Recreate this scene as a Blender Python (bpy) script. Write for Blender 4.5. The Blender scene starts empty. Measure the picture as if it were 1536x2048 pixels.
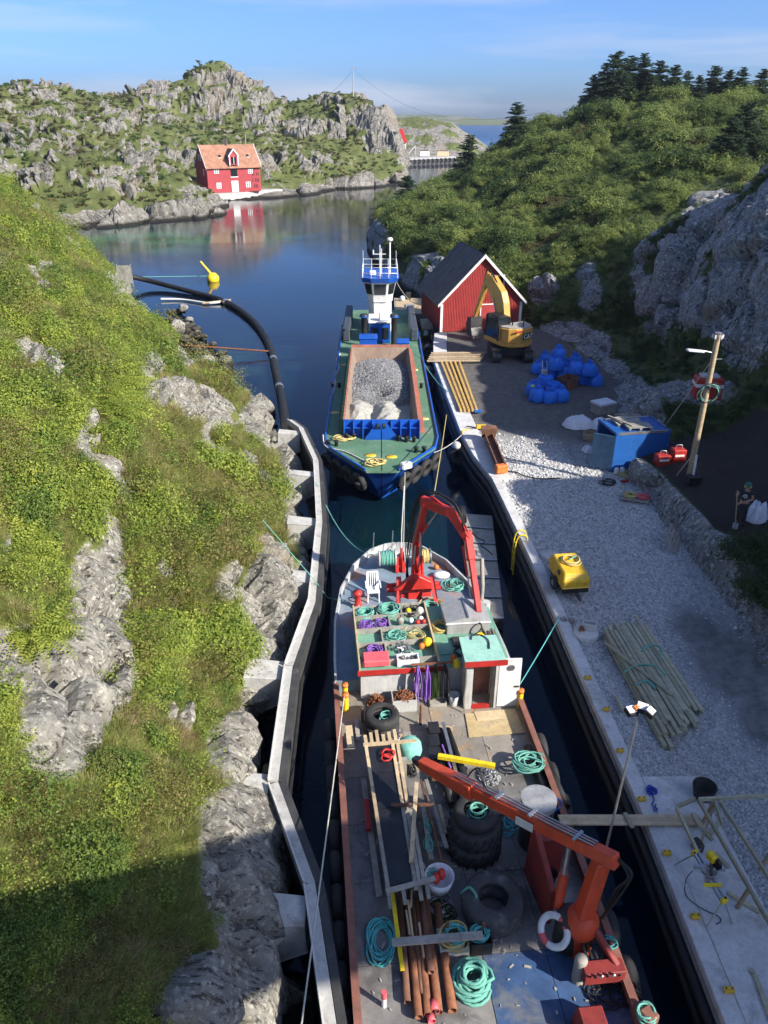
import bpy, bmesh, math, random
import numpy as np
from mathutils import Vector, Matrix, Euler, noise as mnoise

# ------------------------------------------------------------------ camera, sky, sun, exposure
scene = bpy.context.scene
C = scene.collection
H, F, PIT = 17.0, 1538.0, math.radians(27.2)
cam_d = bpy.data.cameras.new('camera')
cam = bpy.data.objects.new('camera', cam_d); C.objects.link(cam)
cam.location = (0, 0, H); cam.rotation_euler = (math.pi/2 - PIT, 0, 0)
cam_d.sensor_fit = 'VERTICAL'; cam_d.sensor_height = 36; cam_d.lens = F/2048*36
cam_d.clip_start = 0.1; cam_d.clip_end = 20000
scene.camera = cam
scene.render.resolution_x = 768; scene.render.resolution_y = 1024

SUN_AZ, SUN_EL = math.radians(33), math.radians(32)      # azimuth measured from +X towards -Y
sdir = Vector((math.cos(SUN_EL)*math.cos(SUN_AZ), -math.cos(SUN_EL)*math.sin(SUN_AZ), math.sin(SUN_EL)))
world = bpy.data.worlds.new('World'); scene.world = world; world.use_nodes = True
wn, wl = world.node_tree.nodes, world.node_tree.links
wn.clear()
w_out = wn.new('ShaderNodeOutputWorld'); w_bg = wn.new('ShaderNodeBackground')
sky = wn.new('ShaderNodeTexSky'); sky.sky_type = 'NISHITA'; sky.sun_disc = False
sky.sun_elevation = SUN_EL
sky.sun_rotation = math.atan2(sdir.x, sdir.y)
sky.air_density = 0.58; sky.dust_density = 1.75; sky.ozone_density = 9.0; sky.altitude = 0
w_bg.inputs['Strength'].default_value = 0.11
# thin cirrus streaks drifting over the blue
tc = wn.new('ShaderNodeTexCoord'); mp = wn.new('ShaderNodeMapping'); mp.inputs['Scale'].default_value = (1.6, 2.2, 17)
mp.inputs['Rotation'].default_value = (0.0, 0.09, 0.3)
nz = wn.new('ShaderNodeTexNoise'); nz.inputs['Scale'].default_value = 1.35; nz.inputs['Detail'].default_value = 6; nz.inputs['Roughness'].default_value = 0.5
rp = wn.new('ShaderNodeValToRGB'); rp.color_ramp.elements[0].position = 0.52; rp.color_ramp.elements[1].position = 0.72
rp.color_ramp.elements[0].color = (0, 0, 0, 1); rp.color_ramp.elements[1].color = (0.6, 0.6, 0.6, 1)
mx = wn.new('ShaderNodeMix'); mx.data_type = 'RGBA'
tn = wn.new('ShaderNodeMix'); tn.data_type = 'RGBA'; tn.blend_type = 'MULTIPLY'; tn.inputs['Factor'].default_value = 1; tn.inputs['B'].default_value = (1.0, 1.0, 1.0, 1)
hs = wn.new('ShaderNodeHueSaturation'); hs.inputs['Saturation'].default_value = 1.0
wl.new(tc.outputs['Generated'], mp.inputs['Vector']); wl.new(mp.outputs[0], nz.inputs['Vector'])
wl.new(nz.outputs['Fac'], rp.inputs['Fac']); wl.new(rp.outputs['Color'], mx.inputs['Factor'])
wl.new(sky.outputs[0], hs.inputs['Color']); wl.new(hs.outputs['Color'], tn.inputs['A']); wl.new(tn.outputs['Result'], mx.inputs['A']); mx.inputs['B'].default_value = (3.1, 3.3, 4.0, 1)
wl.new(mx.outputs['Result'], w_bg.inputs['Color']); wl.new(w_bg.outputs[0], w_out.inputs['Surface'])

sun_d = bpy.data.lights.new('sun', 'SUN'); sun_d.energy = 4.0; sun_d.angle = math.radians(0.55); sun_d.color = (1.0, 0.93, 0.82)
sun = bpy.data.objects.new('sun', sun_d); C.objects.link(sun)
sun.location = (60, -40, 60); sun.rotation_euler = sdir.to_track_quat('Z', 'Y').to_euler()
scene.view_settings.view_transform = 'Standard'; scene.view_settings.look = 'None'
cy = scene.cycles; cy.max_bounces = 5; cy.diffuse_bounces = 3; cy.glossy_bounces = 3; cy.transmission_bounces = 2; cy.volume_bounces = 0; cy.caustics_reflective = False; cy.caustics_refractive = False; cy.use_light_tree = False; cy.use_adaptive_sampling = True; cy.adaptive_threshold = 0.02; cy.use_denoising = True
scene.view_settings.exposure = 1.1; scene.view_settings.gamma = 1.0

# ------------------------------------------------------------------ pixel <-> place helpers (photo pixels, 1536 x 2048)
cp, sp = math.cos(PIT), math.sin(PIT)
def ray(x, y):
    r = (x-768)/F; d = (y-1024)/F
    return Vector((r, cp-d*sp, -(sp+d*cp)))
def P(x, y, z):
    a = ray(x, y); t = (z-H)/a.z
    return Vector((a.x*t, a.y*t, z))
def PY(x, y, Y):
    a = ray(x, y); t = Y/a.y
    return Vector((a.x*t, Y, H+a.z*t))
def proj(X, Y, Z):
    z = Z-H; zc = np.maximum(Y*cp-z*sp, 0.5)
    return 768+F*X/zc, 1024-F*(Y*sp+z*cp)/zc

# ------------------------------------------------------------------ numpy gradient noise
def _hash(ix, iy, iz, seed):
    h = (ix*374761393 + iy*668265263 + iz*2147483647 + seed*1274126177) & 0xffffffff
    h = ((h ^ (h >> 13))*1274126177) & 0xffffffff
    return (h ^ (h >> 16)) & 0xffffffff
def pnoise(x, y, z=None, seed=0):
    x = np.asarray(x, float); y = np.asarray(y, float)
    z = np.zeros_like(x) if z is None else np.asarray(z, float)
    ix, iy, iz = np.floor(x).astype(np.int64), np.floor(y).astype(np.int64), np.floor(z).astype(np.int64)
    fx, fy, fz = x-ix, y-iy, z-iz
    u, v, w = [f*f*f*(f*(f*6-15)+10) for f in (fx, fy, fz)]
    r = 0
    for a in (0, 1):
        for b in (0, 1):
            for c in (0, 1):
                h = _hash(ix+a, iy+b, iz+c, seed)
                g1 = (h & 1023)/511.5-1; g2 = ((h >> 10) & 1023)/511.5-1; g3 = ((h >> 20) & 1023)/511.5-1
                d = g1*(fx-a)+g2*(fy-b)+g3*(fz-c)
                r = r + d*(u if a else 1-u)*(v if b else 1-v)*(w if c else 1-w)
    return r*1.3
def fbm(x, y, z=None, octv=4, seed=0, lac=2.05, gain=0.5, ridge=False):
    a, s, t = 1.0, 0, 0
    for i in range(octv):
        n = pnoise(x*lac**i, y*lac**i, None if z is None else z*lac**i, seed+i*17)
        if ridge: n = 1-2*np.abs(n)
        s = s+a*n; t += a; a *= gain
    return s/t

def facets(x, y, z, seed=0):
    """broken-rock relief: every Voronoi cell is a tilted plane with its own height"""
    x, y, z = [np.asarray(a, float) for a in (x, y, z)]; ix, iy, iz = [np.floor(a).astype(np.int64) for a in (x, y, z)]
    best = np.full(x.shape, 1e9); h = np.zeros(x.shape); sec = np.full(x.shape, 1e9)
    for a in (-1, 0, 1):
        for b in (-1, 0, 1):
            for c in (-1, 0, 1):
                k = _hash(ix+a, iy+b, iz+c, seed); k2 = _hash(ix+a, iy+b, iz+c, seed+91)
                px = ix+a+(k & 1023)/1023; py = iy+b+((k >> 10) & 1023)/1023; pz = iz+c+((k >> 20) & 1023)/1023
                d = (x-px)**2+(y-py)**2+(z-pz)**2; m = d < best
                hh = ((k2 >> 20) & 1023)/1023-.5+((k2 & 1023)/1023-.5)*1.5*(x-px)+(((k2 >> 10) & 1023)/1023-.5)*1.5*(y-py)+(((k2 >> 5) & 1023)/1023-.5)*1.5*(z-pz)
                sec = np.where(m, best, np.minimum(sec, d)); h = np.where(m, hh, h); best = np.where(m, d, best)
    edge = np.sqrt(sec)-np.sqrt(best)
    return h-0.45*np.exp(-(edge/0.05)**2)

# ------------------------------------------------------------------ materials
M = {}
def new_mat(name):
    m = bpy.data.materials.new(name); m.use_nodes = True
    M[name] = m
    nt = m.node_tree
    return m, nt, nt.nodes['Principled BSDF'], nt.nodes['Material Output']
def rgb(c): return (c[0], c[1], c[2], 1.0)
def noise_node(nt, scale, detail=4, rough=0.55, vec=None, dist=0.0):
    n = nt.nodes.new('ShaderNodeTexNoise'); n.inputs['Scale'].default_value = scale
    n.inputs['Detail'].default_value = detail; n.inputs['Roughness'].default_value = rough
    n.inputs['Distortion'].default_value = dist
    if vec is not None: nt.links.new(vec, n.inputs['Vector'])
    return n.outputs['Fac']
def ramp(nt, fac, stops):
    r = nt.nodes.new('ShaderNodeValToRGB'); e = r.color_ramp.elements
    while len(e) < len(stops): e.new(0.5)
    for el, (p, c) in zip(e, stops):
        el.position = p; el.color = rgb(c) if len(c) == 3 else c
    nt.links.new(fac, r.inputs['Fac']); return r.outputs['Color']
def mixc(nt, fac, a, b, mode='MIX'):
    m = nt.nodes.new('ShaderNodeMix'); m.data_type = 'RGBA'; m.blend_type = mode
    for k, v in (('Factor', fac), ('A', a), ('B', b)):
        if isinstance(v, (int, float)): m.inputs[k].default_value = v
        elif isinstance(v, tuple): m.inputs[k].default_value = rgb(v)
        else: nt.links.new(v, m.inputs[k])
    return m.outputs['Result']
def math_node(nt, op, a, b=None, clamp=False):
    m = nt.nodes.new('ShaderNodeMath'); m.operation = op; m.use_clamp = clamp
    for i, v in enumerate((a, b)):
        if v is None: continue
        if isinstance(v, (int, float)): m.inputs[i].default_value = v
        else: nt.links.new(v, m.inputs[i])
    return m.outputs[0]
def bump(nt, bsdf, fac, strength, dist=0.02, prev=None):
    b = nt.nodes.new('ShaderNodeBump'); b.inputs['Strength'].default_value = strength; b.inputs['Distance'].default_value = dist
    nt.links.new(fac, b.inputs['Height'])
    if prev is not None: nt.links.new(prev, b.inputs['Normal'])
    if bsdf is not None: nt.links.new(b.outputs[0], bsdf.inputs['Normal'])
    return b.outputs[0]
def coords(nt, kind='Object', scale=None):
    t = nt.nodes.new('ShaderNodeTexCoord'); o = t.outputs[kind]
    if scale is not None:
        m = nt.nodes.new('ShaderNodeMapping'); m.inputs['Scale'].default_value = scale
        nt.links.new(o, m.inputs['Vector']); o = m.outputs[0]
    return o
def mat(name, col, rough=0.6, metal=0.0, var=0.25, scale=3.0, dirt=None, dirt_amt=0.5, dirt_scale=2.0, bmp=0.15, bscale=40.0, stretch=None, rnd=0.0, spec=0.4, wear=0.45):
    """painted / worn surface: base colour with soft variation, patches of dirt or rust, fine relief"""
    m, nt, b, out = new_mat(name)
    v = coords(nt, 'Object', stretch)
    n = noise_node(nt, scale, 5, 0.6, v)
    lo = tuple(max(0, c*(1-var)) for c in col); hi = tuple(min(1, c*(1+var)) for c in col)
    c = ramp(nt, n, [(0.3, lo), (0.7, hi)])
    if dirt is not None:
        d = noise_node(nt, dirt_scale, 8, 0.68, v, 0.4)
        p = 0.72-0.42*dirt_amt
        f = ramp(nt, d, [(p, (0, 0, 0)), (min(1, p+0.13), (1, 1, 1))])
        c = mixc(nt, f, c, dirt)
    if wear:                                     # runs of grime down the faces and fine speckle
        wv = coords(nt, 'Object', (7, 7, 0.9)); ws = ramp(nt, noise_node(nt, 1.3, 6, 0.7, wv), [(0.46, (0, 0, 0)), (0.72, (wear,)*3)])
        c = mixc(nt, ws, c, tuple(q*0.42+0.012 for q in col))
        c = mixc(nt, ramp(nt, noise_node(nt, 26, 4, 0.75, v), [(0.56, (0, 0, 0)), (0.68, (wear*0.8,)*3)]), c, tuple(min(1, q*0.55+0.06) for q in col))
    if rnd:
        oi = nt.nodes.new('ShaderNodeObjectInfo')
        h = nt.nodes.new('ShaderNodeHueSaturation')
        nt.links.new(math_node(nt, 'ADD', math_node(nt, 'MULTIPLY', oi.outputs['Random'], 2*rnd), 1-rnd), h.inputs['Value'])
        nt.links.new(c, h.inputs['Color']); c = h.outputs['Color']
    nt.links.new(c, b.inputs['Base Color'])
    b.inputs['Metallic'].default_value = metal
    rr = ramp(nt, n, [(0.2, (max(0, rough-0.12),)*3), (0.8, (min(1, rough+0.12),)*3)])
    nt.links.new(rr, b.inputs['Roughness']); b.inputs['Specular IOR Level'].default_value = spec
    if bmp:
        bump(nt, b, noise_node(nt, bscale, 5, 0.6, v), bmp, 0.02)
    return m

# ------------------------------------------------------------------ mesh builder
class MB:
    def __init__(s): s.v = []; s.f = []; s.sm = []
    def add(s, vs, fs, smooth=False):
        o = len(s.v); s.v += [tuple(v) for v in vs]
        for f in fs: s.f.append(tuple(i+o for i in f)); s.sm.append(smooth)
        return s
    def box(s, c, size, rz=0, rx=0, ry=0, taper=1.0):
        hx, hy, hz = [q/2 for q in size]; R = Euler((rx, ry, rz)).to_matrix(); c = Vector(c)
        vs = []
        for z in (-1, 1):
            k = taper if z > 0 else 1.0
            for x, y in ((-1, -1), (1, -1), (1, 1), (-1, 1)):
                vs.append(c+R@Vector((x*hx*k, y*hy*k, z*hz)))
        return s.add(vs, [(3, 2, 1, 0), (4, 5, 6, 7), (0, 1, 5, 4), (1, 2, 6, 5), (2, 3, 7, 6), (3, 0, 4, 7)])
    def beam(s, a, b, w, h, up=(0, 0, 1), w2=None, h2=None):
        a, b = Vector(a), Vector(b); d = (b-a).normalized(); up = Vector(up)
        if abs(d.dot(up)) > 0.99: up = Vector((0, 1, 0))
        x = d.cross(up).normalized(); u = x.cross(d)
        w2 = w if w2 is None else w2; h2 = h if h2 is None else h2
        vs = []
        for p, ww, hh in ((a, w, h), (b, w2, h2)):
            for i, j in ((-1, -1), (1, -1), (1, 1), (-1, 1)): vs.append(p+x*i*ww/2+u*j*hh/2)
        return s.add(vs, [(0, 1, 2, 3), (7, 6, 5, 4), (1, 0, 4, 5), (2, 1, 5, 6), (3, 2, 6, 7), (0, 3, 7, 4)])
    def cyl(s, a, b, r, r2=None, n=12, caps=True, smooth=True):
        a, b = Vector(a), Vector(b); d = (b-a).normalized()
        q = d.to_track_quat('Z', 'Y'); r2 = r if r2 is None else r2
        vs = []
        for p, rr in ((a, r), (b, r2)):
            for i in range(n):
                t = 2*math.pi*i/n; vs.append(p+q@Vector((rr*math.cos(t), rr*math.sin(t), 0)))
        s.add(vs, [(i, (i+1) % n, n+(i+1) % n, n+i) for i in range(n)], smooth)
        if caps: s.add(vs[:n][::-1], [tuple(range(n))]); s.add(vs[n:], [tuple(range(n))])
        return s
    def pipe(s, a, b, r, th=0.15, n=12):
        """hollow pipe: open ends with a dark bore one can look into"""
        a, b = Vector(a), Vector(b); d = (b-a).normalized(); q = d.to_track_quat('Z', 'Y'); ri = r*(1-th)
        rings = [(a, r), (b, r), (b, ri), (b-d*min(0.5, (b-a).length/3), ri), (a+d*min(0.5, (b-a).length/3), ri), (a, ri)]
        vs = []
        for p, rr in rings:
            for i in range(n):
                t = 2*math.pi*i/n; vs.append(p+q@Vector((rr*math.cos(t), rr*math.sin(t), 0)))
        fs = []
        for k in (0, 1, 2, 4, 5):
            k2 = (k+1) % 6
            for i in range(n): fs.append((k*n+i, k*n+(i+1) % n, k2*n+(i+1) % n, k2*n+i))
        s.add(vs, fs, True); s.add(vs[3*n:4*n], [tuple(range(n))]); s.add(vs[4*n:5*n], [tuple(range(n))])
        return s
    def tube(s, pts, r, n=6, closed=False, caps=True, taper=None):
        pts = [Vector(p) for p in pts]; m = len(pts)
        if m < 2: return s
        vs = []; prev = None
        for i, p in enumerate(pts):
            if closed: t = pts[(i+1) % m]-pts[i-1]
            else: t = pts[min(i+1, m-1)]-pts[max(i-1, 0)]
            if t.length < 1e-9: t = Vector((0, 0, 1))
            t.normalize()
            if prev is None:
                a = Vector((0, 0, 1)) if abs(t.z) < 0.9 else Vector((1, 0, 0))
                x = t.cross(a).normalized()
            else:
                x = prev-t*prev.dot(t)
                if x.length < 1e-6: x = t.orthogonal()
                x.normalize()
            prev = x; y = t.cross(x)
            rr = r if taper is None else r*(1+(taper-1)*i/(m-1))
            for k in range(n):
                g = 2*math.pi*k/n; vs.append(p+x*rr*math.cos(g)+y*rr*math.sin(g))
        fs = []
        for i in range(m if closed else m-1):
            j = (i+1) % m
            for k in range(n): fs.append((i*n+k, i*n+(k+1) % n, j*n+(k+1) % n, j*n+k))
        s.add(vs, fs, True)
        if caps and not closed: s.add(vs[:n][::-1], [tuple(range(n))]); s.add(vs[-n:], [tuple(range(n))])
        return s
    def torus(s, c, axis, R, r, nu=28, nv=10, sq=1.0, flat=1.0):
        """ring; flat scales the section along the axis, sq < 1 makes it boxier"""
        q = Vector(axis).normalized().to_track_quat('Z', 'Y'); c = Vector(c); vs = []
        for i in range(nu):
            t = 2*math.pi*i/nu
            for j in range(nv):
                g = 2*math.pi*j/nv; cg, sg = math.cos(g), math.sin(g)
                if sq < 1: cg, sg = math.copysign(abs(cg)**sq, cg), math.copysign(abs(sg)**sq, sg)
                rad = R+r*cg
                vs.append(c+q@Vector((rad*math.cos(t), rad*math.sin(t), r*flat*sg)))
        return s.add(vs, [(i*nv+j, ((i+1) % nu)*nv+j, ((i+1) % nu)*nv+(j+1) % nv, i*nv+(j+1) % nv) for i in range(nu) for j in range(nv)], True)
    def lathe(s, prof, c, axis=(0, 0, 1), n=20, smooth=True):
        q = Vector(axis).normalized().to_track_quat('Z', 'Y'); c = Vector(c); m = len(prof); vs = []
        for r, z in prof:
            for i in range(n):
                t = 2*math.pi*i/n; vs.append(c+q@Vector((r*math.cos(t), r*math.sin(t), z)))
        return s.add(vs, [(k*n+i, k*n+(i+1) % n, (k+1)*n+(i+1) % n, (k+1)*n+i) for k in range(m-1) for i in range(n)], smooth)
    def prism(s, poly, z0, z1):
        """vertical prism over an xy polygon (counter-clockwise)"""
        n = len(poly); z0 = z0 if isinstance(z0, (list, tuple)) else [z0]*n; z1 = z1 if isinstance(z1, (list, tuple)) else [z1]*n
        vs = [(p[0], p[1], z) for p, z in zip(poly, z0)]+[(p[0], p[1], z) for p, z in zip(poly, z1)]
        return s.add(vs, [tuple(range(n))[::-1], tuple(range(n, 2*n))]+[(i, (i+1) % n, n+(i+1) % n, n+i) for i in range(n)])
    def extrude(s, poly, d):
        """any planar 3D polygon pushed along vector d"""
        n = len(poly); d = Vector(d); a = [Vector(p) for p in poly]; vs = a+[p+d for p in a]
        return s.add(vs, [tuple(range(n))[::-1], tuple(range(n, 2*n))]+[(i, (i+1) % n, n+(i+1) % n, n+i) for i in range(n)])
    def loft(s, rings, caps=True, smooth=False, closed=True):
        n = len(rings[0]); vs = [p for r in rings for p in r]; fs = []
        for k in range(len(rings)-1):
            for i in range(n if closed else n-1): fs.append((k*n+i, k*n+(i+1) % n, (k+1)*n+(i+1) % n, (k+1)*n+i))
        s.add(vs, fs, smooth)
        if caps: s.add(rings[0], [tuple(range(n))]); s.add(rings[-1], [tuple(range(n))])
        return s
    def ball(s, c, r, n=10, sq=(1, 1, 1), R=None):
        vs = []; c = Vector(c); m = n
        for i in range(n+1):
            a = math.pi*i/n
            for j in range(2*m):
                b = math.pi*j/m; p = Vector((r*sq[0]*math.sin(a)*math.cos(b), r*sq[1]*math.sin(a)*math.sin(b), r*sq[2]*math.cos(a)))
                vs.append(c+(R@p if R else p))
        k = 2*m
        return s.add(vs, [(i*k+j, (i+1)*k+j, (i+1)*k+(j+1) % k, i*k+(j+1) % k) for i in range(n) for j in range(k)], True)
    def mesh(s, name):
        me = bpy.data.meshes.new(name); me.from_pydata(s.v, [], s.f)
        if any(s.sm): me.polygons.foreach_set('use_smooth', s.sm)
        me.update(); return me
    def build(s, name, material, parent=None, bevel=0.0, recalc=True):
        """links the shape as ONE mesh object; vertices are world coordinates and move into the parent's frame"""
        if parent is not None and parent.name in XF:
            inv = XF[parent.name].inverted(); s.v = [tuple(inv@Vector(v)) for v in s.v]
        me = s.mesh(name)
        if recalc or bevel:
            bm = bmesh.new(); bm.from_mesh(me)
            bmesh.ops.recalc_face_normals(bm, faces=bm.faces)
            if bevel:
                bmesh.ops.remove_doubles(bm, verts=bm.verts, dist=1e-5)
                ed = [e for e in bm.edges if len(e.link_faces) == 2 and e.calc_face_angle(0) > 0.6]
                bmesh.ops.bevel(bm, geom=ed, offset=bevel, segments=1, affect='EDGES', clamp_overlap=True)
            bm.to_mesh(me); bm.free()
        o = bpy.data.objects.new(name, me); C.objects.link(o)
        if isinstance(material, str): material = M[material]
        me.materials.append(material)
        if parent is not None:
            o.parent = parent
            if parent.name in XF: XF[o.name] = XF[parent.name].copy()
        return o
XF = {}
def tag(o, label=None, cat=None, group=None, kind=None):
    if label: o['label'] = label
    if cat: o['category'] = cat
    if group: o['group'] = group
    if kind: o['kind'] = kind
    return o
def thing(name, label, cat, loc, rz=0, group=None):
    o = bpy.data.objects.new(name, None); C.objects.link(o); o.empty_display_size = 0.2
    o.location = loc; o.rotation_euler = (0, 0, rz)
    XF[o.name] = Matrix.Translation(Vector(loc)) @ Matrix.Rotation(rz, 4, 'Z')
    return tag(o, label, cat, group)
def copy_tree(o, parent=None, loc=None, rot=None, scale=None):
    c = o.copy(); C.objects.link(c)
    if parent is not None: c.parent = parent
    for ch in list(o.children): copy_tree(ch, c)
    if loc is not None: c.location = loc
    if rot is not None: c.rotation_euler = rot
    if scale is not None: c.scale = scale
    return c
def struct(o): o['kind'] = 'structure'; return o
def lerp(a, b, t): return a+(b-a)*t
def catmull(pts, n=6, closed=False):
    pts = [Vector(p) for p in pts]; m = len(pts); out = []
    for i in range(m if closed else m-1):
        if closed: p0, p1, p2, p3 = pts[i-1], pts[i], pts[(i+1) % m], pts[(i+2) % m]
        else: p0, p1, p2, p3 = pts[max(i-1, 0)], pts[i], pts[i+1], pts[min(i+2, m-1)]
        for k in range(n):
            t = k/n
            out.append(0.5*((2*p1)+(p2-p0)*t+(2*p0-5*p1+4*p2-p3)*t*t+(3*p1-p0-3*p2+p3)*t**3))
    if not closed: out.append(pts[-1])
    return out
def coil(c, R, turns, r, seed=0, h=0.0, jit=0.12, seg=22, squash=(1, 1)):
    """a loosely heaped rope coil around c"""
    g = random.Random(seed); pts = []; c = Vector(c); ox = oy = 0
    for t in range(turns):
        ox, oy = g.uniform(-jit, jit)*R, g.uniform(-jit, jit)*R; rr = R*g.uniform(0.7, 1.05)
        ph = g.uniform(0, 6.28); zz = r+h*t/max(1, turns-1)
        for k in range(seg):
            a = 2*math.pi*k/seg; q = rr*(1+0.1*math.sin(2*a+ph))
            pts.append(c+Vector(((ox+q*math.cos(a))*squash[0], (oy+q*math.sin(a))*squash[1], zz+0.6*r*math.sin(3*a+ph)+r*g.uniform(-.2, .2))))
    return pts[:-2]

def text_mesh(body, size):
    cu = bpy.data.curves.new('lettering', 'FONT'); cu.body = body; cu.size = size; cu.extrude = 0.006; cu.align_x = 'CENTER'; cu.align_y = 'CENTER'; cu.offset = 0.012*size
    o = bpy.data.objects.new('lettering', cu); C.objects.link(o)
    me = bpy.data.meshes.new_from_object(o.evaluated_get(bpy.context.evaluated_depsgraph_get()))
    bpy.data.objects.remove(o); return me
TXT_CAT = text_mesh('CAT', 0.62)
def lettering(me, material, parent, c, right, up_):
    """flat letters at world point c, reading along 'right'"""
    right, up_ = Vector(right).normalized(), Vector(up_).normalized(); n = right.cross(up_)
    mw = Matrix.Translation(c) @ Matrix((right, up_, n)).transposed().to_4x4()
    o = bpy.data.objects.new('lettering', me.copy()); C.objects.link(o); o.data.materials.clear(); o.data.materials.append(M[material]); o.parent = parent
    o.matrix_local = XF[parent.name].inverted() @ mw; return o
# ------------------------------------------------------------------ ground materials
def rock_mat(name, lo, hi, lich, veg=None, dry=None, scale=1.0, wet=True, vegamt=0.0):
    """grey foliated rock with pale lichen, dark cracks, a dark tide band; 'rock' attribute 0 shows turf instead"""
    m, nt, b, out = new_mat(name)
    v = coords(nt, 'Object')
    mpn = nt.nodes.new('ShaderNodeMapping'); mpn.inputs['Rotation'].default_value = (0.15, 0.3, 0.42); mpn.inputs['Scale'].default_value = (0.7, 2.6, 0.8)
    nt.links.new(v, mpn.inputs['Vector']); vs = mpn.outputs[0]
    n1 = noise_node(nt, 0.7*scale, 7, 0.68, vs, 0.8)
    n2 = noise_node(nt, 3.2*scale, 8, 0.72, vs, 0.3)
    n3 = noise_node(nt, 6.0*scale, 5, 0.7, v)
    c = ramp(nt, n1, [(0.32, lo), (0.66, hi)])
    c = mixc(nt, ramp(nt, n2, [(0.40, (1, 1, 1)), (0.475, (0, 0, 0))]), c, tuple(q*0.30 for q in lo))
    c = mixc(nt, ramp(nt, n3, [(0.53, (0, 0, 0)), (0.62, (1, 1, 1))]), c, lich)
    c = mixc(nt, ramp(nt, noise_node(nt, 0.45*scale, 4, 0.6, v), [(0.55, (0, 0, 0)), (0.72, (0.55,)*3)]), c, (0.22, 0.17, 0.10))
    if veg is not None:
        at = nt.nodes.new('ShaderNodeAttribute'); at.attribute_name = 'rock'
        g = ramp(nt, noise_node(nt, 1.6*scale, 6, 0.65, v), [(0.3, tuple(q*0.6 for q in veg)), (0.55, veg), (0.75, dry)])
        f = math_node(nt, 'ADD', at.outputs['Fac'], math_node(nt, 'MULTIPLY', math_node(nt, 'SUBTRACT', noise_node(nt, 2.4*scale, 6, 0.7, v), 0.5), 1.1))
        f = ramp(nt, f, [(0.44, (0, 0, 0)), (0.56, (1, 1, 1))])
        c = mixc(nt, f, g, c)
    if wet:
        ge = nt.nodes.new('ShaderNodeNewGeometry'); sx = nt.nodes.new('ShaderNodeSeparateXYZ'); nt.links.new(ge.outputs['Position'], sx.inputs[0])
        z = math_node(nt, 'ADD', sx.outputs['Z'], math_node(nt, 'MULTIPLY', n1, 0.5))
        c = mixc(nt, ramp(nt, z, [(0.55, (1, 1, 1)), (0.95, (0, 0, 0))]), c, (0.018, 0.016, 0.011))
    nt.links.new(c, b.inputs['Base Color']); b.inputs['Roughness'].default_value = 0.88; b.inputs['Specular IOR Level'].default_value = 0.25
    p = bump(nt, None, n2, 0.75, 0.12/scale); bump(nt, b, n3, 0.7, 0.06/scale, p)
    return m
rock_mat('left_ground', (0.14, 0.132, 0.115), (0.31, 0.295, 0.255), (0.43, 0.41, 0.35), (0.13, 0.15, 0.04), (0.27, 0.22, 0.10), 1.3)
rock_mat('far_ground', (0.125, 0.118, 0.103), (0.255, 0.24, 0.208), (0.32, 0.30, 0.26), (0.11, 0.13, 0.04), (0.2, 0.18, 0.075), 0.22)
rock_mat('right_ground', (0.15, 0.15, 0.148), (0.32, 0.318, 0.31), (0.52, 0.52, 0.50), (0.07, 0.095, 0.028), (0.17, 0.15, 0.07), 0.9)
rock_mat('boulder_rock', (0.20, 0.19, 0.175), (0.38, 0.36, 0.32), (0.5, 0.48, 0.42), None, None, 2.2)
rock_mat('shore_rock', (0.07, 0.068, 0.06), (0.2, 0.19, 0.17), (0.30, 0.28, 0.22), None, None, 1.8)

def grid_mesh(name, X, Y, Z, attrs, material, smooth=True):
    nr, nc = X.shape
    co = np.stack([X, Y, Z], -1).reshape(-1, 3)
    i = np.arange((nr-1)*(nc-1)); r, c_ = i//(nc-1), i % (nc-1); a = r*nc+c_
    fs = np.stack([a, a+1, a+nc+1, a+nc], -1)
    me = bpy.data.meshes.new(name); me.vertices.add(len(co)); me.vertices.foreach_set('co', co.ravel())
    me.loops.add(fs.size); me.loops.foreach_set('vertex_index', fs.ravel())
    me.polygons.add(len(fs)); me.polygons.foreach_set('loop_start', np.arange(0, fs.size, 4)); me.polygons.foreach_set('loop_total', np.full(len(fs), 4))
    me.update(calc_edges=True)
    me.polygons.foreach_set('use_smooth', (attrs['rock'].ravel()[fs].mean(1) < 0.5) if 'rock' in attrs and name != 'gravel_cargo' else np.full(len(fs), smooth))
    for k, v in attrs.items():
        at = me.attributes.new(k, 'FLOAT', 'POINT'); at.data.foreach_set('value', v.ravel().astype(np.float32))
    me.materials.append(M[material])
    o = bpy.data.objects.new(name, me); C.objects.link(o); struct(o)
    return o
def grid_normals(X, Y, Z):
    G = np.stack([X, Y, Z], -1); du = np.gradient(G, axis=0); dv = np.gradient(G, axis=1)
    n = np.cross(dv, du); n /= np.linalg.norm(n, axis=-1, keepdims=True)+1e-9
    n[n[..., 2] < 0] *= -1
    return n
def stations(Ys, profs, Yq, oq):
    """height z(o, Y) from cross-section profiles at stations along Y (smoothstep between stations)"""
    T = np.stack([np.interp(oq, [p[0] for p in pr], [p[1] for p in pr]) for pr in profs])
    idx = np.clip(np.searchsorted(Ys, Yq)-1, 0, len(Ys)-2)
    t = np.clip((Yq-np.array(Ys)[idx])/(np.array(Ys)[idx+1]-np.array(Ys)[idx]), 0, 1); t = t*t*(3-2*t)
    return T[idx]*(1-t[:, None])+T[idx+1]*t[:, None]
def blobs(px, py, L, soft=0.35):
    m = np.zeros_like(px)
    for cx, cy, rx, ry, ang in L:
        a = math.radians(ang); dx, dy = px-cx, py-cy
        u = (dx*math.cos(a)+dy*math.sin(a))/rx; v = (-dx*math.sin(a)+dy*math.cos(a))/ry
        d = np.sqrt(u*u+v*v)
        m = np.maximum(m, np.clip((1+soft-d)/(2*soft), 0, 1))
    return m
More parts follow.
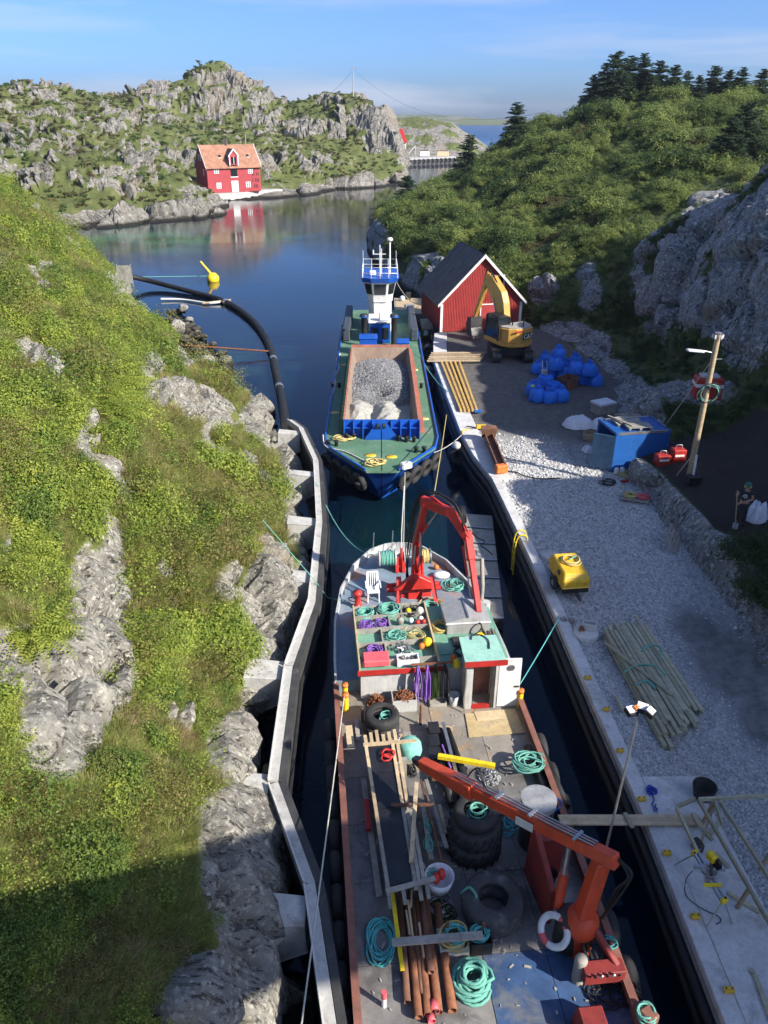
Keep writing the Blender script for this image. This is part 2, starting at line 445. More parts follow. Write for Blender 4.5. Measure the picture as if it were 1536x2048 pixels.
def sstep(a, b, x):
    t = np.clip((x-a)/(b-a), 0, 1); return t*t*(3-2*t)

# ------------------------------------------------------------------ left hillside
shoreL_Y = [-12, 4, 9, 11, 14, 16.5, 18.5, 20.5, 24, 28, 34, 41, 46, 54, 62, 75, 85, 92, 97, 104, 112]
shoreL_X = [-3.5, -2.2, -2.0, -2.2, -3.5, -4.0, -4.3, -3.7, -3.0, -3.2, -4.4, -5.4, -7.0, -12.2, -17.6, -24.2, -28, -31, -36, -47, -62]
LY = np.concatenate([np.linspace(-12, 30, 250), 30+np.cumsum(np.linspace(0.17, 0.55, 225))])
LO = np.concatenate([np.linspace(-1.2, 8, 120), 8+np.cumsum(np.linspace(0.08, 0.42, 95))])
SL_Y = [-12, 9, 14, 21, 30, 42, 60, 72, 84, 92, 104, 130]
SL = [[(-1.2, -2), (0, 0.0), (.3, 2.2), (1.3, 4.6), (2.6, 6.2), (4, 7.0), (7, 9.6), (12, 13.3), (20, 16), (40, 18)],
      [(-1.2, -2), (0, 0.0), (.3, 1.8), (1.2, 3.6), (2.4, 4.6), (4, 6.0), (7, 9.2), (12, 13), (20, 16), (40, 18)],
      [(-1.2, -2), (0, 0.0), (.25, 1.5), (1.2, 2.9), (2.6, 4.2), (4.5, 6.4), (8, 9.8), (13, 13.5), (20, 15.5), (40, 18)],
      [(-1.2, -2), (0, 0.0), (.25, 1.4), (1.2, 2.5), (3.0, 3.9), (5, 6.0), (8, 8.9), (13, 12.5), (20, 15.2), (40, 18)],
      [(-1.2, -2), (0, 0.0), (.3, 1.2), (1.6, 2.2), (4, 4.2), (8, 7.8), (12, 11.3), (17, 14.4), (26, 16.5), (40, 18)],
      [(-1.2, -1.5), (0, 0.0), (1, 1.0), (3, 2.4), (6, 4.8), (9, 7.6), (13, 11.2), (18, 14.6), (28, 17), (40, 18)],
      [(-1.2, -1), (0, 0), (1.5, 0.25), (3, 0.7), (5, 2.6), (7.5, 6.2), (11, 11.0), (15, 14.4), (22, 16.3), (40, 17)],
      [(-1.2, -1), (0, 0), (1, 1.5), (3, 4), (5, 6.6), (7, 8.8), (9, 11), (12, 13.6), (18, 15.5), (40, 16)],
      [(-1.2, -1), (0, 0), (1, 1.7), (2, 2.9), (4, 5.2), (7, 7.6), (11, 10.0), (18, 12.5), (40, 14)],
      [(-1.2, -1), (0, 0), (1, 1.4), (3, 2.8), (7, 5), (12, 8), (20, 10.5), (40, 12)],
      [(-1.2, -1), (0, 0), (2, 1.6), (6, 3), (15, 6), (40, 9)], [(-1.2, -1), (0, 0), (10, 2), (40, 5)]]
Lx = np.interp(LY, shoreL_Y, shoreL_X)
oo, yy = np.meshgrid(LO, LY)
Zb = stations(SL_Y, SL, LY, LO)
jit = fbm(yy*0.45, oo*0.35, octv=3, seed=5)*0.55*sstep(-.5, 1.5, oo)+fbm(yy*1.5, Zb*0.8, octv=3, seed=51)*0.2*sstep(-1.2, .2, oo)*(1-sstep(2, 4, oo))
Xb = Lx[:, None]-oo+jit
Yb = yy.copy()
Zb = Zb+fbm(Xb*0.16, Yb*0.16, octv=3, seed=9)*1.3*sstep(1.5, 6, oo)
nrm = grid_normals(Xb, Yb, Zb)
ppx, ppy = proj(Xb, Yb, Zb)
ROCKL = [(197, 1265, 58, 160, -6), (222, 1180, 34, 80, -8), (12, 1335, 45, 72, 0), (120, 1425, 85, 130, 8), (215, 1065, 16, 60, -12), (240, 1085, 12, 46, -10),
         (533, 1210, 50, 105, 6), (590, 985, 24, 95, 4), (606, 1080, 18, 50, 0), (500, 1385, 24, 62, 0), (465, 1500, 55, 75, 18), (500, 1570, 30, 40, 0),
         (505, 1760, 100, 175, -14), (560, 1960, 70, 150, 0), (470, 1990, 130, 85, 0), (440, 1650, 30, 60, -25), (370, 2040, 70, 60, 0),
         (52, 710, 24, 30, -15), (98, 738, 15, 36, -15), (178, 862, 12, 36, -12), (296, 742, 24, 24, 0), (372, 715, 28, 26, 20), (392, 815, 78, 34, 25), (300, 800, 30, 20, 20),
         (538, 858, 62, 40, 30), (270, 590, 52, 28, 35), (72, 582, 18, 14, 0), (8, 525, 12, 26, 0), (96, 385, 48, 40, 45), (486, 1008, 16, 11, 20), (330, 1150, 14, 40, -20),
         (355, 1230, 14, 45, -20), (450, 1180, 26, 30, 0), (460, 1150, 20, 22, 0), (30, 1150, 22, 14, 0), (430, 900, 40, 14, 20), (360, 1450, 14, 30, 0), (325, 1440, 12, 24, 0), (10, 1090, 12, 40, 0)]
rk = blobs(ppx, ppy, [(a, b, c*1.1, d*1.08, e) for a, b, c, d, e in ROCKL], 0.28)
rn = fbm(Xb*0.5, Yb*0.5, Zb*0.5, octv=4, seed=21)
rn2 = fbm(Xb*0.33, Yb*0.26, Zb*0.33, octv=4, seed=23); rk = np.maximum(rk, 0.85*sstep(0.16, 0.30, rn2)*(Yb > 22))
rk = np.clip(rk+0.25*rn*(rk > 0.02), 0, 1)
inframe = (ppx > -60) & (ppx < 1600) & (ppy < 2120) & (Yb > 3)
rk = np.maximum(rk, np.where(inframe, 0, sstep(0.12, 0.3, rn)))
rk = np.maximum(rk, (1-sstep(0.9, 1.7, Zb+0.8*rn)))
# strata: steep ribs and ledges on rock, soft hummocks on turf
st = Yb*0.95+Xb*0.42+Zb*0.10+0.9*fbm(Xb*0.35, Yb*0.35, Zb*0.35, octv=3, seed=33)
along = Xb*0.5-Zb*0.6
ledge = fbm(st*0.8, along*0.22, octv=4, seed=31, ridge=True)
blk = fbm(Xb*1.1, Yb*1.3, Zb*0.9, octv=5, seed=41, gain=0.6)
sa = st*0.62+0.25*blk; saw = 1-(sa-np.floor(sa)); sa2 = along*0.42+0.9*pnoise(st*0.3, along*0.2, seed=43); saw2 = 1-(sa2-np.floor(sa2))
fa = facets(st*0.62, along*0.42+Xb*0.1, Zb*0.22+Yb*0.15, 71); fb_ = facets(st*1.7, along*1.1, Zb*0.7+Yb*0.5, 72)
disp = rk*(0.2+0.05*ledge+0.06*blk+0.85*fa+0.20*fb_)+(1-rk)*(fbm(Xb*0.8, Yb*0.8, octv=4, seed=61)*0.32)
disp *= sstep(-1.2, 0.1, oo)
Xl, Yl, Zl = Xb+nrm[..., 0]*disp, Yb+nrm[..., 1]*disp, Zb+nrm[..., 2]*disp
rk_l = rk
left_hill = grid_mesh('left_hillside_terrain', Xl, Yl, Zl, {'rock': rk}, 'left_ground')
tag(left_hill, 'steep sunlit hillside of grass and grey rock left of the canal')

# ------------------------------------------------------------------ right hillside
RB_Y = [-12, 12, 20, 25, 30, 35, 40, 46, 52, 58, 63, 67, 70, 73, 77, 92, 104, 115, 131, 137, 143, 150, 160, 175, 200]
RB_X = [12.8, 12.8, 12.5, 12.25, 12.0, 11.7, 12.6, 14.6, 15.2, 14.0, 12.6, 11.3, 9.0, 6.2, 4.6, 1.4, -1.0, -2.4, -2.8, -1.0, 4.0, 11, 19, 30, 40]
RY = np.concatenate([np.linspace(-14, 75, 290), 75+np.cumsum(np.linspace(0.32, 0.95, 190))])
RO = np.concatenate([np.linspace(-0.5, 12, 130), 12+np.cumsum(np.linspace(0.1, 0.85, 120))])
SR_Y = [-14, 4, 17, 22.5, 27, 31, 35, 40, 50, 58, 66, 71, 77, 92, 115, 131, 140, 150, 170, 200]
SR = [[(-.5, 1.5), (0, 1.6), (.5, 2.9), (4, 3.6), (7, 9), (10, 15.2), (18, 15.8), (60, 17)],
      [(-.5, 1.5), (0, 1.6), (.5, 2.9), (3, 3.4), (6.5, 8.2), (9.7, 14.4), (18, 15), (60, 17)],
      [(-.5, 1.5), (0, 1.6), (.5, 2.8), (3, 3.2), (6.5, 8.2), (10, 14.1), (18, 14.8), (60, 17)],
      [(-.5, 1.5), (0, 1.6), (.5, 2.8), (3, 3.0), (6, 4.6), (10, 13.7), (18, 14.4), (60, 16)],
      [(-.5, 1.5), (0, 1.6), (.6, 2.7), (3, 3.0), (6, 4.4), (10, 7.0), (18, 9.5), (60, 15)],
      [(-.5, 1.5), (0, 1.6), (.7, 2.6), (3, 2.9), (6, 4.4), (8, 8.5), (10, 13.8), (18, 15), (60, 17)],
      [(-.5, 1.5), (0, 1.6), (.8, 2.3), (2, 2.7), (5, 3.2), (7, 5.5), (9, 11.5), (11, 14.2), (20, 15), (60, 18)],
      [(-.5, 1.5), (0, 1.6), (.8, 2.2), (2, 2.9), (4, 3.3), (6.2, 4.2), (8, 9), (9.6, 13.6), (12, 14.2), (20, 15), (60, 20)],
      [(-.5, 1.5), (0, 1.6), (2, 2.3), (3.4, 3.0), (4.6, 7.2), (6.2, 10.6), (8.4, 14.2), (12, 16), (20, 17.5), (60, 21)],
      [(-.5, 1.5), (0, 1.6), (2, 2.4), (4.4, 3.3), (5.6, 7.4), (8, 10.0), (12, 12.6), (20, 16.5), (60, 21)],
      [(-.5, 1.5), (0, 1.7), (2, 3.2), (5, 5.2), (10, 8.0), (18, 10.6), (30, 13.9), (60, 17.6)],
      [(-.5, .5), (0, 1.0), (1.5, 3.2), (5, 4.8), (10, 7.0), (20, 10.0), (32, 13.6), (60, 17.6)],
      [(-.5, -.8), (0, 0.0), (.8, 2.2), (4, 4.0), (10, 6.4), (20, 9.7), (32, 12.9), (60, 17.6)],
      [(-.5, -.8), (0, 0.0), (1.2, 3.0), (5, 5.0), (12, 7.4), (25, 11.0), (40, 14.5), (70, 17.6)],
      [(-.5, -.8), (0, 0.0), (1.5, 3.6), (6, 5.4), (14, 8.0), (25, 13.0), (33, 16.2), (42, 18.4), (80, 19)],
      [(-.5, -.8), (0, 0.0), (1.6, 3.0), (8, 5.8), (16, 8.8), (24, 14.0), (34, 17.6), (45, 19), (80, 19)],
      [(-.5, -.8), (0, 0.0), (2, 3.0), (8, 6.0), (16, 9.7), (26, 15.8), (36, 18.4), (80, 19)],
      [(-.5, -.8), (0, 0.0), (4, 4.6), (10, 9.0), (18, 14.6), (26, 17.0), (80, 18)],
      [(-.5, -.8), (0, 0.0), (8, 7.0), (18, 10.6), (80, 13.3)], [(-.5, -.8), (0, 0.0), (10, 5.0), (80, 8.0)]]
Rx = np.interp(RY, RB_Y, RB_X)
oo, yy = np.meshgrid(RO, RY)
Zb = stations(SR_Y, SR, RY, RO)
jit = fbm(yy*0.4, oo*0.4, octv=3, seed=105)*0.8*sstep(0.2, 3, oo)
Xb = Rx[:, None]+oo+jit; Yb = yy.copy()
Zb = Zb+fbm(Xb*0.12, Yb*0.12, octv=3, seed=109)*1.5*sstep(3, 12, oo)*sstep(60, 75, yy)
nrm = grid_normals(Xb, Yb, Zb); ppx, ppy = proj(Xb, Yb, Zb)
ROCKR = [(1330, 560, 62, 120, 10), (1440, 540, 110, 150, 0), (1500, 640, 70, 100, 0), (1540, 470, 60, 150, 0), (1190, 690, 40, 28, 20), (1180, 580, 26, 50, 0), (1095, 590, 34, 34, 0),
         (860, 545, 46, 40, 0), (750, 480, 30, 40, 0), (1270, 815, 70, 36, -15), (1390, 790, 90, 26, 0), (1290, 850, 40, 40, 0), (1340, 1060, 60, 60, 45), (1430, 1130, 60, 60, 45), (1520, 1240, 50, 70, 45),
         (1240, 760, 60, 30, 30), (1130, 660, 50, 20, 0)]
rk = blobs(ppx, ppy, ROCKR)
rn = fbm(Xb*0.4, Yb*0.4, Zb*0.4, octv=4, seed=121)
rk = np.clip(rk*(1-0.8*sstep(0.08, 0.26, fbm(Xb*0.22, Yb*0.22, Zb*0.3, octv=3, seed=127))*(Yb > 36))+0.5*rn*(rk > 0.02), 0, 1)
rk = np.maximum(rk, (1-sstep(0.8, 1.5, Zb+0.8*rn))*(Yb > 72))
off = (ppx > 1600) | (Yb < 5)
rk = np.where(off, 0.3*sstep(0.0, 0.25, rn), rk)
rk = np.maximum(rk, sstep(0.9, 0.5, oo)*(Yb < 34))
soil = sstep(0.5, 0.9, oo)*sstep(8.5, 6.5, oo)*(Yb < 35.5)*(Yb > 8)*(Zb < 4.6)*(rk < 0.35)
st = Yb*0.6+Xb*0.35-Zb*0.25+1.2*fbm(Xb*0.2, Yb*0.2, Zb*0.2, octv=3, seed=133)
along = Zb*0.6+Xb*0.3
ledge = fbm(st*0.5, along*0.15, octv=4, seed=131, ridge=True)
blk = fbm(Xb*0.8, Yb*0.9, Zb*0.7, octv=5, seed=141, gain=0.6)
sa = st*0.36+0.25*blk; saw = 1-(sa-np.floor(sa)); sa2 = along*0.3+0.8*pnoise(st*0.25, along*0.2, seed=143); saw2 = 1-(sa2-np.floor(sa2))
fa = facets(st*0.34, along*0.26+Yb*.05, Xb*0.15+Yb*0.1, 73); fb_ = facets(st*0.95, along*0.7, Xb*0.4+Yb*0.3, 74)
disp = rk*(0.3+0.15*ledge+0.10*blk+1.3*fa+0.40*fb_)*np.where(oo < 1.2, 0.45, 1.0)+(1-rk)*fbm(Xb*0.6, Yb*0.6, octv=4, seed=161)*np.where(soil > .5, 0.12, 0.4)
disp *= sstep(-0.3, 0.5, oo)
Xr, Yr, Zr = Xb+nrm[..., 0]*disp, Yb+nrm[..., 1]*disp, Zb+nrm[..., 2]*disp
rk_r, soil_r = rk, soil
right_hill = grid_mesh('right_hillside_terrain', Xr, Yr, Zr, {'rock': rk, 'soil': soil}, 'right_ground')
tag(right_hill, 'bush covered hill and shaded grey cliff right of the yard')
# dark planting soil on the terrace
nt = M['right_ground'].node_tree; b_ = nt.nodes['Principled BSDF']
src = b_.inputs['Base Color'].links[0].from_socket
at = nt.nodes.new('ShaderNodeAttribute'); at.attribute_name = 'soil'
nt.links.new(mixc(nt, at.outputs['Fac'], src, ramp(nt, noise_node(nt, 5, 6, 0.7), [(0.3, (0.018, 0.016, 0.015)), (0.75, (0.055, 0.047, 0.042))])), b_.inputs['Base Color'])

# ------------------------------------------------------------------ far rocky hills
def rbf_fit(pts):
    A = np.array(pts, float); p, z = A[:, :2]/100, A[:, 2]; n = len(p)
    d = np.linalg.norm(p[:, None]-p[None], axis=-1); K = d*d*np.log(d+1e-9)+np.eye(n)*1e-3
    Q = np.hstack([np.ones((n, 1)), p]); Mx = np.block([[K, Q], [Q.T, np.zeros((3, 3))]])
    w = np.linalg.solve(Mx, np.concatenate([z, np.zeros(3)]))
    def f(X, Y):
        X = X/100; Y = Y/100; r = w[n]+w[n+1]*X+w[n+2]*Y
        for i in range(n):
            dd = np.sqrt((X-p[i, 0])**2+(Y-p[i, 1])**2); r = r+w[i]*dd*dd*np.log(dd+1e-9)
        return r
    return f
far_pts = []
for x, y in [(175, 458), (235, 452), (300, 445), (370, 440), (432, 434)]: far_pts.append(tuple(P(x, y, 0)))
for x, y in [(445, 404), (500, 401), (565, 396), (630, 388), (700, 378), (760, 374), (806, 368)]: far_pts.append(tuple(P(x, y, 0)))
far_pts += [(-34, 168, .5), (-90, 128, 0), (-75, 122, -5), (-30, 140, -6), (-18, 175, -6), (0, 215, -6), (12, 235, -5), (7.5, 244, -3), (9, 258, -5), (8.5, 275, -6), (8, 295, -6), (14, 320, -6), (-55, 125, -5), (-120, 110, 0)]
for x, y, Y in [(0, 178, 235), (60, 173, 240), (120, 186, 245), (160, 186, 262), (225, 204, 262), (262, 188, 262), (300, 178, 268), (335, 168, 275), (400, 142, 290), (450, 152, 292), (500, 163, 290), (540, 186, 288),
                (560, 192, 286), (578, 212, 284), (600, 207, 282), (650, 199, 280), (700, 197, 278), (740, 207, 274), (775, 228, 266), (796, 285, 256), (806, 335, 248),
                (0, 262, 175), (60, 290, 165), (110, 240, 200), (120, 215, 212), (40, 215, 200), (160, 330, 166), (230, 275, 205), (240, 345, 160), (300, 335, 172), (360, 355, 172), (300, 270, 215), (200, 400, 150),
                (330, 400, 158), (400, 395, 165), (395, 300, 214), (455, 292, 216), (520, 300, 216), (470, 265, 258), (440, 245, 262), (425, 188, 272), (520, 262, 260), (560, 235, 270), (590, 300, 240), (620, 330, 226), (640, 280, 256), (700, 330, 240), (700, 270, 260),
                (760, 320, 250), (740, 350, 240), (560, 350, 212), (350, 250, 250), (330, 215, 262)]:
    q_ = PY(x, y, Y); far_pts.append(tuple(q_))
    if y < 230 and Y > 228: far_pts += [(q_.x*1.09, Y+24, q_.z-5), (q_.x*1.3, Y+85, q_.z-16)]
far_pts += [(-40, 193, 1.2), (-28, 200, 1.6), (-40, 200, 2.0), (-160, 190, 16), (-110, 150, 11)]
ff = rbf_fit(far_pts)
FY = 118+np.cumsum(np.linspace(0.55, 1.35, 270)); FU = np.linspace(-0.62, 0.068, 430)
uu, yy = np.meshgrid(FU, FY); Xb = uu*(yy*cp+8); Yb = yy
Zb = ff(Xb, Yb)
near_house = np.exp(-(((Xb+34)/15)**2+((Yb-198)/10)**2))
amp = sstep(0.5, 7, Zb)*(1-0.85*near_house)
Zb = Zb+amp*(fbm(Xb*0.035, Yb*0.035, octv=3, seed=201)*2.2)
rdg = fbm(Xb*0.06+Yb*0.02, Yb*0.05, octv=5, seed=211, ridge=True)
Zb = Zb+amp*((rdg-0.45)*3.2+(np.abs(fbm(Xb*0.11, Yb*0.11, octv=4, seed=221))-0.2)*4.0)
nrm = grid_normals(Xb, Yb, Zb)
slope = 1-nrm[..., 2]
rn = fbm(Xb*0.09, Yb*0.09, Zb*0.09, octv=5, seed=231)
rk = sstep(0.13, 0.30, slope+0.5*rn)
rk = np.maximum(rk, 1-sstep(1.2, 2.6, Zb+1.5*rn))
st = Xb*0.5+Zb*0.4+Yb*0.1; blk = fbm(Xb*0.22, Yb*0.22, Zb*0.22, octv=4, seed=241)
fa = facets(Xb*0.10, Yb*0.09, Zb*0.10, 75); fb_ = facets(Xb*0.35, Yb*0.3, Zb*0.32, 76)
disp = rk*(0.2+3.0*fa+0.7*fb_+0.5*fbm(st*0.35, Zb*0.2+Yb*0.1, octv=4, seed=251, ridge=True)+0.6*blk)*sstep(-1, 1.5, Zb)*(1-0.9*near_house)
Xf, Yf, Zf = Xb+nrm[..., 0]*disp, Yb+nrm[..., 1]*disp, Zb+nrm[..., 2]*disp
rk_f = rk
far_hill = grid_mesh('far_hills', Xf, Yf, Zf, {'rock': rk}, 'far_ground')
tag(far_hill, 'rugged grey and green rocky hills across the water')

# hill behind the far quay and the skerries on the horizon
def mound(name, u0, u1, Y0, Y1, skyline, seed, mat_, nr=60, nc=160, amp=1.0):
    Yv = np.linspace(Y0, Y1, nr); U = np.linspace(u0, u1, nc); uu, yy = np.meshgrid(U, Yv)
    px = 768+uu*F; X = uu*(yy*cp+8)
    Ys = np.interp(px, [s[0] for s in skyline], [s[1] for s in skyline])
    a = np.arctan((1024-Ys)/F)-PIT
    top = H+Y1*np.tan(a)
    t = (yy-Y0)/(Y1-Y0)
    Z = -1+(top+1)*np.sin(np.clip(t*1.25, 0, 1)*math.pi/2)**0.8
    k = (Y1-Y0)/40
    Z = Z+amp*fbm(X/(5*k), yy/(5*k), octv=5, seed=seed)*sstep(0, 4, Z)*sstep(1.0, 0.5, t)*2.2
    n = grid_normals(X, yy, Z); rn = fbm(X/(6*k), yy/(6*k), Z/(4*k), octv=4, seed=seed+3)
    rk = sstep(-0.1, 0.12, 1-n[..., 2]+0.8*rn-0.1)
    o = grid_mesh(name, X, yy, Z, {'rock': rk}, mat_); return o
tag(mound('far_quay_hill', 0.008, 0.14, 372, 440, [(780, 236), (830, 235), (860, 237), (900, 244), (925, 262), (950, 275), (985, 300)], 301, 'far_ground'), 'low rocky hill behind the far quay')
tag(mound('skerry_island', -0.03, 0.2, 1900, 2300, [(720, 232), (790, 229), (850, 230), (905, 231), (960, 237), (1010, 239), (1060, 241)], 311, 'far_ground', amp=2), 'low blue grey islands on the horizon')

# ------------------------------------------------------------------ water
m, nt, b, out = new_mat('sea_water')
v = coords(nt, 'Object')
sx = nt.nodes.new('ShaderNodeSeparateXYZ'); nt.links.new(v, sx.inputs[0])
def wblob(cx, cy, rx, ry):
    dx = math_node(nt, 'DIVIDE', math_node(nt, 'SUBTRACT', sx.outputs['X'], cx), rx); dy = math_node(nt, 'DIVIDE', math_node(nt, 'SUBTRACT', sx.outputs['Y'], cy), ry)
    d = math_node(nt, 'ADD', math_node(nt, 'MULTIPLY', dx, dx), math_node(nt, 'MULTIPLY', dy, dy))
    return math_node(nt, 'SUBTRACT', 1.0, d, True)
c = ramp(nt, noise_node(nt, 0.05, 4, 0.6, v), [(0.3, (0.0012, 0.0055, 0.016)), (0.7, (0.0018, 0.009, 0.023))])
# pale sandy shallows show green through the clear water
sh = math_node(nt, 'MULTIPLY', wblob(-34, 128, 24, 19), ramp(nt, noise_node(nt, 0.12, 5, 0.7, v), [(0.35, (0, 0, 0)), (0.6, (1, 1, 1))]))
c = mixc(nt, sh, c, (0.035, 0.15, 0.10))
c = mixc(nt, math_node(nt, 'MULTIPLY', wblob(0.6, 30, 3.6, 5.5), 0.5), c, (0.004, 0.026, 0.022))
c = mixc(nt, math_node(nt, 'MULTIPLY', wblob(-12, 58, 7, 12), ramp(nt, noise_node(nt, 0.4, 5, 0.7, v), [(0.42, (0, 0, 0)), (0.6, (1, 1, 1))])), c, (0.012, 0.035, 0.03))
fo_ = math_node(nt, 'MULTIPLY', math_node(nt, 'SUBTRACT', sx.outputs['Y'], 380), .004, True)
c = mixc(nt, fo_, c, (0.012, 0.06, 0.16))
nt.links.new(c, b.inputs['Base Color'])
b.inputs['IOR'].default_value = 1.333; b.inputs['Specular IOR Level'].default_value = 0.5
r = ramp(nt, noise_node(nt, 0.028, 4, 0.65, v, 0.6), [(0.42, (0.03,)*3), (0.56, (0.11,)*3)]); far_ = math_node(nt, 'MULTIPLY', math_node(nt, 'SUBTRACT', sx.outputs['Y'], 300), .002, True); nt.links.new(math_node(nt, 'MAXIMUM', r, math_node(nt, 'MULTIPLY', far_, .38)), b.inputs['Roughness'])
mpn = nt.nodes.new('ShaderNodeMapping'); mpn.inputs['Scale'].default_value = (0.5, 1.3, 1); nt.links.new(v, mpn.inputs['Vector'])
calm = ramp(nt, noise_node(nt, 0.028, 4, 0.65, v, 0.6), [(0.40, (0.12,)*3), (0.60, (1, 1, 1))])
p = bump(nt, None, math_node(nt, 'MULTIPLY', noise_node(nt, 1.4, 4, 0.55, mpn.outputs[0]), calm), 0.33, 0.06)
bump(nt, b, noise_node(nt, 6.0, 3, 0.5, mpn.outputs[0]), 0.05, 0.03, p)
w = MB(); S = 3000
w.add([(-S, -200, 0), (S, -200, 0), (S, S, 0), (-S, S, 0)], [(0, 1, 2, 3)])
struct(w.build('sea_water', 'sea_water', recalc=False))['label'] = 'calm dark blue sea water of the canal'
# ------------------------------------------------------------------ foliage materials and clump shapes
def leaf_mat(name, col, tip, var=0.22, trans=0.45, hue=0.02):
    m, nt, b, out = new_mat(name)
    ge = nt.nodes.new('ShaderNodeNewGeometry'); oi = nt.nodes.new('ShaderNodeObjectInfo')
    c = mixc(nt, ge.outputs['Random Per Island'], col, tip)
    h = nt.nodes.new('ShaderNodeHueSaturation'); nt.links.new(c, h.inputs['Color'])
    nt.links.new(math_node(nt, 'ADD', math_node(nt, 'MULTIPLY', oi.outputs['Random'], 2*var), 1-var), h.inputs['Value'])
    nt.links.new(math_node(nt, 'ADD', math_node(nt, 'MULTIPLY', oi.outputs['Random'], -2*hue), 0.5+hue), h.inputs['Hue'])
    nt.links.new(h.outputs[0], b.inputs['Base Color']); b.inputs['Roughness'].default_value = 0.55; b.inputs['Specular IOR Level'].default_value = 0.3
    tr = nt.nodes.new('ShaderNodeBsdfTranslucent'); nt.links.new(h.outputs[0], tr.inputs['Color'])
    ms = nt.nodes.new('ShaderNodeMixShader'); ms.inputs[0].default_value = trans
    nt.links.new(b.outputs[0], ms.inputs[1]); nt.links.new(tr.outputs[0], ms.inputs[2]); nt.links.new(ms.outputs[0], out.inputs['Surface'])
    return m
leaf_mat('leaf_bright', (0.19, 0.26, 0.035), (0.38, 0.44, 0.09))
leaf_mat('leaf_mid', (0.10, 0.17, 0.035), (0.22, 0.29, 0.06))
leaf_mat('leaf_olive', (0.14, 0.14, 0.04), (0.28, 0.25, 0.085))
leaf_mat('grass_green', (0.20, 0.26, 0.055), (0.40, 0.43, 0.13))
leaf_mat('grass_dry', (0.30, 0.25, 0.11), (0.46, 0.37, 0.19))
leaf_mat('leaf_shrub', (0.065, 0.115, 0.03), (0.15, 0.205, 0.055))
leaf_mat('leaf_shrub_light', (0.13, 0.19, 0.045), (0.28, 0.33, 0.10))
leaf_mat('leaf_dark', (0.035, 0.065, 0.02), (0.075, 0.115, 0.035))
leaf_mat('spruce_needle', (0.04, 0.075, 0.042), (0.09, 0.135, 0.07), 0.12)
leaf_mat('heather', (0.085, 0.085, 0.03), (0.16, 0.14, 0.055))
mat('bark', (0.11, 0.085, 0.065), 0.9, var=0.4, scale=8, bmp=0.6, bscale=20)

def leaf_mesh(name, leaves, material):
    """leaves: list of (pos, normal, along, length, width)"""
    v = []; f = []
    for p, n, a, L, W in leaves:
        s = n.cross(a).normalized(); o = len(v)
        v += [p-a*L*0.5, p+s*W*0.5+n*W*0.12, p+a*L*0.5, p-s*W*0.5+n*W*0.12]; f += [(o, o+1, o+2), (o, o+2, o+3)]
    me = bpy.data.meshes.new(name); me.from_pydata(v, [], f); me.materials.append(M[material]); me.update()
    return me
def rvec(g):
    while True:
        q = Vector((g.uniform(-1, 1), g.uniform(-1, 1), g.uniform(-1, 1)))
        if 0.1 < q.length < 1: return q.normalized()
def clump(name, seed, n, R, hgt, L, W, material, lobes=5):
    g = random.Random(seed); lv = []
    lob = [Vector((g.uniform(-.6, .6)*R, g.uniform(-.6, .6)*R, g.uniform(0.15, 0.75)*hgt)) for _ in range(lobes)]
    for i in range(n):
        c = g.choice(lob); d = rvec(g); rr = g.uniform(0.6, 1.0)
        p = c+Vector((d.x*R*0.5*rr, d.y*R*0.5*rr, abs(d.z)*hgt*0.4*rr+d.z*0.1*hgt))
        p.z = max(p.z, 0.02)
        nn = (d*0.7+Vector((0, 0, 0.8))+rvec(g)*0.7).normalized(); a = nn.cross(rvec(g)).normalized()
        k = g.uniform(0.7, 1.25); lv.append((p, nn, a, L*k, W*k))
    return leaf_mesh(name, lv, material)
def tuft(name, seed, n, hgt, spread, w, material):
    g = random.Random(seed); v = []; f = []
    for i in range(n):
        a = g.uniform(0, 6.28); r = spread*0.4*math.sqrt(g.random()); p = Vector((r*math.cos(a), r*math.sin(a), -0.02))
        a2 = a+g.uniform(-.8, .8); d = Vector((math.cos(a2), math.sin(a2), 0)); s = Vector((-d.y, d.x, 0)); h = hgt*g.uniform(.6, 1.2); b = spread*g.uniform(.3, 1)
        o = len(v); m1 = p+d*b*0.3+Vector((0, 0, h*0.65)); t = p+d*b+Vector((0, 0, h*g.uniform(.75, 1.0)))
        v += [p-s*w/2, p+s*w/2, m1+s*w*0.4, m1-s*w*0.4, t]; f += [(o, o+1, o+2, o+3), (o+3, o+2, o+4)]
    me = bpy.data.meshes.new(name); me.from_pydata(v, [], f); me.materials.append(M[material]); me.update(); return me
def fern(name, seed, material):
    g = random.Random(seed); lv = []
    for k in range(9):
        a = 6.28*k/9+g.uniform(-.3, .3); L = g.uniform(.45, .75); d = Vector((math.cos(a), math.sin(a), 0)); s = Vector((-d.y, d.x, 0))
        for i in range(12):
            t = i/11; p = d*L*t+Vector((0, 0, L*(1.0*t-0.75*t*t)))
            for sg in (-1, 1): lv.append((p+s*sg*0.07*(1-t*.8), Vector((0, 0, 1)), (s*sg+d*0.4).normalized(), 0.15*(1-t*.8), 0.035))
    return leaf_mesh(name, lv, material)
def proto(me): return bpy.data.objects.new(me.name, me)

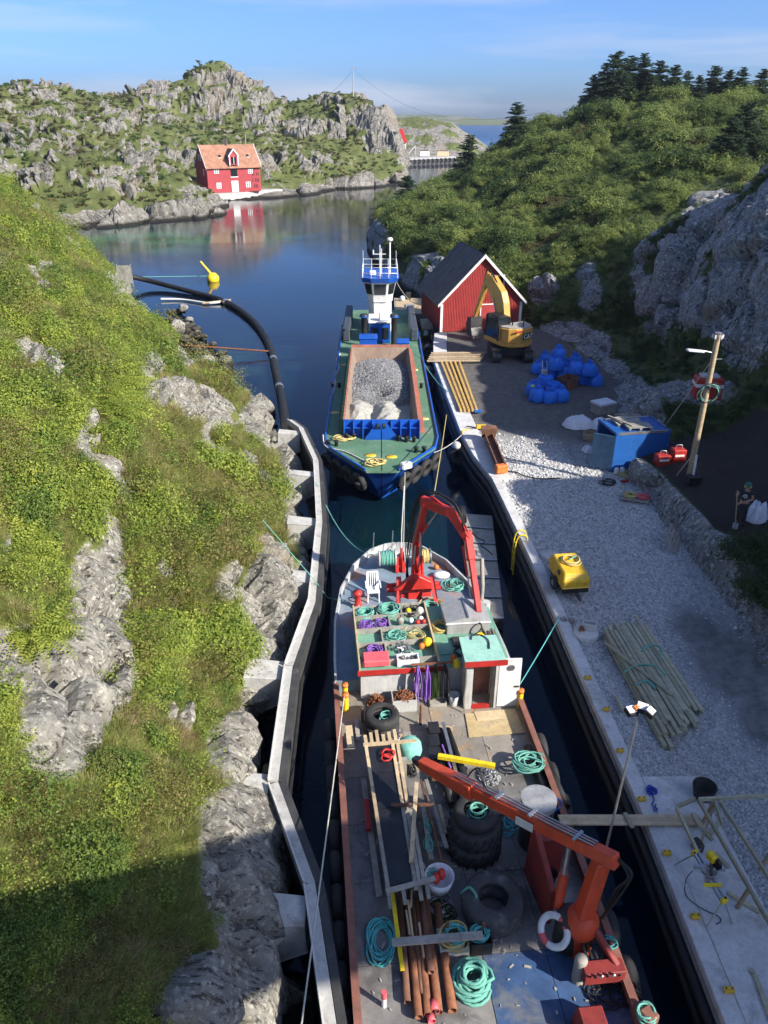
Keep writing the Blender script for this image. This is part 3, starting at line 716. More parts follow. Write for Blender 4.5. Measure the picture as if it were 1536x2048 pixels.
def scatter(name, pos, rot, scl, idx, protos, label):
    """ground cover: clumps instanced on points (stuff)"""
    n = len(pos); me = bpy.data.meshes.new(name); me.vertices.add(n); me.vertices.foreach_set('co', np.asarray(pos, np.float32).ravel())
    a = me.attributes.new('rot', 'FLOAT_VECTOR', 'POINT'); a.data.foreach_set('vector', np.asarray(rot, np.float32).ravel())
    a = me.attributes.new('scl', 'FLOAT_VECTOR', 'POINT'); a.data.foreach_set('vector', np.asarray(scl, np.float32).ravel())
    a = me.attributes.new('idx', 'INT', 'POINT'); a.data.foreach_set('value', np.asarray(idx, np.int32))
    o = bpy.data.objects.new(name, me); C.objects.link(o)
    t = bpy.data.node_groups.new(name, 'GeometryNodeTree')
    t.interface.new_socket('Geometry', in_out='INPUT', socket_type='NodeSocketGeometry'); t.interface.new_socket('Geometry', in_out='OUTPUT', socket_type='NodeSocketGeometry')
    N, L = t.nodes, t.links
    gi, go = N.new('NodeGroupInput'), N.new('NodeGroupOutput')
    iop = N.new('GeometryNodeInstanceOnPoints'); iop.inputs['Pick Instance'].default_value = True
    j = N.new('GeometryNodeJoinGeometry')
    for p in reversed(protos):
        oi = N.new('GeometryNodeObjectInfo'); oi.inputs['Object'].default_value = p; oi.inputs['As Instance'].default_value = True
        L.new(oi.outputs['Geometry'], j.inputs[0])
    mp_ = N.new('GeometryNodeMeshToPoints')
    def attr(nm, ty):
        q = N.new('GeometryNodeInputNamedAttribute'); q.data_type = ty; q.inputs['Name'].default_value = nm; return q.outputs['Attribute']
    L.new(gi.outputs[0], mp_.inputs[0]); L.new(mp_.outputs[0], iop.inputs['Points']); L.new(j.outputs[0], iop.inputs['Instance'])
    L.new(attr('idx', 'INT'), iop.inputs['Instance Index']); L.new(attr('scl', 'FLOAT_VECTOR'), iop.inputs['Scale'])
    e2r = N.new('FunctionNodeEulerToRotation'); L.new(attr('rot', 'FLOAT_VECTOR'), e2r.inputs[0]); L.new(e2r.outputs[0], iop.inputs['Rotation'])
    L.new(iop.outputs[0], go.inputs[0])
    md = o.modifiers.new('clumps', 'NODES'); md.node_group = t
    tag(o, label, kind='stuff'); return o
rng = np.random.default_rng(7)
def sample_grid(X, Y, Z, A, n, wfun):
    """n random points on a grid surface, weighted by cell area times wfun(x, y, z, attr)"""
    G = np.stack([X, Y, Z], -1)
    du = G[1:, :-1]-G[:-1, :-1]; dv = G[:-1, 1:]-G[:-1, :-1]
    area = np.linalg.norm(np.cross(du, dv), axis=-1)
    cx = [0.25*(q[1:, 1:]+q[1:, :-1]+q[:-1, 1:]+q[:-1, :-1]) for q in (X, Y, Z, A)]
    w_ = (area*wfun(*cx)).ravel(); w_ = np.maximum(w_, 0); w_ /= w_.sum()
    k = rng.choice(len(w_), n, p=w_); r, c_ = k//(X.shape[1]-1), k % (X.shape[1]-1)
    a, b = rng.random(n)[:, None], rng.random(n)[:, None]
    return G[r, c_]*(1-a)*(1-b)+G[r+1, c_]*a*(1-b)+G[r, c_+1]*(1-a)*b+G[r+1, c_+1]*a*b, A[r, c_]
def vis(x, y, z, mx=90):
    px, py = proj(x, y, z); return (px > -mx) & (px < 1536+mx) & (py < 2048+mx+60) & (y > 1.5)
def dist(p): return np.sqrt(p[:, 0]**2+p[:, 1]**2+(p[:, 2]-H)**2)
def euls(n, tilt=0.25):
    return np.stack([rng.normal(0, tilt, n), rng.normal(0, tilt, n), rng.uniform(0, 6.28, n)], -1)
def sc3(s): return np.stack([s, s, s*rng.uniform(0.8, 1.25, len(s))], -1)

# ------------------------------------------------------------------ cover of the left hillside
pl = []
for s_ in range(3): pl.append(proto(clump('bright_leaves', 10+s_, 230, 0.34, 0.34, 0.046, 0.030, 'leaf_bright')))      # 0-2
for s_ in range(2): pl.append(proto(clump('mid_leaves', 20+s_, 230, 0.34, 0.36, 0.044, 0.026, 'leaf_mid')))              # 3-4
for s_ in range(2): pl.append(proto(clump('olive_twigs', 30+s_, 230, 0.30, 0.24, 0.040, 0.014, 'leaf_olive')))           # 5-6
for s_ in range(2): pl.append(proto(tuft('green_grass', 40+s_, 70, 0.24, 0.26, 0.009, 'grass_green')))                    # 7-8
for s_ in range(2): pl.append(proto(tuft('dry_grass', 50+s_, 56, 0.24, 0.26, 0.008, 'grass_dry')))                        # 9-10
pl_big = [proto(clump('big_bush', 130+s_, 520, 0.75, 0.85, 0.05, 0.032, m_, 9)) for s_, m_ in enumerate(('leaf_bright', 'leaf_mid', 'leaf_olive'))]
pl.append(proto(fern('bracken', 60, 'leaf_bright')))                                                                      # 11
def wl_(x, y, z, a):
    d = np.sqrt(x*x+y*y+(z-H)**2); return vis(x, y, z)*(z > 1.0)*np.clip(1-2.4*a, 0, 1)/np.clip(d/12, 0.8, 5)**1.35

pos, ra = sample_grid(Xl, Yl, Zl, rk_l, 48000, wl_)
n = len(pos); d = dist(pos)
bn = fbm(pos[:, 0]*0.75, pos[:, 1]*0.55, pos[:, 2]*0.7, octv=4, seed=401)        # bushy or grassy
on = fbm(pos[:, 0]*0.55, pos[:, 1]*0.4, pos[:, 2]*0.5, octv=3, seed=411)          # green or heathery
ppx_, ppy_ = proj(pos[:, 0], pos[:, 1], pos[:, 2])
zone = blobs(ppx_, ppy_, [(60, 900, 150, 330, 0), (110, 1600, 230, 170, 0), (380, 1300, 80, 220, -20), (120, 2000, 300, 280, 0), (520, 1380, 60, 160, 0), (60, 330, 90, 60, 0), (280, 650, 150, 100, 20)], 0.5)
grz = blobs(ppx_, ppy_, [(400, 900, 200, 110, 30), (330, 1500, 120, 220, 0), (450, 760, 120, 70, 30), (330, 1800, 80, 140, 0)], 0.5)
bush = bn+0.20*zone-0.16*grz+rng.normal(0, 0.10, n) > 0.20
olive = on+rng.normal(0, 0.08, n) > 0.20
dark = fbm(pos[:, 0]*0.8, pos[:, 1]*0.6, pos[:, 2]*0.8, octv=2, seed=421) > 0.12
idx = np.where(bush, np.where(dark, rng.integers(3, 5, n), rng.integers(0, 3, n)), np.where(rng.random(n) < 0.28+0.4*(on < -0.16), rng.integers(9, 11, n), rng.integers(7, 9, n)))
idx = np.where(olive & (rng.random(n) < 0.75), rng.integers(5, 7, n), idx)
fz = blobs(ppx_, ppy_, [(275, 1340, 30, 60, 0), (60, 1330, 40, 90, 20), (30, 1130, 30, 30, 0), (215, 790, 40, 60, 0)], 0.3)
idx = np.where((fz > 0.5) & (rng.random(n) < 0.6), 11, idx)
s_ = np.clip(d/14, 0.72, 2.1)**0.85*rng.uniform(0.65, 1.35, n)*np.where(bush, 0.65+1.3*np.clip(bn, 0, 0.6), 0.9)
scatter('hillside_plants', pos-np.array([0, 0, 0.03]), euls(n), sc3(s_), idx, pl, 'grass, heather and leafy scrub covering the left hillside')

pos, ra = sample_grid(Xl, Yl, Zl, rk_l, 330, wl_); n = len(pos)
keep = fbm(pos[:, 0]*0.3, pos[:, 1]*0.25, pos[:, 2]*0.3, octv=2, seed=431) > -0.12; pos = pos[keep]; n = len(pos)
scatter('hillside_bushes', pos-np.array([0, 0, 0.12]), euls(n, .12), sc3(np.clip(dist(pos)/16, .7, 2)*rng.uniform(.6, 1.25, n)), rng.integers(0, 3, n), pl_big, 'taller bushes standing on the left hillside')

# ------------------------------------------------------------------ cover of the right hillside and the far hills
pr = []
for s_ in range(3): pr.append(proto(clump('shrub', 70+s_, 420, 1.0, 1.1, 0.15, 0.085, 'leaf_shrub', 7)))
for s_ in range(3): pr.append(proto(clump('light_shrub', 80+s_, 420, 1.0, 1.1, 0.15, 0.085, 'leaf_shrub_light', 7)))
for s_ in range(2): pr.append(proto(clump('dark_shrub', 90+s_, 420, 1.0, 1.0, 0.14, 0.08, 'leaf_dark', 7)))
for s_ in range(2): pr.append(proto(clump('heath', 95+s_, 220, 0.9, 0.6, 0.16, 0.06, 'heather', 6)))
def wr_(x, y, z, a):
    d = np.sqrt(x*x+y*y+(z-H)**2); return vis(x, y, z, 60)*(z > 1.9)*np.clip(1-1.5*a, 0, 1)/np.clip(d/45, 0.6, 4)**1.2
pos, ra = sample_grid(Xr, Yr, Zr, np.clip(rk_r+soil_r, 0, 1), 15000, wr_)
n = len(pos); d = dist(pos)
bn = fbm(pos[:, 0]*0.16, pos[:, 1]*0.11, octv=3, seed=501); on = fbm(pos[:, 0]*0.13, pos[:, 1]*0.1, octv=3, seed=511)
bn = bn+rng.normal(0, 0.13, n); idx = np.where(bn > -0.03, rng.integers(3, 6, n), np.where(bn > -0.24, rng.integers(0, 3, n), rng.integers(6, 8, n)))
idx = np.where(on > 0.2, rng.integers(8, 10, n), idx)
low = pos[:, 1] < 62
idx = np.where(low & (rng.random(n) < 0.6), rng.integers(6, 8, n), idx)
hf = np.clip(0.8+1.9*fbm(pos[:, 0]*0.22, pos[:, 1]*0.16, octv=3, seed=521), 0.3, 2.0)
s_ = np.clip(d/60, 0.40, 1.7)*rng.uniform(0.5, 1.15, n)*hf*0.72
s_ = np.where(low, s_*0.75, s_)
scatter('hill_shrubs', pos-np.array([0, 0, 0.1]), euls(n, 0.15), sc3(s_), idx, pr, 'green scrub and bushes covering the right hill')

def wf_(x, y, z, a): return vis(x, y, z, 40)*(z > 2.2)*np.clip(1-1.3*a, 0, 1)*(1-np.exp(-(((x+34)/12)**2+((y-192)/7)**2)) > 0.35)
pf = [proto(clump('heath_tuft', 610+s_, 60, 1.0, 0.6, 0.55, 0.30, 'heather', 5)) for s_ in range(2)]+[proto(clump('green_tuft', 620+s_, 60, 1.0, 0.6, 0.55, 0.30, 'leaf_shrub', 5)) for s_ in range(2)]
pos, ra = sample_grid(Xf, Yf, Zf, rk_f, 7000, wf_); n = len(pos)
idx = np.where(fbm(pos[:, 0]*0.05, pos[:, 1]*0.05, octv=3, seed=531)+rng.normal(0, .1, n) > 0.05, rng.integers(2, 4, n), rng.integers(0, 2, n))
scatter('far_heath', pos-np.array([0, 0, 0.15]), euls(n, 0.1), sc3(rng.uniform(0.35, 1.0, n)), idx, pf, 'low heath and juniper on the far hills')

tq = np.array([tuple(P(px_, py_, 2.95)) for px_, py_ in zip(rng.uniform(1450, 1560, 46), rng.uniform(1085, 1235, 46)) if px_-1450 > (py_-1085)*.35]); n = len(tq)
scatter('terrace_shrubs', tq-np.array([0, 0, .15]), euls(n, .1), sc3(rng.uniform(.4, .75, n)), rng.integers(6, 8, n), pr, 'dark green shrubs growing over the terrace wall')

# ------------------------------------------------------------------ spruces, each a tree of its own
def make_spruce(seed, h, r):
    g = random.Random(seed)
    root = thing('spruce_tree', 'spruce', 'tree', (0, 0, 0))
    t = MB(); t.tube([(0, 0, -0.3), (g.uniform(-.05, .05), 0.03, h*0.5), (0, 0, h*0.98)], 0.022*h, 7, taper=0.1); t.build('trunk', 'bark', root)
    lv = []; lim = MB(); z = 0.10*h
    while z < h*0.985:
        k = 1-z/h; nb = 7 if k > 0.25 else 5
        for i in range(nb):
            a = g.uniform(0, 6.28); L = r*(0.18+0.95*k**0.85)*g.uniform(0.65, 1.15); d = Vector((math.cos(a), math.sin(a), 0)); s = Vector((-d.y, d.x, 0))
            up = 0.35 if k < 0.3 else -0.05
            m = max(3, int(L/0.16))
            tip = None
            for j in range(m):
                f = (j+0.6)/m; p = d*L*f+Vector((0, 0, z+L*(up*f-0.22*f*f+0.12*f**3)))
                wd = L*0.36*(1-f*0.7); tip = p
                for q in range(6):
                    o = s*g.uniform(-1, 1)*wd+Vector((0, 0, g.uniform(-.12, .06)))*L*0.5
                    nn = (Vector((0, 0, 1))+rvec(g)*0.7).normalized(); al = (d+s*g.uniform(-.7, .7)+Vector((0, 0, 0.15))).normalized(); al = (al-nn*al.dot(nn)).normalized()
                    k2 = g.uniform(.8, 1.3); lv.append((p+o, nn, al, 0.40*k2, 0.15*k2))
            lim.cyl((0, 0, z), tip, 0.012*L+0.01, 0.004, 4, False)
        z += h*g.uniform(0.026, 0.04)
    for i in range(8): lv.append((Vector((0, 0, h*(0.95+0.008*i))), rvec(g), Vector((0, 0, 1)), 0.3, 0.08))
    me = leaf_mesh('crown', lv, 'spruce_needle'); o = bpy.data.objects.new('crown', me); C.objects.link(o); o.parent = root
    lim.build('limbs', 'bark', root); return root
def ground_r(x, y):
    d = (Xr-x)**2+(Yr-y)**2; return float(Zr.ravel()[np.argmin(d)])
kinds = [make_spruce(701, 7.0, 2.9), make_spruce(702, 7.0, 2.5), make_spruce(703, 7.0, 3.2)]
# photo x of the stem, photo y of the tip, distance, label
trees = [(1190, 150, 139, 'leftmost spruce of the dark clump on the hilltop'), (1212, 126, 136, 'second spruce from the left in the hilltop clump'), (1238, 104, 138, 'tallest spruce of the hilltop clump, pointed crown'),
         (1264, 112, 135, 'spruce just right of the tallest one on the hilltop'), (1290, 106, 136, 'slim topped spruce in the middle of the hilltop clump'), (1322, 122, 132, 'broad spruce right of the hilltop clump'),
         (1352, 130, 130, 'spruce with a thin leader left of the gap on the ridge'), (1378, 142, 128, 'low spruce in the gap along the ridge'), (1432, 132, 120, 'full spruce standing alone right of the ridge gap'),
         (1462, 140, 118, 'narrow spruce between two fuller ones on the right ridge'), (1490, 134, 116, 'second spruce from the right edge on the ridge'), (1530, 138, 112, 'spruce cut by the right edge of the photo'),
         (1036, 205, 150, 'lone small spruce on the skyline left of the hill'), (940, 262, 148, 'dark bushy spruce low on the left shoulder of the hill'), (1030, 292, 128, 'short spruce hidden in scrub on the left hillside shoulder'),
         (1305, 150, 126, 'lower dark spruce in front of the hilltop clump'), (1250, 150, 128, 'bushy spruce at the foot of the hilltop clump'), (1505, 205, 88, 'large dark tree above the cliff at the right edge'),
         (1470, 235, 84, 'bushy tree left of the large one above the cliff'), (1400, 150, 124, 'small round spruce right of the ridge gap'), (815, 352, 142, 'small young spruce at the water end of the headland')]
used = set()
for i, (x, yt, Y, lab) in enumerate(trees):
    if i < 13:                                   # stand the ridge trees on the skyline
        best = -9
        for Yt in range(84, 166, 3):
            xx = PY(x, yt, Yt).x; e_ = (ground_r(xx, Yt)-H)/Yt
            if e_ > best: best, Y = e_, Yt
    t_ = PY(x, yt, Y); zb = ground_r(t_.x, Y)-0.3; hh = min(max(2.5, t_.z-zb), 9.0); k = i % 3
    if k in used: o = copy_tree(kinds[k])
    else: o = kinds[k]; used.add(k)
    o.location = (t_.x, Y, zb); wd = 1.2 if hh > 5 else 1.3
    o.scale = (hh/7*wd, hh/7*wd, hh/7); o.rotation_euler = (0, 0, i*1.7)
    tag(o, lab, 'tree', 'spruce trees on the hill')
# ------------------------------------------------------------------ the bridge the photograph is taken from (its deck throws the band of shade)
mat('bridge_concrete', (0.42, 0.41, 0.39), 0.85, var=0.15, scale=1.5, dirt=(0.2, 0.19, 0.17), dirt_amt=0.3)
mat('rail_steel', (0.45, 0.46, 0.47), 0.4, 0.8, var=0.1)
BA = math.atan(0.124)
br = thing('bridge', 'narrow concrete road bridge crossing high above the canal', 'bridge', (0, -0.27, 14.2), BA)
R4 = Matrix.Rotation(BA, 4, 'Z')
def bw(x, y, z): q = R4@Vector((x, y, 0)); return Vector((q.x, q.y-0.27, z))
def bbox(mb, x0, x1, y0, y1, z0, z1): return mb.prism([bw(x0, y0, 0), bw(x1, y0, 0), bw(x1, y1, 0), bw(x0, y1, 0)], z0, z1)
bbox(MB(), -30, 34, -3.3, 0, 14.3, 14.9).build('deck', 'bridge_concrete', br, 0.03)
for y in (-0.08, -3.2):
    for z in (15.3, 15.65, 16.0): MB().tube([bw(-30, y, z), bw(34, y, z)], 0.022, 6).build('handrail', 'rail_steel', br)
    for k in range(27): MB().cyl(bw(-29+k*2.4, y, 14.9), bw(-29+k*2.4, y, 16.0), 0.025, n=6).build('post', 'rail_steel', br)
for x in (-11, 24): bbox(MB(), x-1.2, x+1.2, -3.0, -0.3, 8, 14.3).build('pier', 'bridge_concrete', br)
# ------------------------------------------------------------------ shared materials
mat('concrete', (0.60, 0.59, 0.57), 0.85, var=0.14, scale=2, dirt=(0.38, 0.36, 0.33), dirt_amt=0.42, dirt_scale=0.9, bmp=0.2)
mat('concrete_new', (0.47, 0.46, 0.43), 0.85, var=0.14, scale=2.5, dirt=(0.27, 0.24, 0.20), dirt_amt=0.42, dirt_scale=1.2, bmp=0.2)
mat('wet_concrete', (0.07, 0.07, 0.07), 0.6, var=0.4, scale=1.5, dirt=(0.02, 0.02, 0.015), dirt_amt=0.5)
mat('black_rubber', (0.016, 0.016, 0.017), 0.62, var=0.35, scale=3, dirt=(0.07, 0.065, 0.06), dirt_amt=0.25, bmp=0.3)
mat('tyre_rubber', (0.03, 0.03, 0.031), 0.75, var=0.35, scale=4, dirt=(0.10, 0.09, 0.08), dirt_amt=0.32, dirt_scale=3, bmp=0.4, bscale=25)
mat('timber', (0.42, 0.32, 0.20), 0.8, var=0.25, scale=2, stretch=(1, 1, 8), bmp=0.3, bscale=30, rnd=0.18)
mat('timber_new', (0.55, 0.42, 0.26), 0.75, var=0.2, scale=3, bmp=0.2, rnd=0.15)
mat('timber_grey', (0.33, 0.31, 0.27), 0.85, var=0.25, scale=3, dirt=(0.18, 0.16, 0.13), dirt_amt=0.35, bmp=0.3, rnd=0.18)
mat('timber_green', (0.41, 0.38, 0.26), 0.8, var=0.22, scale=3, dirt=(0.26, 0.23, 0.15), dirt_amt=0.3, bmp=0.25, rnd=0.22)
mat('yellow_paint', (0.75, 0.46, 0.03), 0.5, var=0.15, dirt=(0.28, 0.16, 0.05), dirt_amt=0.25)
mat('yellow_bright', (0.85, 0.62, 0.02), 0.45, var=0.1, dirt=(0.3, 0.2, 0.05), dirt_amt=0.15)
mat('cat_yellow', (0.56, 0.31, 0.06), 0.45, var=0.12, dirt=(0.25, 0.17, 0.07), dirt_amt=0.25)
mat('blue_tarp', (0.02, 0.19, 0.76), 0.55, var=0.2, scale=5, bmp=0.35, bscale=9)
mat('blue_paint', (0.012, 0.11, 0.42), 0.45, var=0.15, dirt=(0.05, 0.09, 0.16), dirt_amt=0.22)
mat('container_blue', (0.012, 0.10, 0.36), 0.5, var=0.12, dirt=(0.05, 0.07, 0.10), dirt_amt=0.25)
mat('container_door', (0.055, 0.13, 0.22), 0.6, var=0.2, dirt=(0.10, 0.13, 0.15), dirt_amt=0.35)
mat('red_paint', (0.42, 0.025, 0.02), 0.5, var=0.15, dirt=(0.16, 0.03, 0.02), dirt_amt=0.25)
mat('shed_red', (0.38, 0.045, 0.04), 0.65, var=0.15, scale=1.5, dirt=(0.25, 0.03, 0.025), dirt_amt=0.35)
mat('white_paint', (0.78, 0.77, 0.74), 0.5, var=0.06, dirt=(0.5, 0.46, 0.40), dirt_amt=0.18)
mat('dark_glass', (0.015, 0.02, 0.025), 0.08, var=0.2, bmp=0)
mat('black_steel', (0.02, 0.02, 0.022), 0.5, 0.3, var=0.3)
mat('dark_steel', (0.06, 0.06, 0.062), 0.5, 0.5, var=0.3, dirt=(0.10, 0.06, 0.04), dirt_amt=0.3)
mat('galvanised', (0.52, 0.53, 0.54), 0.38, 0.85, var=0.15)
mat('rust', (0.24, 0.095, 0.045), 0.85, var=0.35, scale=5, dirt=(0.12, 0.05, 0.03), dirt_amt=0.5, bmp=0.4)
mat('brown_rust', (0.17, 0.08, 0.05), 0.8, var=0.3, scale=4, dirt=(0.30, 0.15, 0.08), dirt_amt=0.35, bmp=0.35)
mat('white_plastic', (0.74, 0.75, 0.78), 0.45, var=0.08, scale=6, bmp=0.3, bscale=8)
mat('slate', (0.085, 0.070, 0.062), 0.7, var=0.3, scale=2, bmp=0.2, rnd=0.25)
mat('rope_green', (0.15, 0.42, 0.34), 0.8, var=0.2, scale=30, bmp=0.6, bscale=60)
mat('rope_teal', (0.10, 0.45, 0.44), 0.8, var=0.2, scale=30, bmp=0.6, bscale=60)
mat('rope_yellow', (0.62, 0.50, 0.20), 0.8, var=0.2, scale=30, bmp=0.6, bscale=60)
mat('rope_white', (0.60, 0.58, 0.50), 0.8, var=0.15, scale=30, bmp=0.5, bscale=60)
mat('rope_purple', (0.22, 0.10, 0.42), 0.8, var=0.25, scale=25, bmp=0.5, bscale=60)
mat('rope_black', (0.02, 0.02, 0.024), 0.7, var=0.3, scale=25)
mat('rope_blue', (0.02, 0.06, 0.42), 0.8, var=0.2, scale=25)
mat('hose_yellow', (0.62, 0.44, 0.14), 0.6, var=0.15, scale=10)
mat('orange_plastic', (0.75, 0.20, 0.04), 0.5, var=0.1)
mat('pink_paint', (0.72, 0.12, 0.14), 0.55, var=0.1)

# ------------------------------------------------------------------ gravel yard
qY = [-8, 2, 8.6, 13.4, 16.9, 25.1, 31, 33.4, 36.3, 39.5, 46, 53.6, 58, 62, 66, 69, 72]
qX = [6.6, 6.58, 6.5, 6.42, 6.2, 5.77, 5.35, 5.15, 4.55, 4.2, 3.85, 3.5, 3.75, 4.1, 4.2, 4.3, 4.6]
def qx(y): return float(np.interp(y, qY, qX))
YV = np.concatenate([np.arange(-8, 40, 0.25), np.arange(40, 71.5, 0.45)]); TV = np.linspace(0, 1, 46)
tt, yy = np.meshgrid(TV, YV)
x0 = np.interp(yy, qY, qX)+0.25; x1 = np.interp(yy, RB_Y, RB_X)+0.5
X = x0+(x1-x0)*tt
Z = 1.55+0.05*fbm(X*1.3, yy*1.3, octv=3, seed=801)+0.06*sstep(0.5, 1, tt)
ppx_, ppy_ = proj(X, yy, Z)
dark = np.clip(sstep(36.5, 41.5, yy+0.42*(X-6)+1.2*fbm(X*0.5, yy*0.5, octv=3, seed=811)), 0, 1)
rut = np.clip(1.6*fbm(X*1.1, yy*0.10, octv=3, seed=831)-.25, 0, .55)*sstep(.25, .5, tt)*sstep(1., .8, tt)*(yy > 16)
mud = np.maximum(rut, blobs(ppx_, ppy_, [(1470, 1330, 120, 75, 38), (1400, 1260, 70, 40, 30), (1540, 1440, 90, 60, 35)], 0.4))
Z = Z-0.10*mud+0.05*mud*np.sin((X*0.9-yy*0.45)*9)
grid_mesh('gravel_yard', X, yy, Z, {'dark': dark, 'mud': mud}, 'concrete')
m, nt, b, out = new_mat('gravel')
v = coords(nt, 'Object')
vo = nt.nodes.new('ShaderNodeTexVoronoi'); vo.inputs['Scale'].default_value = 14; nt.links.new(v, vo.inputs['Vector'])
hsv = nt.nodes.new('ShaderNodeSeparateColor'); nt.links.new(vo.outputs['Color'], hsv.inputs[0])
c = ramp(nt, hsv.outputs[0], [(0.0, (0.31, 0.31, 0.31)), (0.5, (0.45, 0.447, 0.44)), (1.0, (0.60, 0.595, 0.585))])
c = mixc(nt, ramp(nt, noise_node(nt, 0.8, 6, 0.65, v), [(0.42, (0, 0, 0)), (0.62, (0.8, 0.8, 0.8))]), c, (0.48, 0.475, 0.46))
at = nt.nodes.new('ShaderNodeAttribute'); at.attribute_name = 'dark'
dk = ramp(nt, noise_node(nt, 2.5, 8, 0.7, v), [(0.3, (0.06, 0.057, 0.054)), (0.72, (0.16, 0.15, 0.14))])
c = mixc(nt, at.outputs['Fac'], c, dk)
at2 = nt.nodes.new('ShaderNodeAttribute'); at2.attribute_name = 'mud'
c = mixc(nt, at2.outputs['Fac'], c, ramp(nt, noise_node(nt, 3.0, 8, 0.7, v), [(0.3, (0.09, 0.088, 0.086)), (0.7, (0.24, 0.235, 0.23))]))
nt.links.new(c, b.inputs['Base Color']); b.inputs['Roughness'].default_value = 0.9
bump(nt, b, vo.outputs['Distance'], 0.8, 0.03)
bpy.data.objects['gravel_yard'].data.materials[0] = m
tag(bpy.data.objects['gravel_yard'], 'pale crushed stone yard turning to dark gravel by the shed')
# loose crushed stone lying on the yard
m, nt, b, out = new_mat('crushed_stone')
oi = nt.nodes.new('ShaderNodeObjectInfo')
nt.links.new(ramp(nt, oi.outputs['Random'], [(0, (0.28, 0.28, 0.28)), (0.5, (0.43, 0.427, 0.42)), (1, (0.62, 0.615, 0.60))]), b.inputs['Base Color']); b.inputs['Roughness'].default_value = 0.9
def stone_mesh(name, seed, material, sub=1, rough=0.25, flat=0.65):
    bm = bmesh.new(); bmesh.ops.create_icosphere(bm, subdivisions=sub, radius=0.5); g = random.Random(seed); o = Vector((g.uniform(-9, 9), g.uniform(-9, 9), g.uniform(-9, 9)))
    pl_ = [(rvec(g), g.uniform(0.25, 0.42)) for _ in range(7)]
    for v_ in bm.verts:
        p = v_.co.copy()
        for n_, d_ in pl_:
            k = p.dot(n_)-d_
            if k > 0: p -= n_*k
        p *= 1+rough*mnoise.noise(p*3+o); v_.co = Vector((p.x, p.y*0.85, p.z*flat))
    me = bpy.data.meshes.new(name); bm.to_mesh(me); bm.free(); me.materials.append(M[material]); return me
ps = [proto(stone_mesh('crushed_stone', 900+k, 'crushed_stone')) for k in range(5)]
slab = [(6.5, 14.74), (8.12, 14.74), (8.35, 10.3), (8.9, 4), (9.2, -7), (6.5, -7)]
def wst(x, y, z, a):
    ok = vis(x, y, z, 40)*(y < 40)*np.clip(1-1.2*a, 0, 1); ok = ok*((y > 14.8) | (x > np.interp(y, [-7, 4, 10.3, 14.74], [9.2, 8.9, 8.35, 8.12])))
    patch = np.clip(1.25-1.6*np.abs(fbm(x*0.35, y*0.2, octv=3, seed=821)+0.05), 0.12, 1)
    return ok/np.clip(y/16, 0.7, 3)**1.6*np.where(y > 22, patch, 1)
pos, ra = sample_grid(X, yy, Z, np.clip(dark+mud, 0, 1), 26000, wst); n = len(pos)
s_ = rng.lognormal(math.log(0.075), 0.32, n)*np.clip(pos[:, 1]/20, 0.95, 1.5)
scatter('loose_gravel', pos+np.array([0, 0, 0.012]), np.stack([rng.uniform(-.6, .6, n), rng.uniform(-.6, .6, n), rng.uniform(0, 6.28, n)], -1), sc3(s_), rng.integers(0, 5, n), ps, 'loose grey crushed stone covering the quay yard')

# ------------------------------------------------------------------ quay wall, cap, fenders
qw = thing('quay_wall', 'long concrete quay wall with black fender pipes along the yard', 'quay wall', (6, 20, 0))
Yq = [-8, 2, 8.6, 13.4, 16.9, 21, 25.1, 31, 33.4, 36.3, 39.5, 46, 53.6, 58, 61.2, 65, 69, 72]
def strip(mb, Ys, a, b_, z0, z1):
    L_ = [(qx(y)+a, y) for y in Ys]; R_ = [(qx(y)+b_, y) for y in Ys]
    n = len(Ys); vs = []
    for (xa, y), (xb, _) in zip(L_, R_): vs += [(xa, y, z0), (xb, y, z0), (xb, y, z1), (xa, y, z1)]
    fs = [(0, 1, 2, 3), (4*n-1, 4*n-2, 4*n-3, 4*n-4)]
    for i in range(n-1):
        for k in range(4): fs.append((4*i+k, 4*i+4+k, 4*i+4+(k+1) % 4, 4*i+(k+1) % 4))
    return mb.add(vs, fs)
strip(MB(), Yq, 0.06, 0.30, -2.5, 1.42).build('wall', 'wet_concrete', qw)
strip(MB(), [y for y in Yq if y <= 33.4], 0.0, 0.40, 1.424, 1.64).build('cap', 'concrete', qw, 0.02)
strip(MB(), [y for y in Yq if 33.4 <= y <= 61.2], 0.0, 1.0, 1.424, 1.645).build('cap', 'concrete', qw, 0.02)
for dx, z, r in ((-0.10, 1.18, 0.13), (-0.13, 0.72, 0.10)):
    pts = catmull([(qx(y)+dx, y, z) for y in Yq if y <= 46], 4); MB().tube(pts, r, 8).build('fender_pipe', 'black_rubber', qw)
strip(MB(), [y for y in Yq if y <= 53.6], -0.07, 0.055, 0.92, 0.99).build('ledge', 'timber_grey', qw)
strip(MB(), [y for y in Yq if y <= 53.6], -0.05, 0.055, 1.34, 1.41).build('ledge', 'timber_grey', qw)
sl = MB(); sl.prism([(qx(14.74)+0.403, 14.74), (8.12, 14.74), (8.35, 10.3), (8.9, 4), (9.2, -7), (qx(-7)+0.403, -7), (qx(4)+0.403, 4), (qx(10.3)+0.403, 10.3)][::-1], 1.3, 1.655)
struct(sl.build('quay_slab', 'concrete', None, 0.015))['label'] = 'pale concrete slab at the near end of the quay'
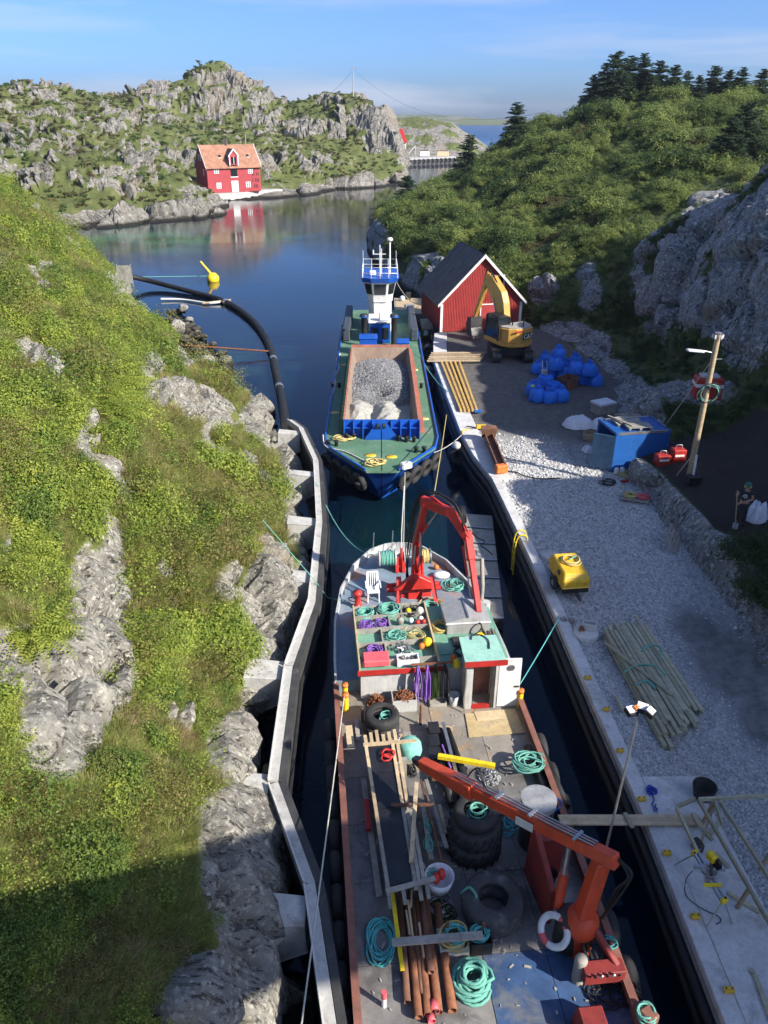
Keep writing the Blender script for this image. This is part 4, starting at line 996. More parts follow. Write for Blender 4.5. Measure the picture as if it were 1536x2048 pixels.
# big fenders hung on the far part
for i, (px, py, lab) in enumerate([(885, 745, 'black tyre fender nearest the far corner of the quay'), (905, 905, 'large black fender with pale float at the bend of the quay'), (872, 700, 'upper black fender beside the stacked planks')]):
    q = P(px, py, 0.9); x = qx(q.y)-0.38
    t_ = thing('tyre_fender', lab, 'fender', (x, q.y, 0.2), 0, 'fenders hung on the far quay')
    for k in range(3): MB().torus((x, q.y+k*0.30-0.3, 0.85), (0.15, 1, 0), 0.36, 0.16, 22, 8).build('tyre', 'tyre_rubber', t_)
    if i == 1: MB().ball((x-0.1, q.y-0.35, 1.45), 0.24, 8, (1, 1, 0.9)).build('float', 'rope_white', t_)
# yellow bracket plates on the cap
labs = ['farthest', 'second farthest', 'third farthest', 'middle', 'third nearest', 'second nearest', 'nearest']
for (px, py), lb in zip([(1175, 1357), (1213, 1420), (1240, 1503), (1283, 1600), (1333, 1708), (1390, 1835), (1457, 1982)], labs):
    q = P(px, py, 1.66); t_ = thing('mooring_bracket', f'{lb} small yellow steel bracket in the row along the quay edge', 'bracket', (q.x, q.y, 1.655), 0, 'yellow brackets on the quay edge')
    MB().box((q.x, q.y, 1.70), (0.20, 0.11, 0.085), 0.05).build('plate', 'yellow_paint', t_, 0.01)
    for dx in (-0.06, 0.06): MB().cyl((q.x+dx, q.y, 1.74), (q.x+dx, q.y, 1.775), 0.014, n=6).build('bolt', 'dark_steel', t_)
# yellow ladder on the wall
q = P(1025, 1090, 1.4); x = qx(q.y)-0.26
la = thing('quay_ladder', 'yellow steel ladder hanging on the dark quay wall', 'ladder', (x, q.y, 0))
for s in (-0.2, 0.2):
    MB().tube(catmull([(x, q.y+s, 0.1), (x, q.y+s, 1.5), (x+0.15, q.y+s, 1.95), (x+0.42, q.y+s, 1.92), (x+0.46, q.y+s, 1.66)], 4), 0.03, 6).build('rail', 'yellow_bright', la)
for k in range(6): MB().cyl((x, q.y-0.2, 0.2+k*0.27), (x, q.y+0.2, 0.2+k*0.27), 0.02, n=6).build('rung', 'yellow_bright', la)

# ------------------------------------------------------------------ red boathouse
SH = [Vector((4.5, 61.6, 1.6)), Vector((11.1, 62.7, 1.6))]
fx = (SH[1]-SH[0]).normalized(); fy = Vector((-fx.y, fx.x, 0)); up = Vector((0, 0, 1)); Wd = (SH[1]-SH[0]).length; Dp = 7.2; EV, RG = 2.35, 5.75
def shp(u, d, h): return SH[0]+fx*u+fy*d+up*h
shed = thing('boathouse', 'red corrugated boathouse with white trim and dark slate roof', 'boathouse', SH[0])
b = MB(); base = [(0, 0), (Wd, 0), (Wd, EV), (Wd/2, RG), (0, EV)]
b.extrude([shp(u, 0.05, h) for u, h in base], fy*(Dp-0.1)); b.build('wall', 'shed_red', shed)
b = MB(); k = 0.13; nr = int(Wd/k)                                   # corrugated sheet on the gable and the left side
for i in range(nr):
    u0 = (i+0.1)*k; u1 = u0+k*0.5; um = (u0+u1)/2; h = EV+(RG-EV)*(1-abs(um-Wd/2)/(Wd/2))-0.12
    b.extrude([shp(u0, 0.05, 0.05), shp(u1, 0.05, 0.05), shp(u1-0.015, 0.015, 0.05), shp(u0+0.015, 0.015, 0.05)], up*h)
b.build('gable_cladding', 'shed_red', shed)
b = MB()
for i in range(int(Dp/0.16)):
    d0 = i*0.16+0.06
    b.extrude([shp(0, d0, 0.05), shp(0, d0+0.09, 0.05), shp(-0.03, d0+0.075, 0.05), shp(-0.03, d0+0.015, 0.05)], up*(EV-0.1))
b.build('side_cladding', 'shed_red', shed)
for s in (0, 1):
    e = shp(-0.28, -0.3, EV-0.28) if s == 0 else shp(Wd+0.28, -0.3, EV-0.28); r_ = shp(Wd/2, -0.3, RG+0.02)
    rf = MB(); n_ = (r_-e).cross(fy).normalized(); n_ = n_ if n_.z > 0 else -n_
    ro = rf.extrude([e+n_*0.05, r_+n_*0.05, r_+n_*0.13, e+n_*0.13], fy*(Dp+0.5)).build('roof', 'slate', shed)
    L_ = (r_-e).length; dirn = (r_-e).normalized(); cols, rows = 12, 8; sw, sl_ = (Dp+0.5)/cols, L_/rows
    me0 = None
    for rr in range(rows):
        for cc in range(cols):
            if me0 is None:
                mb = MB(); mb.box((0, 0, 0), (sl_*1.08, sw*0.965, 0.022)); me0 = mb.mesh('slate'); me0.materials.append(M['slate'])
            o = bpy.data.objects.new('slate', me0); C.objects.link(o); o.parent = ro
            pos_ = e+dirn*(rr+0.5)*sl_+fy*(cc+0.5+(0.0 if rr % 2 else 0.02))*sw+n_*0.15-SH[0]
            Rm = Matrix((dirn, fy, n_)).transposed(); o.matrix_local = Matrix.Translation(pos_) @ Rm.to_4x4() @ Matrix.Rotation(0.035+0.008*math.sin(rr*7+cc*3), 4, 'Y')
    b = MB(); b.extrude([e-fy*0.03-up*0.05, r_-fy*0.03-up*0.07, r_-fy*0.03+up*0.2, e-fy*0.03+up*0.17], fy*0.05); b.build('bargeboard', 'white_paint', shed)
for u in (0.08, Wd-0.08): MB().beam(shp(u, -0.01, 0), shp(u, -0.01, EV-0.15), 0.2, 0.06, fy).build('corner_board', 'white_paint', shed)
MB().beam(shp(-0.02, Dp*0.5-3.5, EV-0.2), shp(-0.02, Dp*0.5+3.5, EV-0.2), 0.06, 0.14).build('eave_board', 'white_paint', shed)
d_ = MB(); d_.extrude([shp(3.3, 0.0, 0.03), shp(5.0, 0.0, 0.03), shp(5.0, 0.0, 2.05), shp(3.3, 0.0, 2.05)], -fy*0.05); door = d_.build('door', 'shed_red', shed)
for (u0, h0, u1, h1) in ((3.22, 0, 3.3, 2.13), (5.0, 0, 5.08, 2.13), (3.3, 2.05, 5.0, 2.13)):
    MB().extrude([shp(u0, -.005, h0), shp(u1, -.005, h0), shp(u1, -.005, h1), shp(u0, -.005, h1)], -fy*0.075).build('door_frame', 'white_paint', door)
w_ = MB(); w_.extrude([shp(4.35, 0.0, 3.55), shp(5.0, 0.0, 3.55), shp(5.0, 0.0, 4.25), shp(4.35, 0.0, 4.25)], -fy*0.03); win = w_.build('window', 'dark_glass', shed)
for (u0, h0, u1, h1) in ((4.25, 3.45, 4.35, 4.35), (5.0, 3.45, 5.1, 4.35), (4.35, 4.25, 5.0, 4.35), (4.35, 3.45, 5.0, 3.55)):
    MB().extrude([shp(u0, -.002, h0), shp(u1, -.002, h0), shp(u1, -.002, h1), shp(u0, -.002, h1)], -fy*0.06).build('frame', 'white_paint', win)

# ------------------------------------------------------------------ far warehouse across the water
mat('barn_red', (0.40, 0.055, 0.065), 0.7, var=0.12, scale=0.6, dirt=(0.36, 0.045, 0.04), dirt_amt=0.4)
mat('roof_tile', (0.38, 0.19, 0.12), 0.8, var=0.3, scale=0.9, dirt=(0.28, 0.16, 0.10), dirt_amt=0.45, bmp=0.5, bscale=6)
A = PY(418, 389, 188); A.z = 1.6
Bq = PY(523, 384, 194); Bq.z = 1.6
fx2 = (Bq-A).normalized(); fy2 = Vector((-fx2.y, fx2.x, 0)); W2 = (Bq-A).length; D2 = 8.5; E2, R2 = 5.3, 9.6
def wh(u, d, h): return A+fx2*u+fy2*d+up*h
ware = thing('waterfront_warehouse', 'red wooden warehouse with orange tiled roof across the water', 'warehouse', A)
b = MB(); b.extrude([wh(0, 0, 0), wh(0, D2, 0), wh(0, D2, E2), wh(0, D2/2, R2), wh(0, 0, E2)], fx2*W2); b.build('wall', 'barn_red', ware)
for i in range(int(W2/0.28)):
    pass
b = MB()
for i in range(int(W2/0.3)): u = 0.1+i*0.3; b.extrude([wh(u, 0, 0.05), wh(u+0.1, 0, 0.05), wh(u+0.1, -0.035, 0.05), wh(u, -0.035, 0.05)], up*(E2-0.1))
for i in range(int(D2/0.3)): d = 0.1+i*0.3; h = E2+(R2-E2)*(1-abs(d-D2/2)/(D2/2)); b.extrude([wh(0, d, 0.05), wh(0, d+0.1, 0.05), wh(-0.035, d+0.1, 0.05), wh(-0.035, d, 0.05)], up*(h-0.25))
b.build('cladding', 'barn_red', ware)
for s in (0, 1):
    e = wh(-0.3, -0.35, E2-0.4) if s == 0 else wh(-0.3, D2+0.35, E2-0.4); r_ = wh(-0.3, D2/2, R2+0.02); n_ = (r_-e).cross(fx2).normalized(); n_ = n_ if n_.z > 0 else -n_
    ro = MB().extrude([e+n_*0.05, r_+n_*0.05, r_+n_*0.2, e+n_*0.2], fx2*(W2+0.6)).build('roof', 'roof_tile', ware)
    if s == 0:
        tl = MB(); L_ = (r_-e).length; dn = (r_-e).normalized()
        for i in range(int((W2+0.6)/0.34)):                          # rolls of the pantiles
            tl.beam(e+n_*0.215+fx2*(0.15+i*0.34), r_+n_*0.215+fx2*(0.15+i*0.34), 0.13, 0.06, n_)
        tl.build('tile_rolls', 'roof_tile', ro)['kind'] = 'stuff'
        for u, f in ((4.1, .5), (5.9, .4), (10.7, .5)):
            c_ = e+fx2*u+dn*L_*f+n_*0.25
            k_ = MB().extrude([c_-fx2*.28-dn*.35, c_+fx2*.28-dn*.35, c_+fx2*.28+dn*.35, c_-fx2*.28+dn*.35], n_*0.07).build('skylight', 'dark_glass', ware)
            MB().extrude([c_-fx2*.33-dn*.5, c_+fx2*.33-dn*.5, c_+fx2*.33-dn*.36, c_-fx2*.33-dn*.36], n_*0.09).build('skylight_flashing', 'white_paint', k_)
    for uu_ in (-0.3, W2+0.26):
        q0 = (e-wh(-0.3, 0, 0))+wh(uu_, 0, 0); q1 = (r_-wh(-0.3, 0, 0))+wh(uu_, 0, 0)
        MB().extrude([q0-up*0.1, q1-up*0.1, q1+up*0.32, q0+up*0.32], fx2*0.08).build('bargeboard', 'white_paint', ware)
def wwin(u, h, w=0.55, hh=1.0, d=0.0, left=False):
    fX, fN = (fx2, -fy2) if not left else (fy2, -fx2); c_ = (wh(u, 0, h) if not left else wh(0, u, h))+fN*0.04
    o = MB().extrude([c_-fX*w-up*hh/2*1.2, c_+fX*w-up*hh/2*1.2, c_+fX*w+up*hh/2*1.2, c_-fX*w+up*hh/2*1.2], fN*0.05).build('window', 'white_paint', ware)
    for sx_ in (-1, 1):
        for sz in (-1, 0, 1):
            q = c_+fX*sx_*w*0.45+up*sz*hh*0.36+fN*0.052
            MB().extrude([q-fX*w*.28-up*hh*.12, q+fX*w*.28-up*hh*.12, q+fX*w*.28+up*hh*.12, q-fX*w*.28+up*hh*.12], fN*0.012).build('pane', 'dark_glass', o)
for u, h in ((2.2, 4.6), (2.5, 1.5), (W2-2.4, 4.4), (W2-3.1, 1.5)): wwin(u, h)
for u, h in ((D2*0.45, 7.2), (D2*0.62, 7.2), (D2*0.28, 4.2)): wwin(u, h, 0.35, 1.1, left=True)
um = W2*0.5
MB().extrude([wh(um-.8, -.04, .05), wh(um+.8, -.04, .05), wh(um+.8, -.04, 2.4), wh(um-.8, -.04, 2.4)], -fy2*0.08).build('door', 'white_paint', ware)
hh_ = MB().extrude([wh(um-.75, -.04, 3.3), wh(um+.75, -.04, 3.3), wh(um+.75, -.04, 5.2), wh(um-.75, -.04, 5.2)], -fy2*0.05).build('loading_hatch', 'dark_glass', ware)
MB().extrude([wh(um-.9, -.04, 3.1), wh(um+.9, -.04, 3.1), wh(um+.9, -.04, 3.28), wh(um-.9, -.04, 3.28)], -fy2*0.1).build('sill', 'white_paint', hh_)
dm = MB().extrude([wh(um-.95, -.5, 5.7), wh(um+.95, -.5, 5.7), wh(um+.95, -.5, 7.7), wh(um, -.5, 8.8), wh(um-.95, -.5, 7.7)], fy2*3.6).build('dormer', 'barn_red', ware)
for s in (-1, 1):
    MB().extrude([wh(um+s*1.2, -.62, 7.4), wh(um, -.62, 8.8), wh(um, -.62, 9.05), wh(um+s*1.2, -.62, 7.65)], fy2*3.9).build('dormer_roof', 'slate', dm)
    MB().extrude([wh(um+s*1.25, -.7, 7.3), wh(um, -.7, 8.75), wh(um, -.7, 9.1), wh(um+s*1.25, -.7, 7.65)], fy2*0.07).build('dormer_trim', 'white_paint', dm)
    MB().extrude([wh(um+s*.98-.1, -.56, 5.6), wh(um+s*.98+.1, -.56, 5.6), wh(um+s*.98+.1, -.56, 7.6), wh(um+s*.98-.1, -.56, 7.6)], -fy2*0.06).build('dormer_post', 'white_paint', dm)
MB().extrude([wh(um-.6, -.54, 5.9), wh(um+.6, -.54, 5.9), wh(um+.6, -.54, 7.4), wh(um-.6, -.54, 7.4)], -fy2*0.02).build('dormer_window', 'dark_glass', dm)
MB().extrude([wh(um-.05, -.57, 5.9), wh(um+.05, -.57, 5.9), wh(um+.05, -.57, 7.4), wh(um-.05, -.57, 7.4)], -fy2*0.03).build('dormer_mullion', 'white_paint', dm)
MB().box(wh(W2*0.73-3, D2/2, R2+0.6), (0.7, 0.7, 1.5)).build('chimney', 'slate', ware)
for j in range(4):
    for i in range(5):
        if (i*3+j*5) % 4: MB().extrude([wh(W2-2.0+i*.36, -.03, .8+j*1.25), wh(W2-1.86+i*.36, -.03, .8+j*1.25), wh(W2-1.86+i*.36, -.03, 1.5+j*1.25), wh(W2-2.0+i*.36, -.03, 1.5+j*1.25)], -fy2*0.04).build('vent_slot', 'black_steel', ware)
q0, q1 = P(424, 404, 0), P(566, 392, 0)
dk_ = MB(); n_ = Vector((-(q1-q0).y, (q1-q0).x, 0)).normalized()
dk_.prism([q0, q1, q1+n_*6, q0+n_*6], -2, 1.55); tag(dk_.build('stone_quay', 'concrete_new'), 'weathered stone quay below the red warehouse', 'quay')

# ------------------------------------------------------------------ far quay with red roofed building
fq = thing('far_quay', 'distant concrete quay lined with black tyres', 'quay', P(812, 330, 0))
a_, b2 = P(806, 331, 0), P(912, 326, 0)
MB().prism([a_, b2, b2+Vector((0, 14, 0)), a_+Vector((0, 14, 0))], -2, 1.9).build('wall', 'wet_concrete', fq); MB().prism([a_, b2, b2+Vector((0, 14, 0)), a_+Vector((0, 14, 0))], 1.903, 2.2).build('deck', 'concrete_new', fq)
for k in range(12):
    c_ = a_.lerp(b2, (k+0.5)/12); MB().torus((c_.x, c_.y-0.3, 1.2), (0, 1, 0), 0.62, 0.28, 14, 6).build('tyre', 'tyre_rubber', fq)
hq = PY(800, 290, 362)
hb = thing('quay_house', 'white house with red metal roof on the far quay', 'house', (hq.x-2, 362, 2.2))
b = MB(); X0, X1, z0, z1, z2 = hq.x-9, hq.x+2.6, 2.2, 7.4, 12.2
MB().box(((X0+X1)/2, 366, (z0+z1)/2), (X1-X0, 9, z1-z0)).build('wall', 'white_paint', hb)
MB().extrude([(X0-.3, 361, z1-.2), (X1+.4, 361, z1-.2), (X1-1.4, 366, z2), (X0, 366, z2)], (0, 0, 0.25)).build('roof', 'red_paint', hb)
MB().extrude([(X0, 371, z1), (X1+.4, 371, z1), (X1-1.4, 366, z2), (X0, 366, z2)], (0, 0, 0.25)).build('roof', 'red_paint', hb)
for k in range(3): MB().box((hq.x-4+k*2.3, 361.4, 4.6), (0.9, 0.1, 1.3)).build('window', 'dark_glass', hb)
st_ = MB(); st_.beam((hq.x+3, 361, 2.2), (hq.x+6.5, 361, 6.2), 0.15, 0.2); st_.beam((hq.x+3, 360, 2.2), (hq.x+6.5, 360, 6.2), 0.15, 0.2); st_.beam((hq.x+6.5, 361, 2.2), (hq.x+6.5, 361, 6.2), 0.15, 0.15); st_.build('outside_stair', 'white_paint', hb)
for k, (px, w, lab) in enumerate([(848, 2.6, 'pale van parked on the far quay'), (884, 3.2, 'low tan shed on the far quay right of the van')]):
    q = P(px, 312, 2.2); q.y = 356
    t_ = thing('quay_van' if k == 0 else 'quay_hut', lab, 'van' if k == 0 else 'hut', (q.x, q.y, 2.2))
    MB().box((q.x, q.y, 3.2), (w*1.6, 2.2, 2.0), taper=0.92).build('body', 'white_paint' if k == 0 else 'timber_new', t_, 0.1)
    MB().box((q.x, q.y, 4.3), (w*1.4, 1.9, 0.25)).build('roof', 'slate', t_)

# stones of the low wall between yard and terrace
wsm = [stone_mesh('wall_stone', 1100+k, 'boulder_rock', 3, 0.25, 0.8) for k in range(4)]
g = random.Random(55)
for k in range(34):
    y = 20.2+k*0.34+g.uniform(-.1, .1); x = float(np.interp(y, RB_Y, RB_X))+0.25+g.uniform(-.15, .25)
    for lv_ in range(2):
        o = bpy.data.objects.new('wall_stone', wsm[(k+lv_) % 4]); C.objects.link(o); s = g.uniform(.45, .8)
        o.location = (x+.2*lv_, y+.15*lv_, 1.75+.5*lv_); o.scale = (s*.8, s, s*.9); o.rotation_euler = (g.uniform(-.3, .3), g.uniform(-.3, .3), g.uniform(0, 6)); o.parent = right_hill
mat('boat_hull', (0.05, 0.065, 0.085), 0.6, var=0.3, dirt=(0.14, 0.10, 0.08), dirt_amt=0.4)
# ------------------------------------------------------------------ blue hopper barge moored bow towards the bridge
mat('deck_green', (0.10, 0.21, 0.13), 0.75, var=0.2, scale=1.2, dirt=(0.22, 0.25, 0.20), dirt_amt=0.42, dirt_scale=1.2, bmp=0.15)
mat('hull_blue', (0.008, 0.09, 0.44), 0.4, var=0.12, scale=1.5, dirt=(0.03, 0.07, 0.2), dirt_amt=0.2)
mat('hold_rust', (0.29, 0.21, 0.16), 0.85, var=0.2, scale=1.5, dirt=(0.25, 0.15, 0.10), dirt_amt=0.4, bmp=0.2)
mat('coaming_red', (0.42, 0.16, 0.11), 0.8, var=0.25, scale=3, dirt=(0.30, 0.22, 0.18), dirt_amt=0.4)
mat('pile_sand', (0.36, 0.35, 0.31), 0.95, var=0.18, scale=6, bmp=0.5, bscale=50)
def bg(u, v, h): return Vector((-0.1-0.0077*v+u, 33.1+v, h))
barge = thing('hopper_barge', 'blue hopper barge with green deck carrying gravel, moored in the canal', 'barge', bg(0, 17, 0))
DZ = 2.15
top = [(-.75, 0), (.75, 0), (2.72, 2.9), (2.95, 4.2), (2.95, 29), (2.3, 34), (-2.3, 34), (-2.95, 29), (-2.95, 4.2), (-2.72, 2.9)]
mid = [(-.38, .75), (.38, .75), (2.62, 3.5), (2.92, 5), (2.92, 29), (2.3, 34), (-2.3, 34), (-2.92, 29), (-2.92, 5), (-2.62, 3.5)]
low = [(-.03, 1.5), (.03, 1.5), (2.4, 4.6), (2.85, 6.5), (2.85, 29), (2.2, 33.8), (-2.2, 33.8), (-2.85, 29), (-2.85, 6.5), (-2.4, 4.6)]
MB().loft([[bg(u, v, -0.6) for u, v in low], [bg(u, v, 0.05) for u, v in low], [bg(u, v, 1.1) for u, v in mid], [bg(u, v, DZ) for u, v in top]], caps=False).build('hull', 'hull_blue', barge)
HW, V0, V1, CZ = 1.9, 4.55, 18.6, 3.05
MB().prism([bg(u, v, 0) for u, v in [(-.75, 0), (.75, 0), (2.72, 2.9), (2.95, 4.2), (2.95, V0), (-2.95, V0), (-2.95, 4.2), (-2.72, 2.9)]], DZ-0.1, DZ+0.004).build('bow_deck', 'deck_green', barge)
for s in (-1, 1):
    a = [(s*HW, V0+.001), (s*2.95, V0+.001), (s*2.95, V1), (s*HW, V1)]; a = a if s > 0 else a[::-1]
    MB().prism([bg(u, v, 0) for u, v in a], DZ-0.1, DZ+0.004).build('side_deck', 'deck_green', barge)
MB().prism([bg(u, v, 0) for u, v in [(-2.95, V1+.001), (2.95, V1+.001), (2.95, 29), (2.3, 34), (-2.3, 34), (-2.95, 29)]], DZ-0.1, DZ+0.004).build('aft_deck', 'deck_green', barge)
# bulwark edge
for s in (-1, 1):
    MB().tube([bg(s*u, v, DZ+0.06) for u, v in [(.78, 0.02), (2.70, 2.9), (2.92, 4.2), (2.92, 29), (2.28, 34)]], 0.06, 6).build('rubbing_rail', 'hull_blue', barge)
# hold: sloping inner walls, coaming, stiffeners
hold = MB()
hold.loft([[bg(u, v, CZ) for u, v in [(-HW, V0), (HW, V0), (HW, V1), (-HW, V1)]], [bg(u, v, 0.75) for u, v in [(-1.35, V0+1.0), (1.35, V0+1.0), (1.35, V1-.5), (-1.35, V1-.5)]]], caps=False)
hold.add([bg(u, v, 0.75) for u, v in [(-1.35, V0+1.0), (1.35, V0+1.0), (1.35, V1-.5), (-1.35, V1-.5)]], [(0, 1, 2, 3)])
hold.build('hold', 'hold_rust', barge)
def cbox(mb, u0, u1, v0, v1, h0, h1): return mb.prism([bg(u0, v0, 0), bg(u1, v0, 0), bg(u1, v1, 0), bg(u0, v1, 0)], h0, h1)
for s in (-1, 1):
    u0, u1 = sorted((s*(HW+.004), s*(HW+0.09)))
    co = cbox(MB(), u0, u1, V0, V1, DZ, CZ+.004).build('side_coaming', 'coaming_red', barge)
    for k in range(24):
        v = V0+0.4+k*0.58; mb = MB(); d_ = Vector((0, 0.035, 0))
        mb.extrude([bg(s*(HW+.09), v, DZ+.01), bg(s*(HW+.42), v, DZ+.01), bg(s*(HW+.20), v, CZ-.02), bg(s*(HW+.09), v, CZ-.02)], d_).build('bracket', 'deck_green' if s < 0 else 'coaming_red', co)
cbox(MB(), -HW-.09, HW+.09, V1+.004, V1+.1, DZ, CZ+.15).build('aft_coaming', 'coaming_red', barge)
fc = cbox(MB(), -HW-.09, HW+.09, V0-.1, V0-.004, DZ, CZ).build('fore_coaming', 'hull_blue', barge)
for k in range(9):
    if k == 4: continue
    u = -1.95+k*0.4875; mb = MB(); mb.extrude([bg(u, V0-.1, DZ+.006), bg(u, V0-.55, DZ+.006), bg(u, V0-.38, CZ-.05), bg(u, V0-.1, CZ+.02)], Vector((0.05, 0, 0))); mb.build('rib', 'hull_blue', fc)
for s in (-1, 1):
    cbox(MB(), min(s*.55, s*1.95), max(s*.55, s*1.95), V0-.34, V0-.11, DZ+.52, DZ+.56).build('stringer', 'hull_blue', fc)
    MB().extrude([bg(s*.03, V0-.62, DZ+.006), bg(s*.85, V0-.62, DZ+.006), bg(s*.85, V0-.62, DZ+.10), bg(s*.2, V0-.62, CZ+.1), bg(s*.03, V0-.62, CZ+.15)], Vector((0, 0.06, 0))).build('hinge_plate', 'hull_blue', fc)
    MB().cyl(bg(s*.08, V0-.66, CZ-.1), bg(s*.22, V0-.66, CZ-.1), 0.12, n=14).build('hinge_pin', 'dark_steel', fc)
# split seam between the two halves
cbox(MB(), -.022, .022, .05, V0-.66, DZ, DZ+.012).build('seam', 'black_steel', barge)
MB().loft([[bg(-.022, -.012, DZ), bg(.022, -.012, DZ)], [bg(-.022, .738, 1.1), bg(.022, .738, 1.1)], [bg(-.02, 1.488, .05), bg(.02, 1.488, .05)]], caps=False, closed=False).build('seam', 'black_steel', barge)
for px, py in ((741, 911), (783, 914), (670, 826), (848, 838), (690, 730), (828, 740)):
    q = P(px, py, DZ+.01); hm = MB().lathe([(0.0, 0.05), (0.2, 0.05), (0.22, 0.0)], (q.x, q.y, DZ+.005), n=18)
    hm.v = [(q.x+(v[0]-q.x)*1.3, q.y+(v[1]-q.y)*.75, v[2]) for v in hm.v]; hm.build('hatch_cover', 'yellow_paint' if py > 900 else 'rope_yellow', barge)
# bollards
def bollard(q, parent, r=0.09, hgt=0.3, material='black_steel'):
    for d in (-.2, .2): MB().lathe([(r, 0), (r, hgt*.75), (r*1.35, hgt*.8), (r*1.35, hgt), (0, hgt)], (q.x+d, q.y, q.z), n=12).build('bollard', material, parent)
for px, py in ((805, 882), (820, 884), (700, 878), (840, 905), (665, 892), (836, 776), (672, 775)): bollard(P(px, py, DZ), barge)
fl = P(812, 940, DZ); MB().box((fl.x, fl.y+.15, DZ+.17), (.55, .35, .33), 0.5).build('fairlead', 'white_paint', barge, .06)
# stern gear: blue tool boxes, exhaust stacks, engine casing, bulwarks
def lidbox(name, u0, u1, v0, v1, h, material):
    o = cbox(MB(), u0, u1, v0, v1, DZ, DZ+h).build(name, material, barge, .03); cbox(MB(), u0-.05, u1+.05, v0-.05, v1+.05, DZ+h+.002, DZ+h+.14).build('lid', material, o, .04)
lidbox('tool_box', -1.45, -.25, 19.6, 20.7, 1.15, 'hull_blue'); lidbox('tool_box', 1.15, 1.95, 19.2, 20.2, 0.95, 'hull_blue')
MB().cyl(bg(-.5, 19.5, DZ+.55), bg(-.2, 19.5, DZ+.55), .28, n=16).build('winch_drum', 'hull_blue', barge)
for u in (-1.15, 1.0): MB().lathe([(.22, 0), (.22, 2.1), (.26, 2.12), (.30, 2.3), (.05, 2.3)], bg(u, 22.2, DZ), n=16).build('exhaust_stack', 'dark_steel', barge); MB().torus(bg(u, 22.2, DZ+2.15), (0, 0, 1), .3, .05, 16, 6).build('exhaust_collar', 'hull_blue', barge)
cs = cbox(MB(), -.75, .75, 23, 25.6, DZ, DZ+1.5).build('engine_casing', 'hull_blue', barge, .04)
for u in (-.38, .38): cbox(MB(), u-.24, u+.24, 22.93, 22.99, DZ+.35, DZ+1.15).build('casing_door', 'dark_glass', cs)
cbox(MB(), -.85, .85, 22.9, 25.6, DZ+1.502, DZ+1.58).build('casing_roof', 'white_paint', cs)
MB().box(bg(.3, 23.4, DZ+1.85), (.8, .6, .5)).build('raft_canister', 'white_plastic', cs, .08)
for s in (-1, 1):
    u0, u1 = sorted((s*2.25, s*2.8)); cbox(MB(), u0, u1, 23.5, 31.5, DZ, DZ+.95).build('stern_bulwark', 'boat_hull', barge, .08)
    for v in (24.3, 26.2, 28, 30): MB().torus(bg(s*2.98, v, 1.35), (1, 0, 0), .38, .17, 20, 8).build('side_tyre', 'tyre_rubber', barge)
# wheelhouse tower
def ring(hu, hv0, hv1, c, h): return [bg(-c, hv0, h), bg(c, hv0, h), bg(hu, hv0+.55, h), bg(hu, hv1, h), bg(-hu, hv1, h), bg(-hu, hv0+.55, h)]
whs = MB().loft([ring(.88, 26.2, 29, .48, DZ), ring(.88, 26.2, 29, .48, 4.55)]).build('wheelhouse_trunk', 'white_paint', barge, .02)
wh2 = MB().loft([ring(.94, 26.1, 29.1, .5, 4.5), ring(1.0, 25.98, 29.2, .52, 4.95), ring(1.22, 25.65, 29.5, .6, 6.0)]).build('wheelhouse', 'white_paint', barge, .02)
def pane(a, b_, h0, h1, ins, parent, off):
    """glass between two neighbouring corners of the flared wheelhouse"""
    ra, rb = ring(1.0, 25.98, 29.2, .52, 4.95), ring(1.22, 25.65, 29.5, .6, 6.0); A0, B0, A1, B1 = ra[a], ra[b_], rb[a], rb[b_]
    def pt(s, t): return (A0.lerp(B0, s)).lerp(A1.lerp(B1, s), t)
    q = [pt(ins, h0), pt(1-ins, h0), pt(1-ins, h1), pt(ins, h1)]; n = (q[1]-q[0]).cross(q[3]-q[0]).normalized(); c = bg(0, 27.5, 5.4)
    if n.dot(q[0]-c) < 0: n = -n
    MB().extrude([p+n*.012 for p in q], n*off).build('window', 'dark_glass', parent)
for a, b_ in ((0, 1), (1, 2), (5, 0), (2, 3), (4, 5)): pane(a, b_, .12, .88, .1, wh2, .02)
MB().loft([ring(1.32, 25.5, 29.6, .66, 6.004), ring(1.42, 25.35, 29.7, .7, 6.35)]).build('visor', 'hull_blue', wh2)
rl = [bg(-1.3, 25.6, 0), bg(1.3, 25.6, 0), bg(1.3, 29.5, 0), bg(-1.3, 29.5, 0)]
tr = MB()
for h in (6.7, 7.1): tr.tube([Vector((p.x, p.y, h)) for p in rl], .03, 5, closed=True)
for i in range(4):
    for k in range(4):
        q = rl[i].lerp(rl[(i+1) % 4], k/4); tr.cyl((q.x, q.y, 6.35), (q.x, q.y, 7.1), .028, n=5)
tr.build('roof_railing', 'white_paint', wh2)
ms = MB(); ms.cyl(bg(0, 27, 6.35), bg(0, 27, 8.5), .06, .03, 8); ms.beam(bg(-.55, 27, 7.85), bg(.45, 27, 7.85), .05, .05); ms.beam(bg(-.3, 27, 7.5), bg(.3, 27, 7.5), .04, .04); ms.cyl(bg(-.5, 27, 7.85), bg(-.5, 27, 8.15), .05, n=8); ms.cyl(bg(.12, 27.3, 6.35), bg(.12, 27.3, 8.2), .03, n=6); ms.build('mast', 'white_paint', wh2)
ms = MB(); ms.cyl(bg(.75, 27.4, 6.35), bg(.75, 27.4, 8.75), .07, .06, 8); ms.lathe([(0, 0), (.2, .02), (.24, .12), (.16, .24), (0, .26)], bg(.75, 27.4, 8.72), n=16); ms.build('satellite_dome', 'white_paint', wh2)
for u in (-1.25, 1.2): MB().cyl(bg(u, 26.4, 7.1), bg(u, 26.4, 8.2), .018, n=5).build('aerial', 'white_paint', wh2)
MB().box(bg(-.55, 26.6, 6.55), (.5, .4, .35)).build('radar_box', 'white_plastic', wh2, .06)
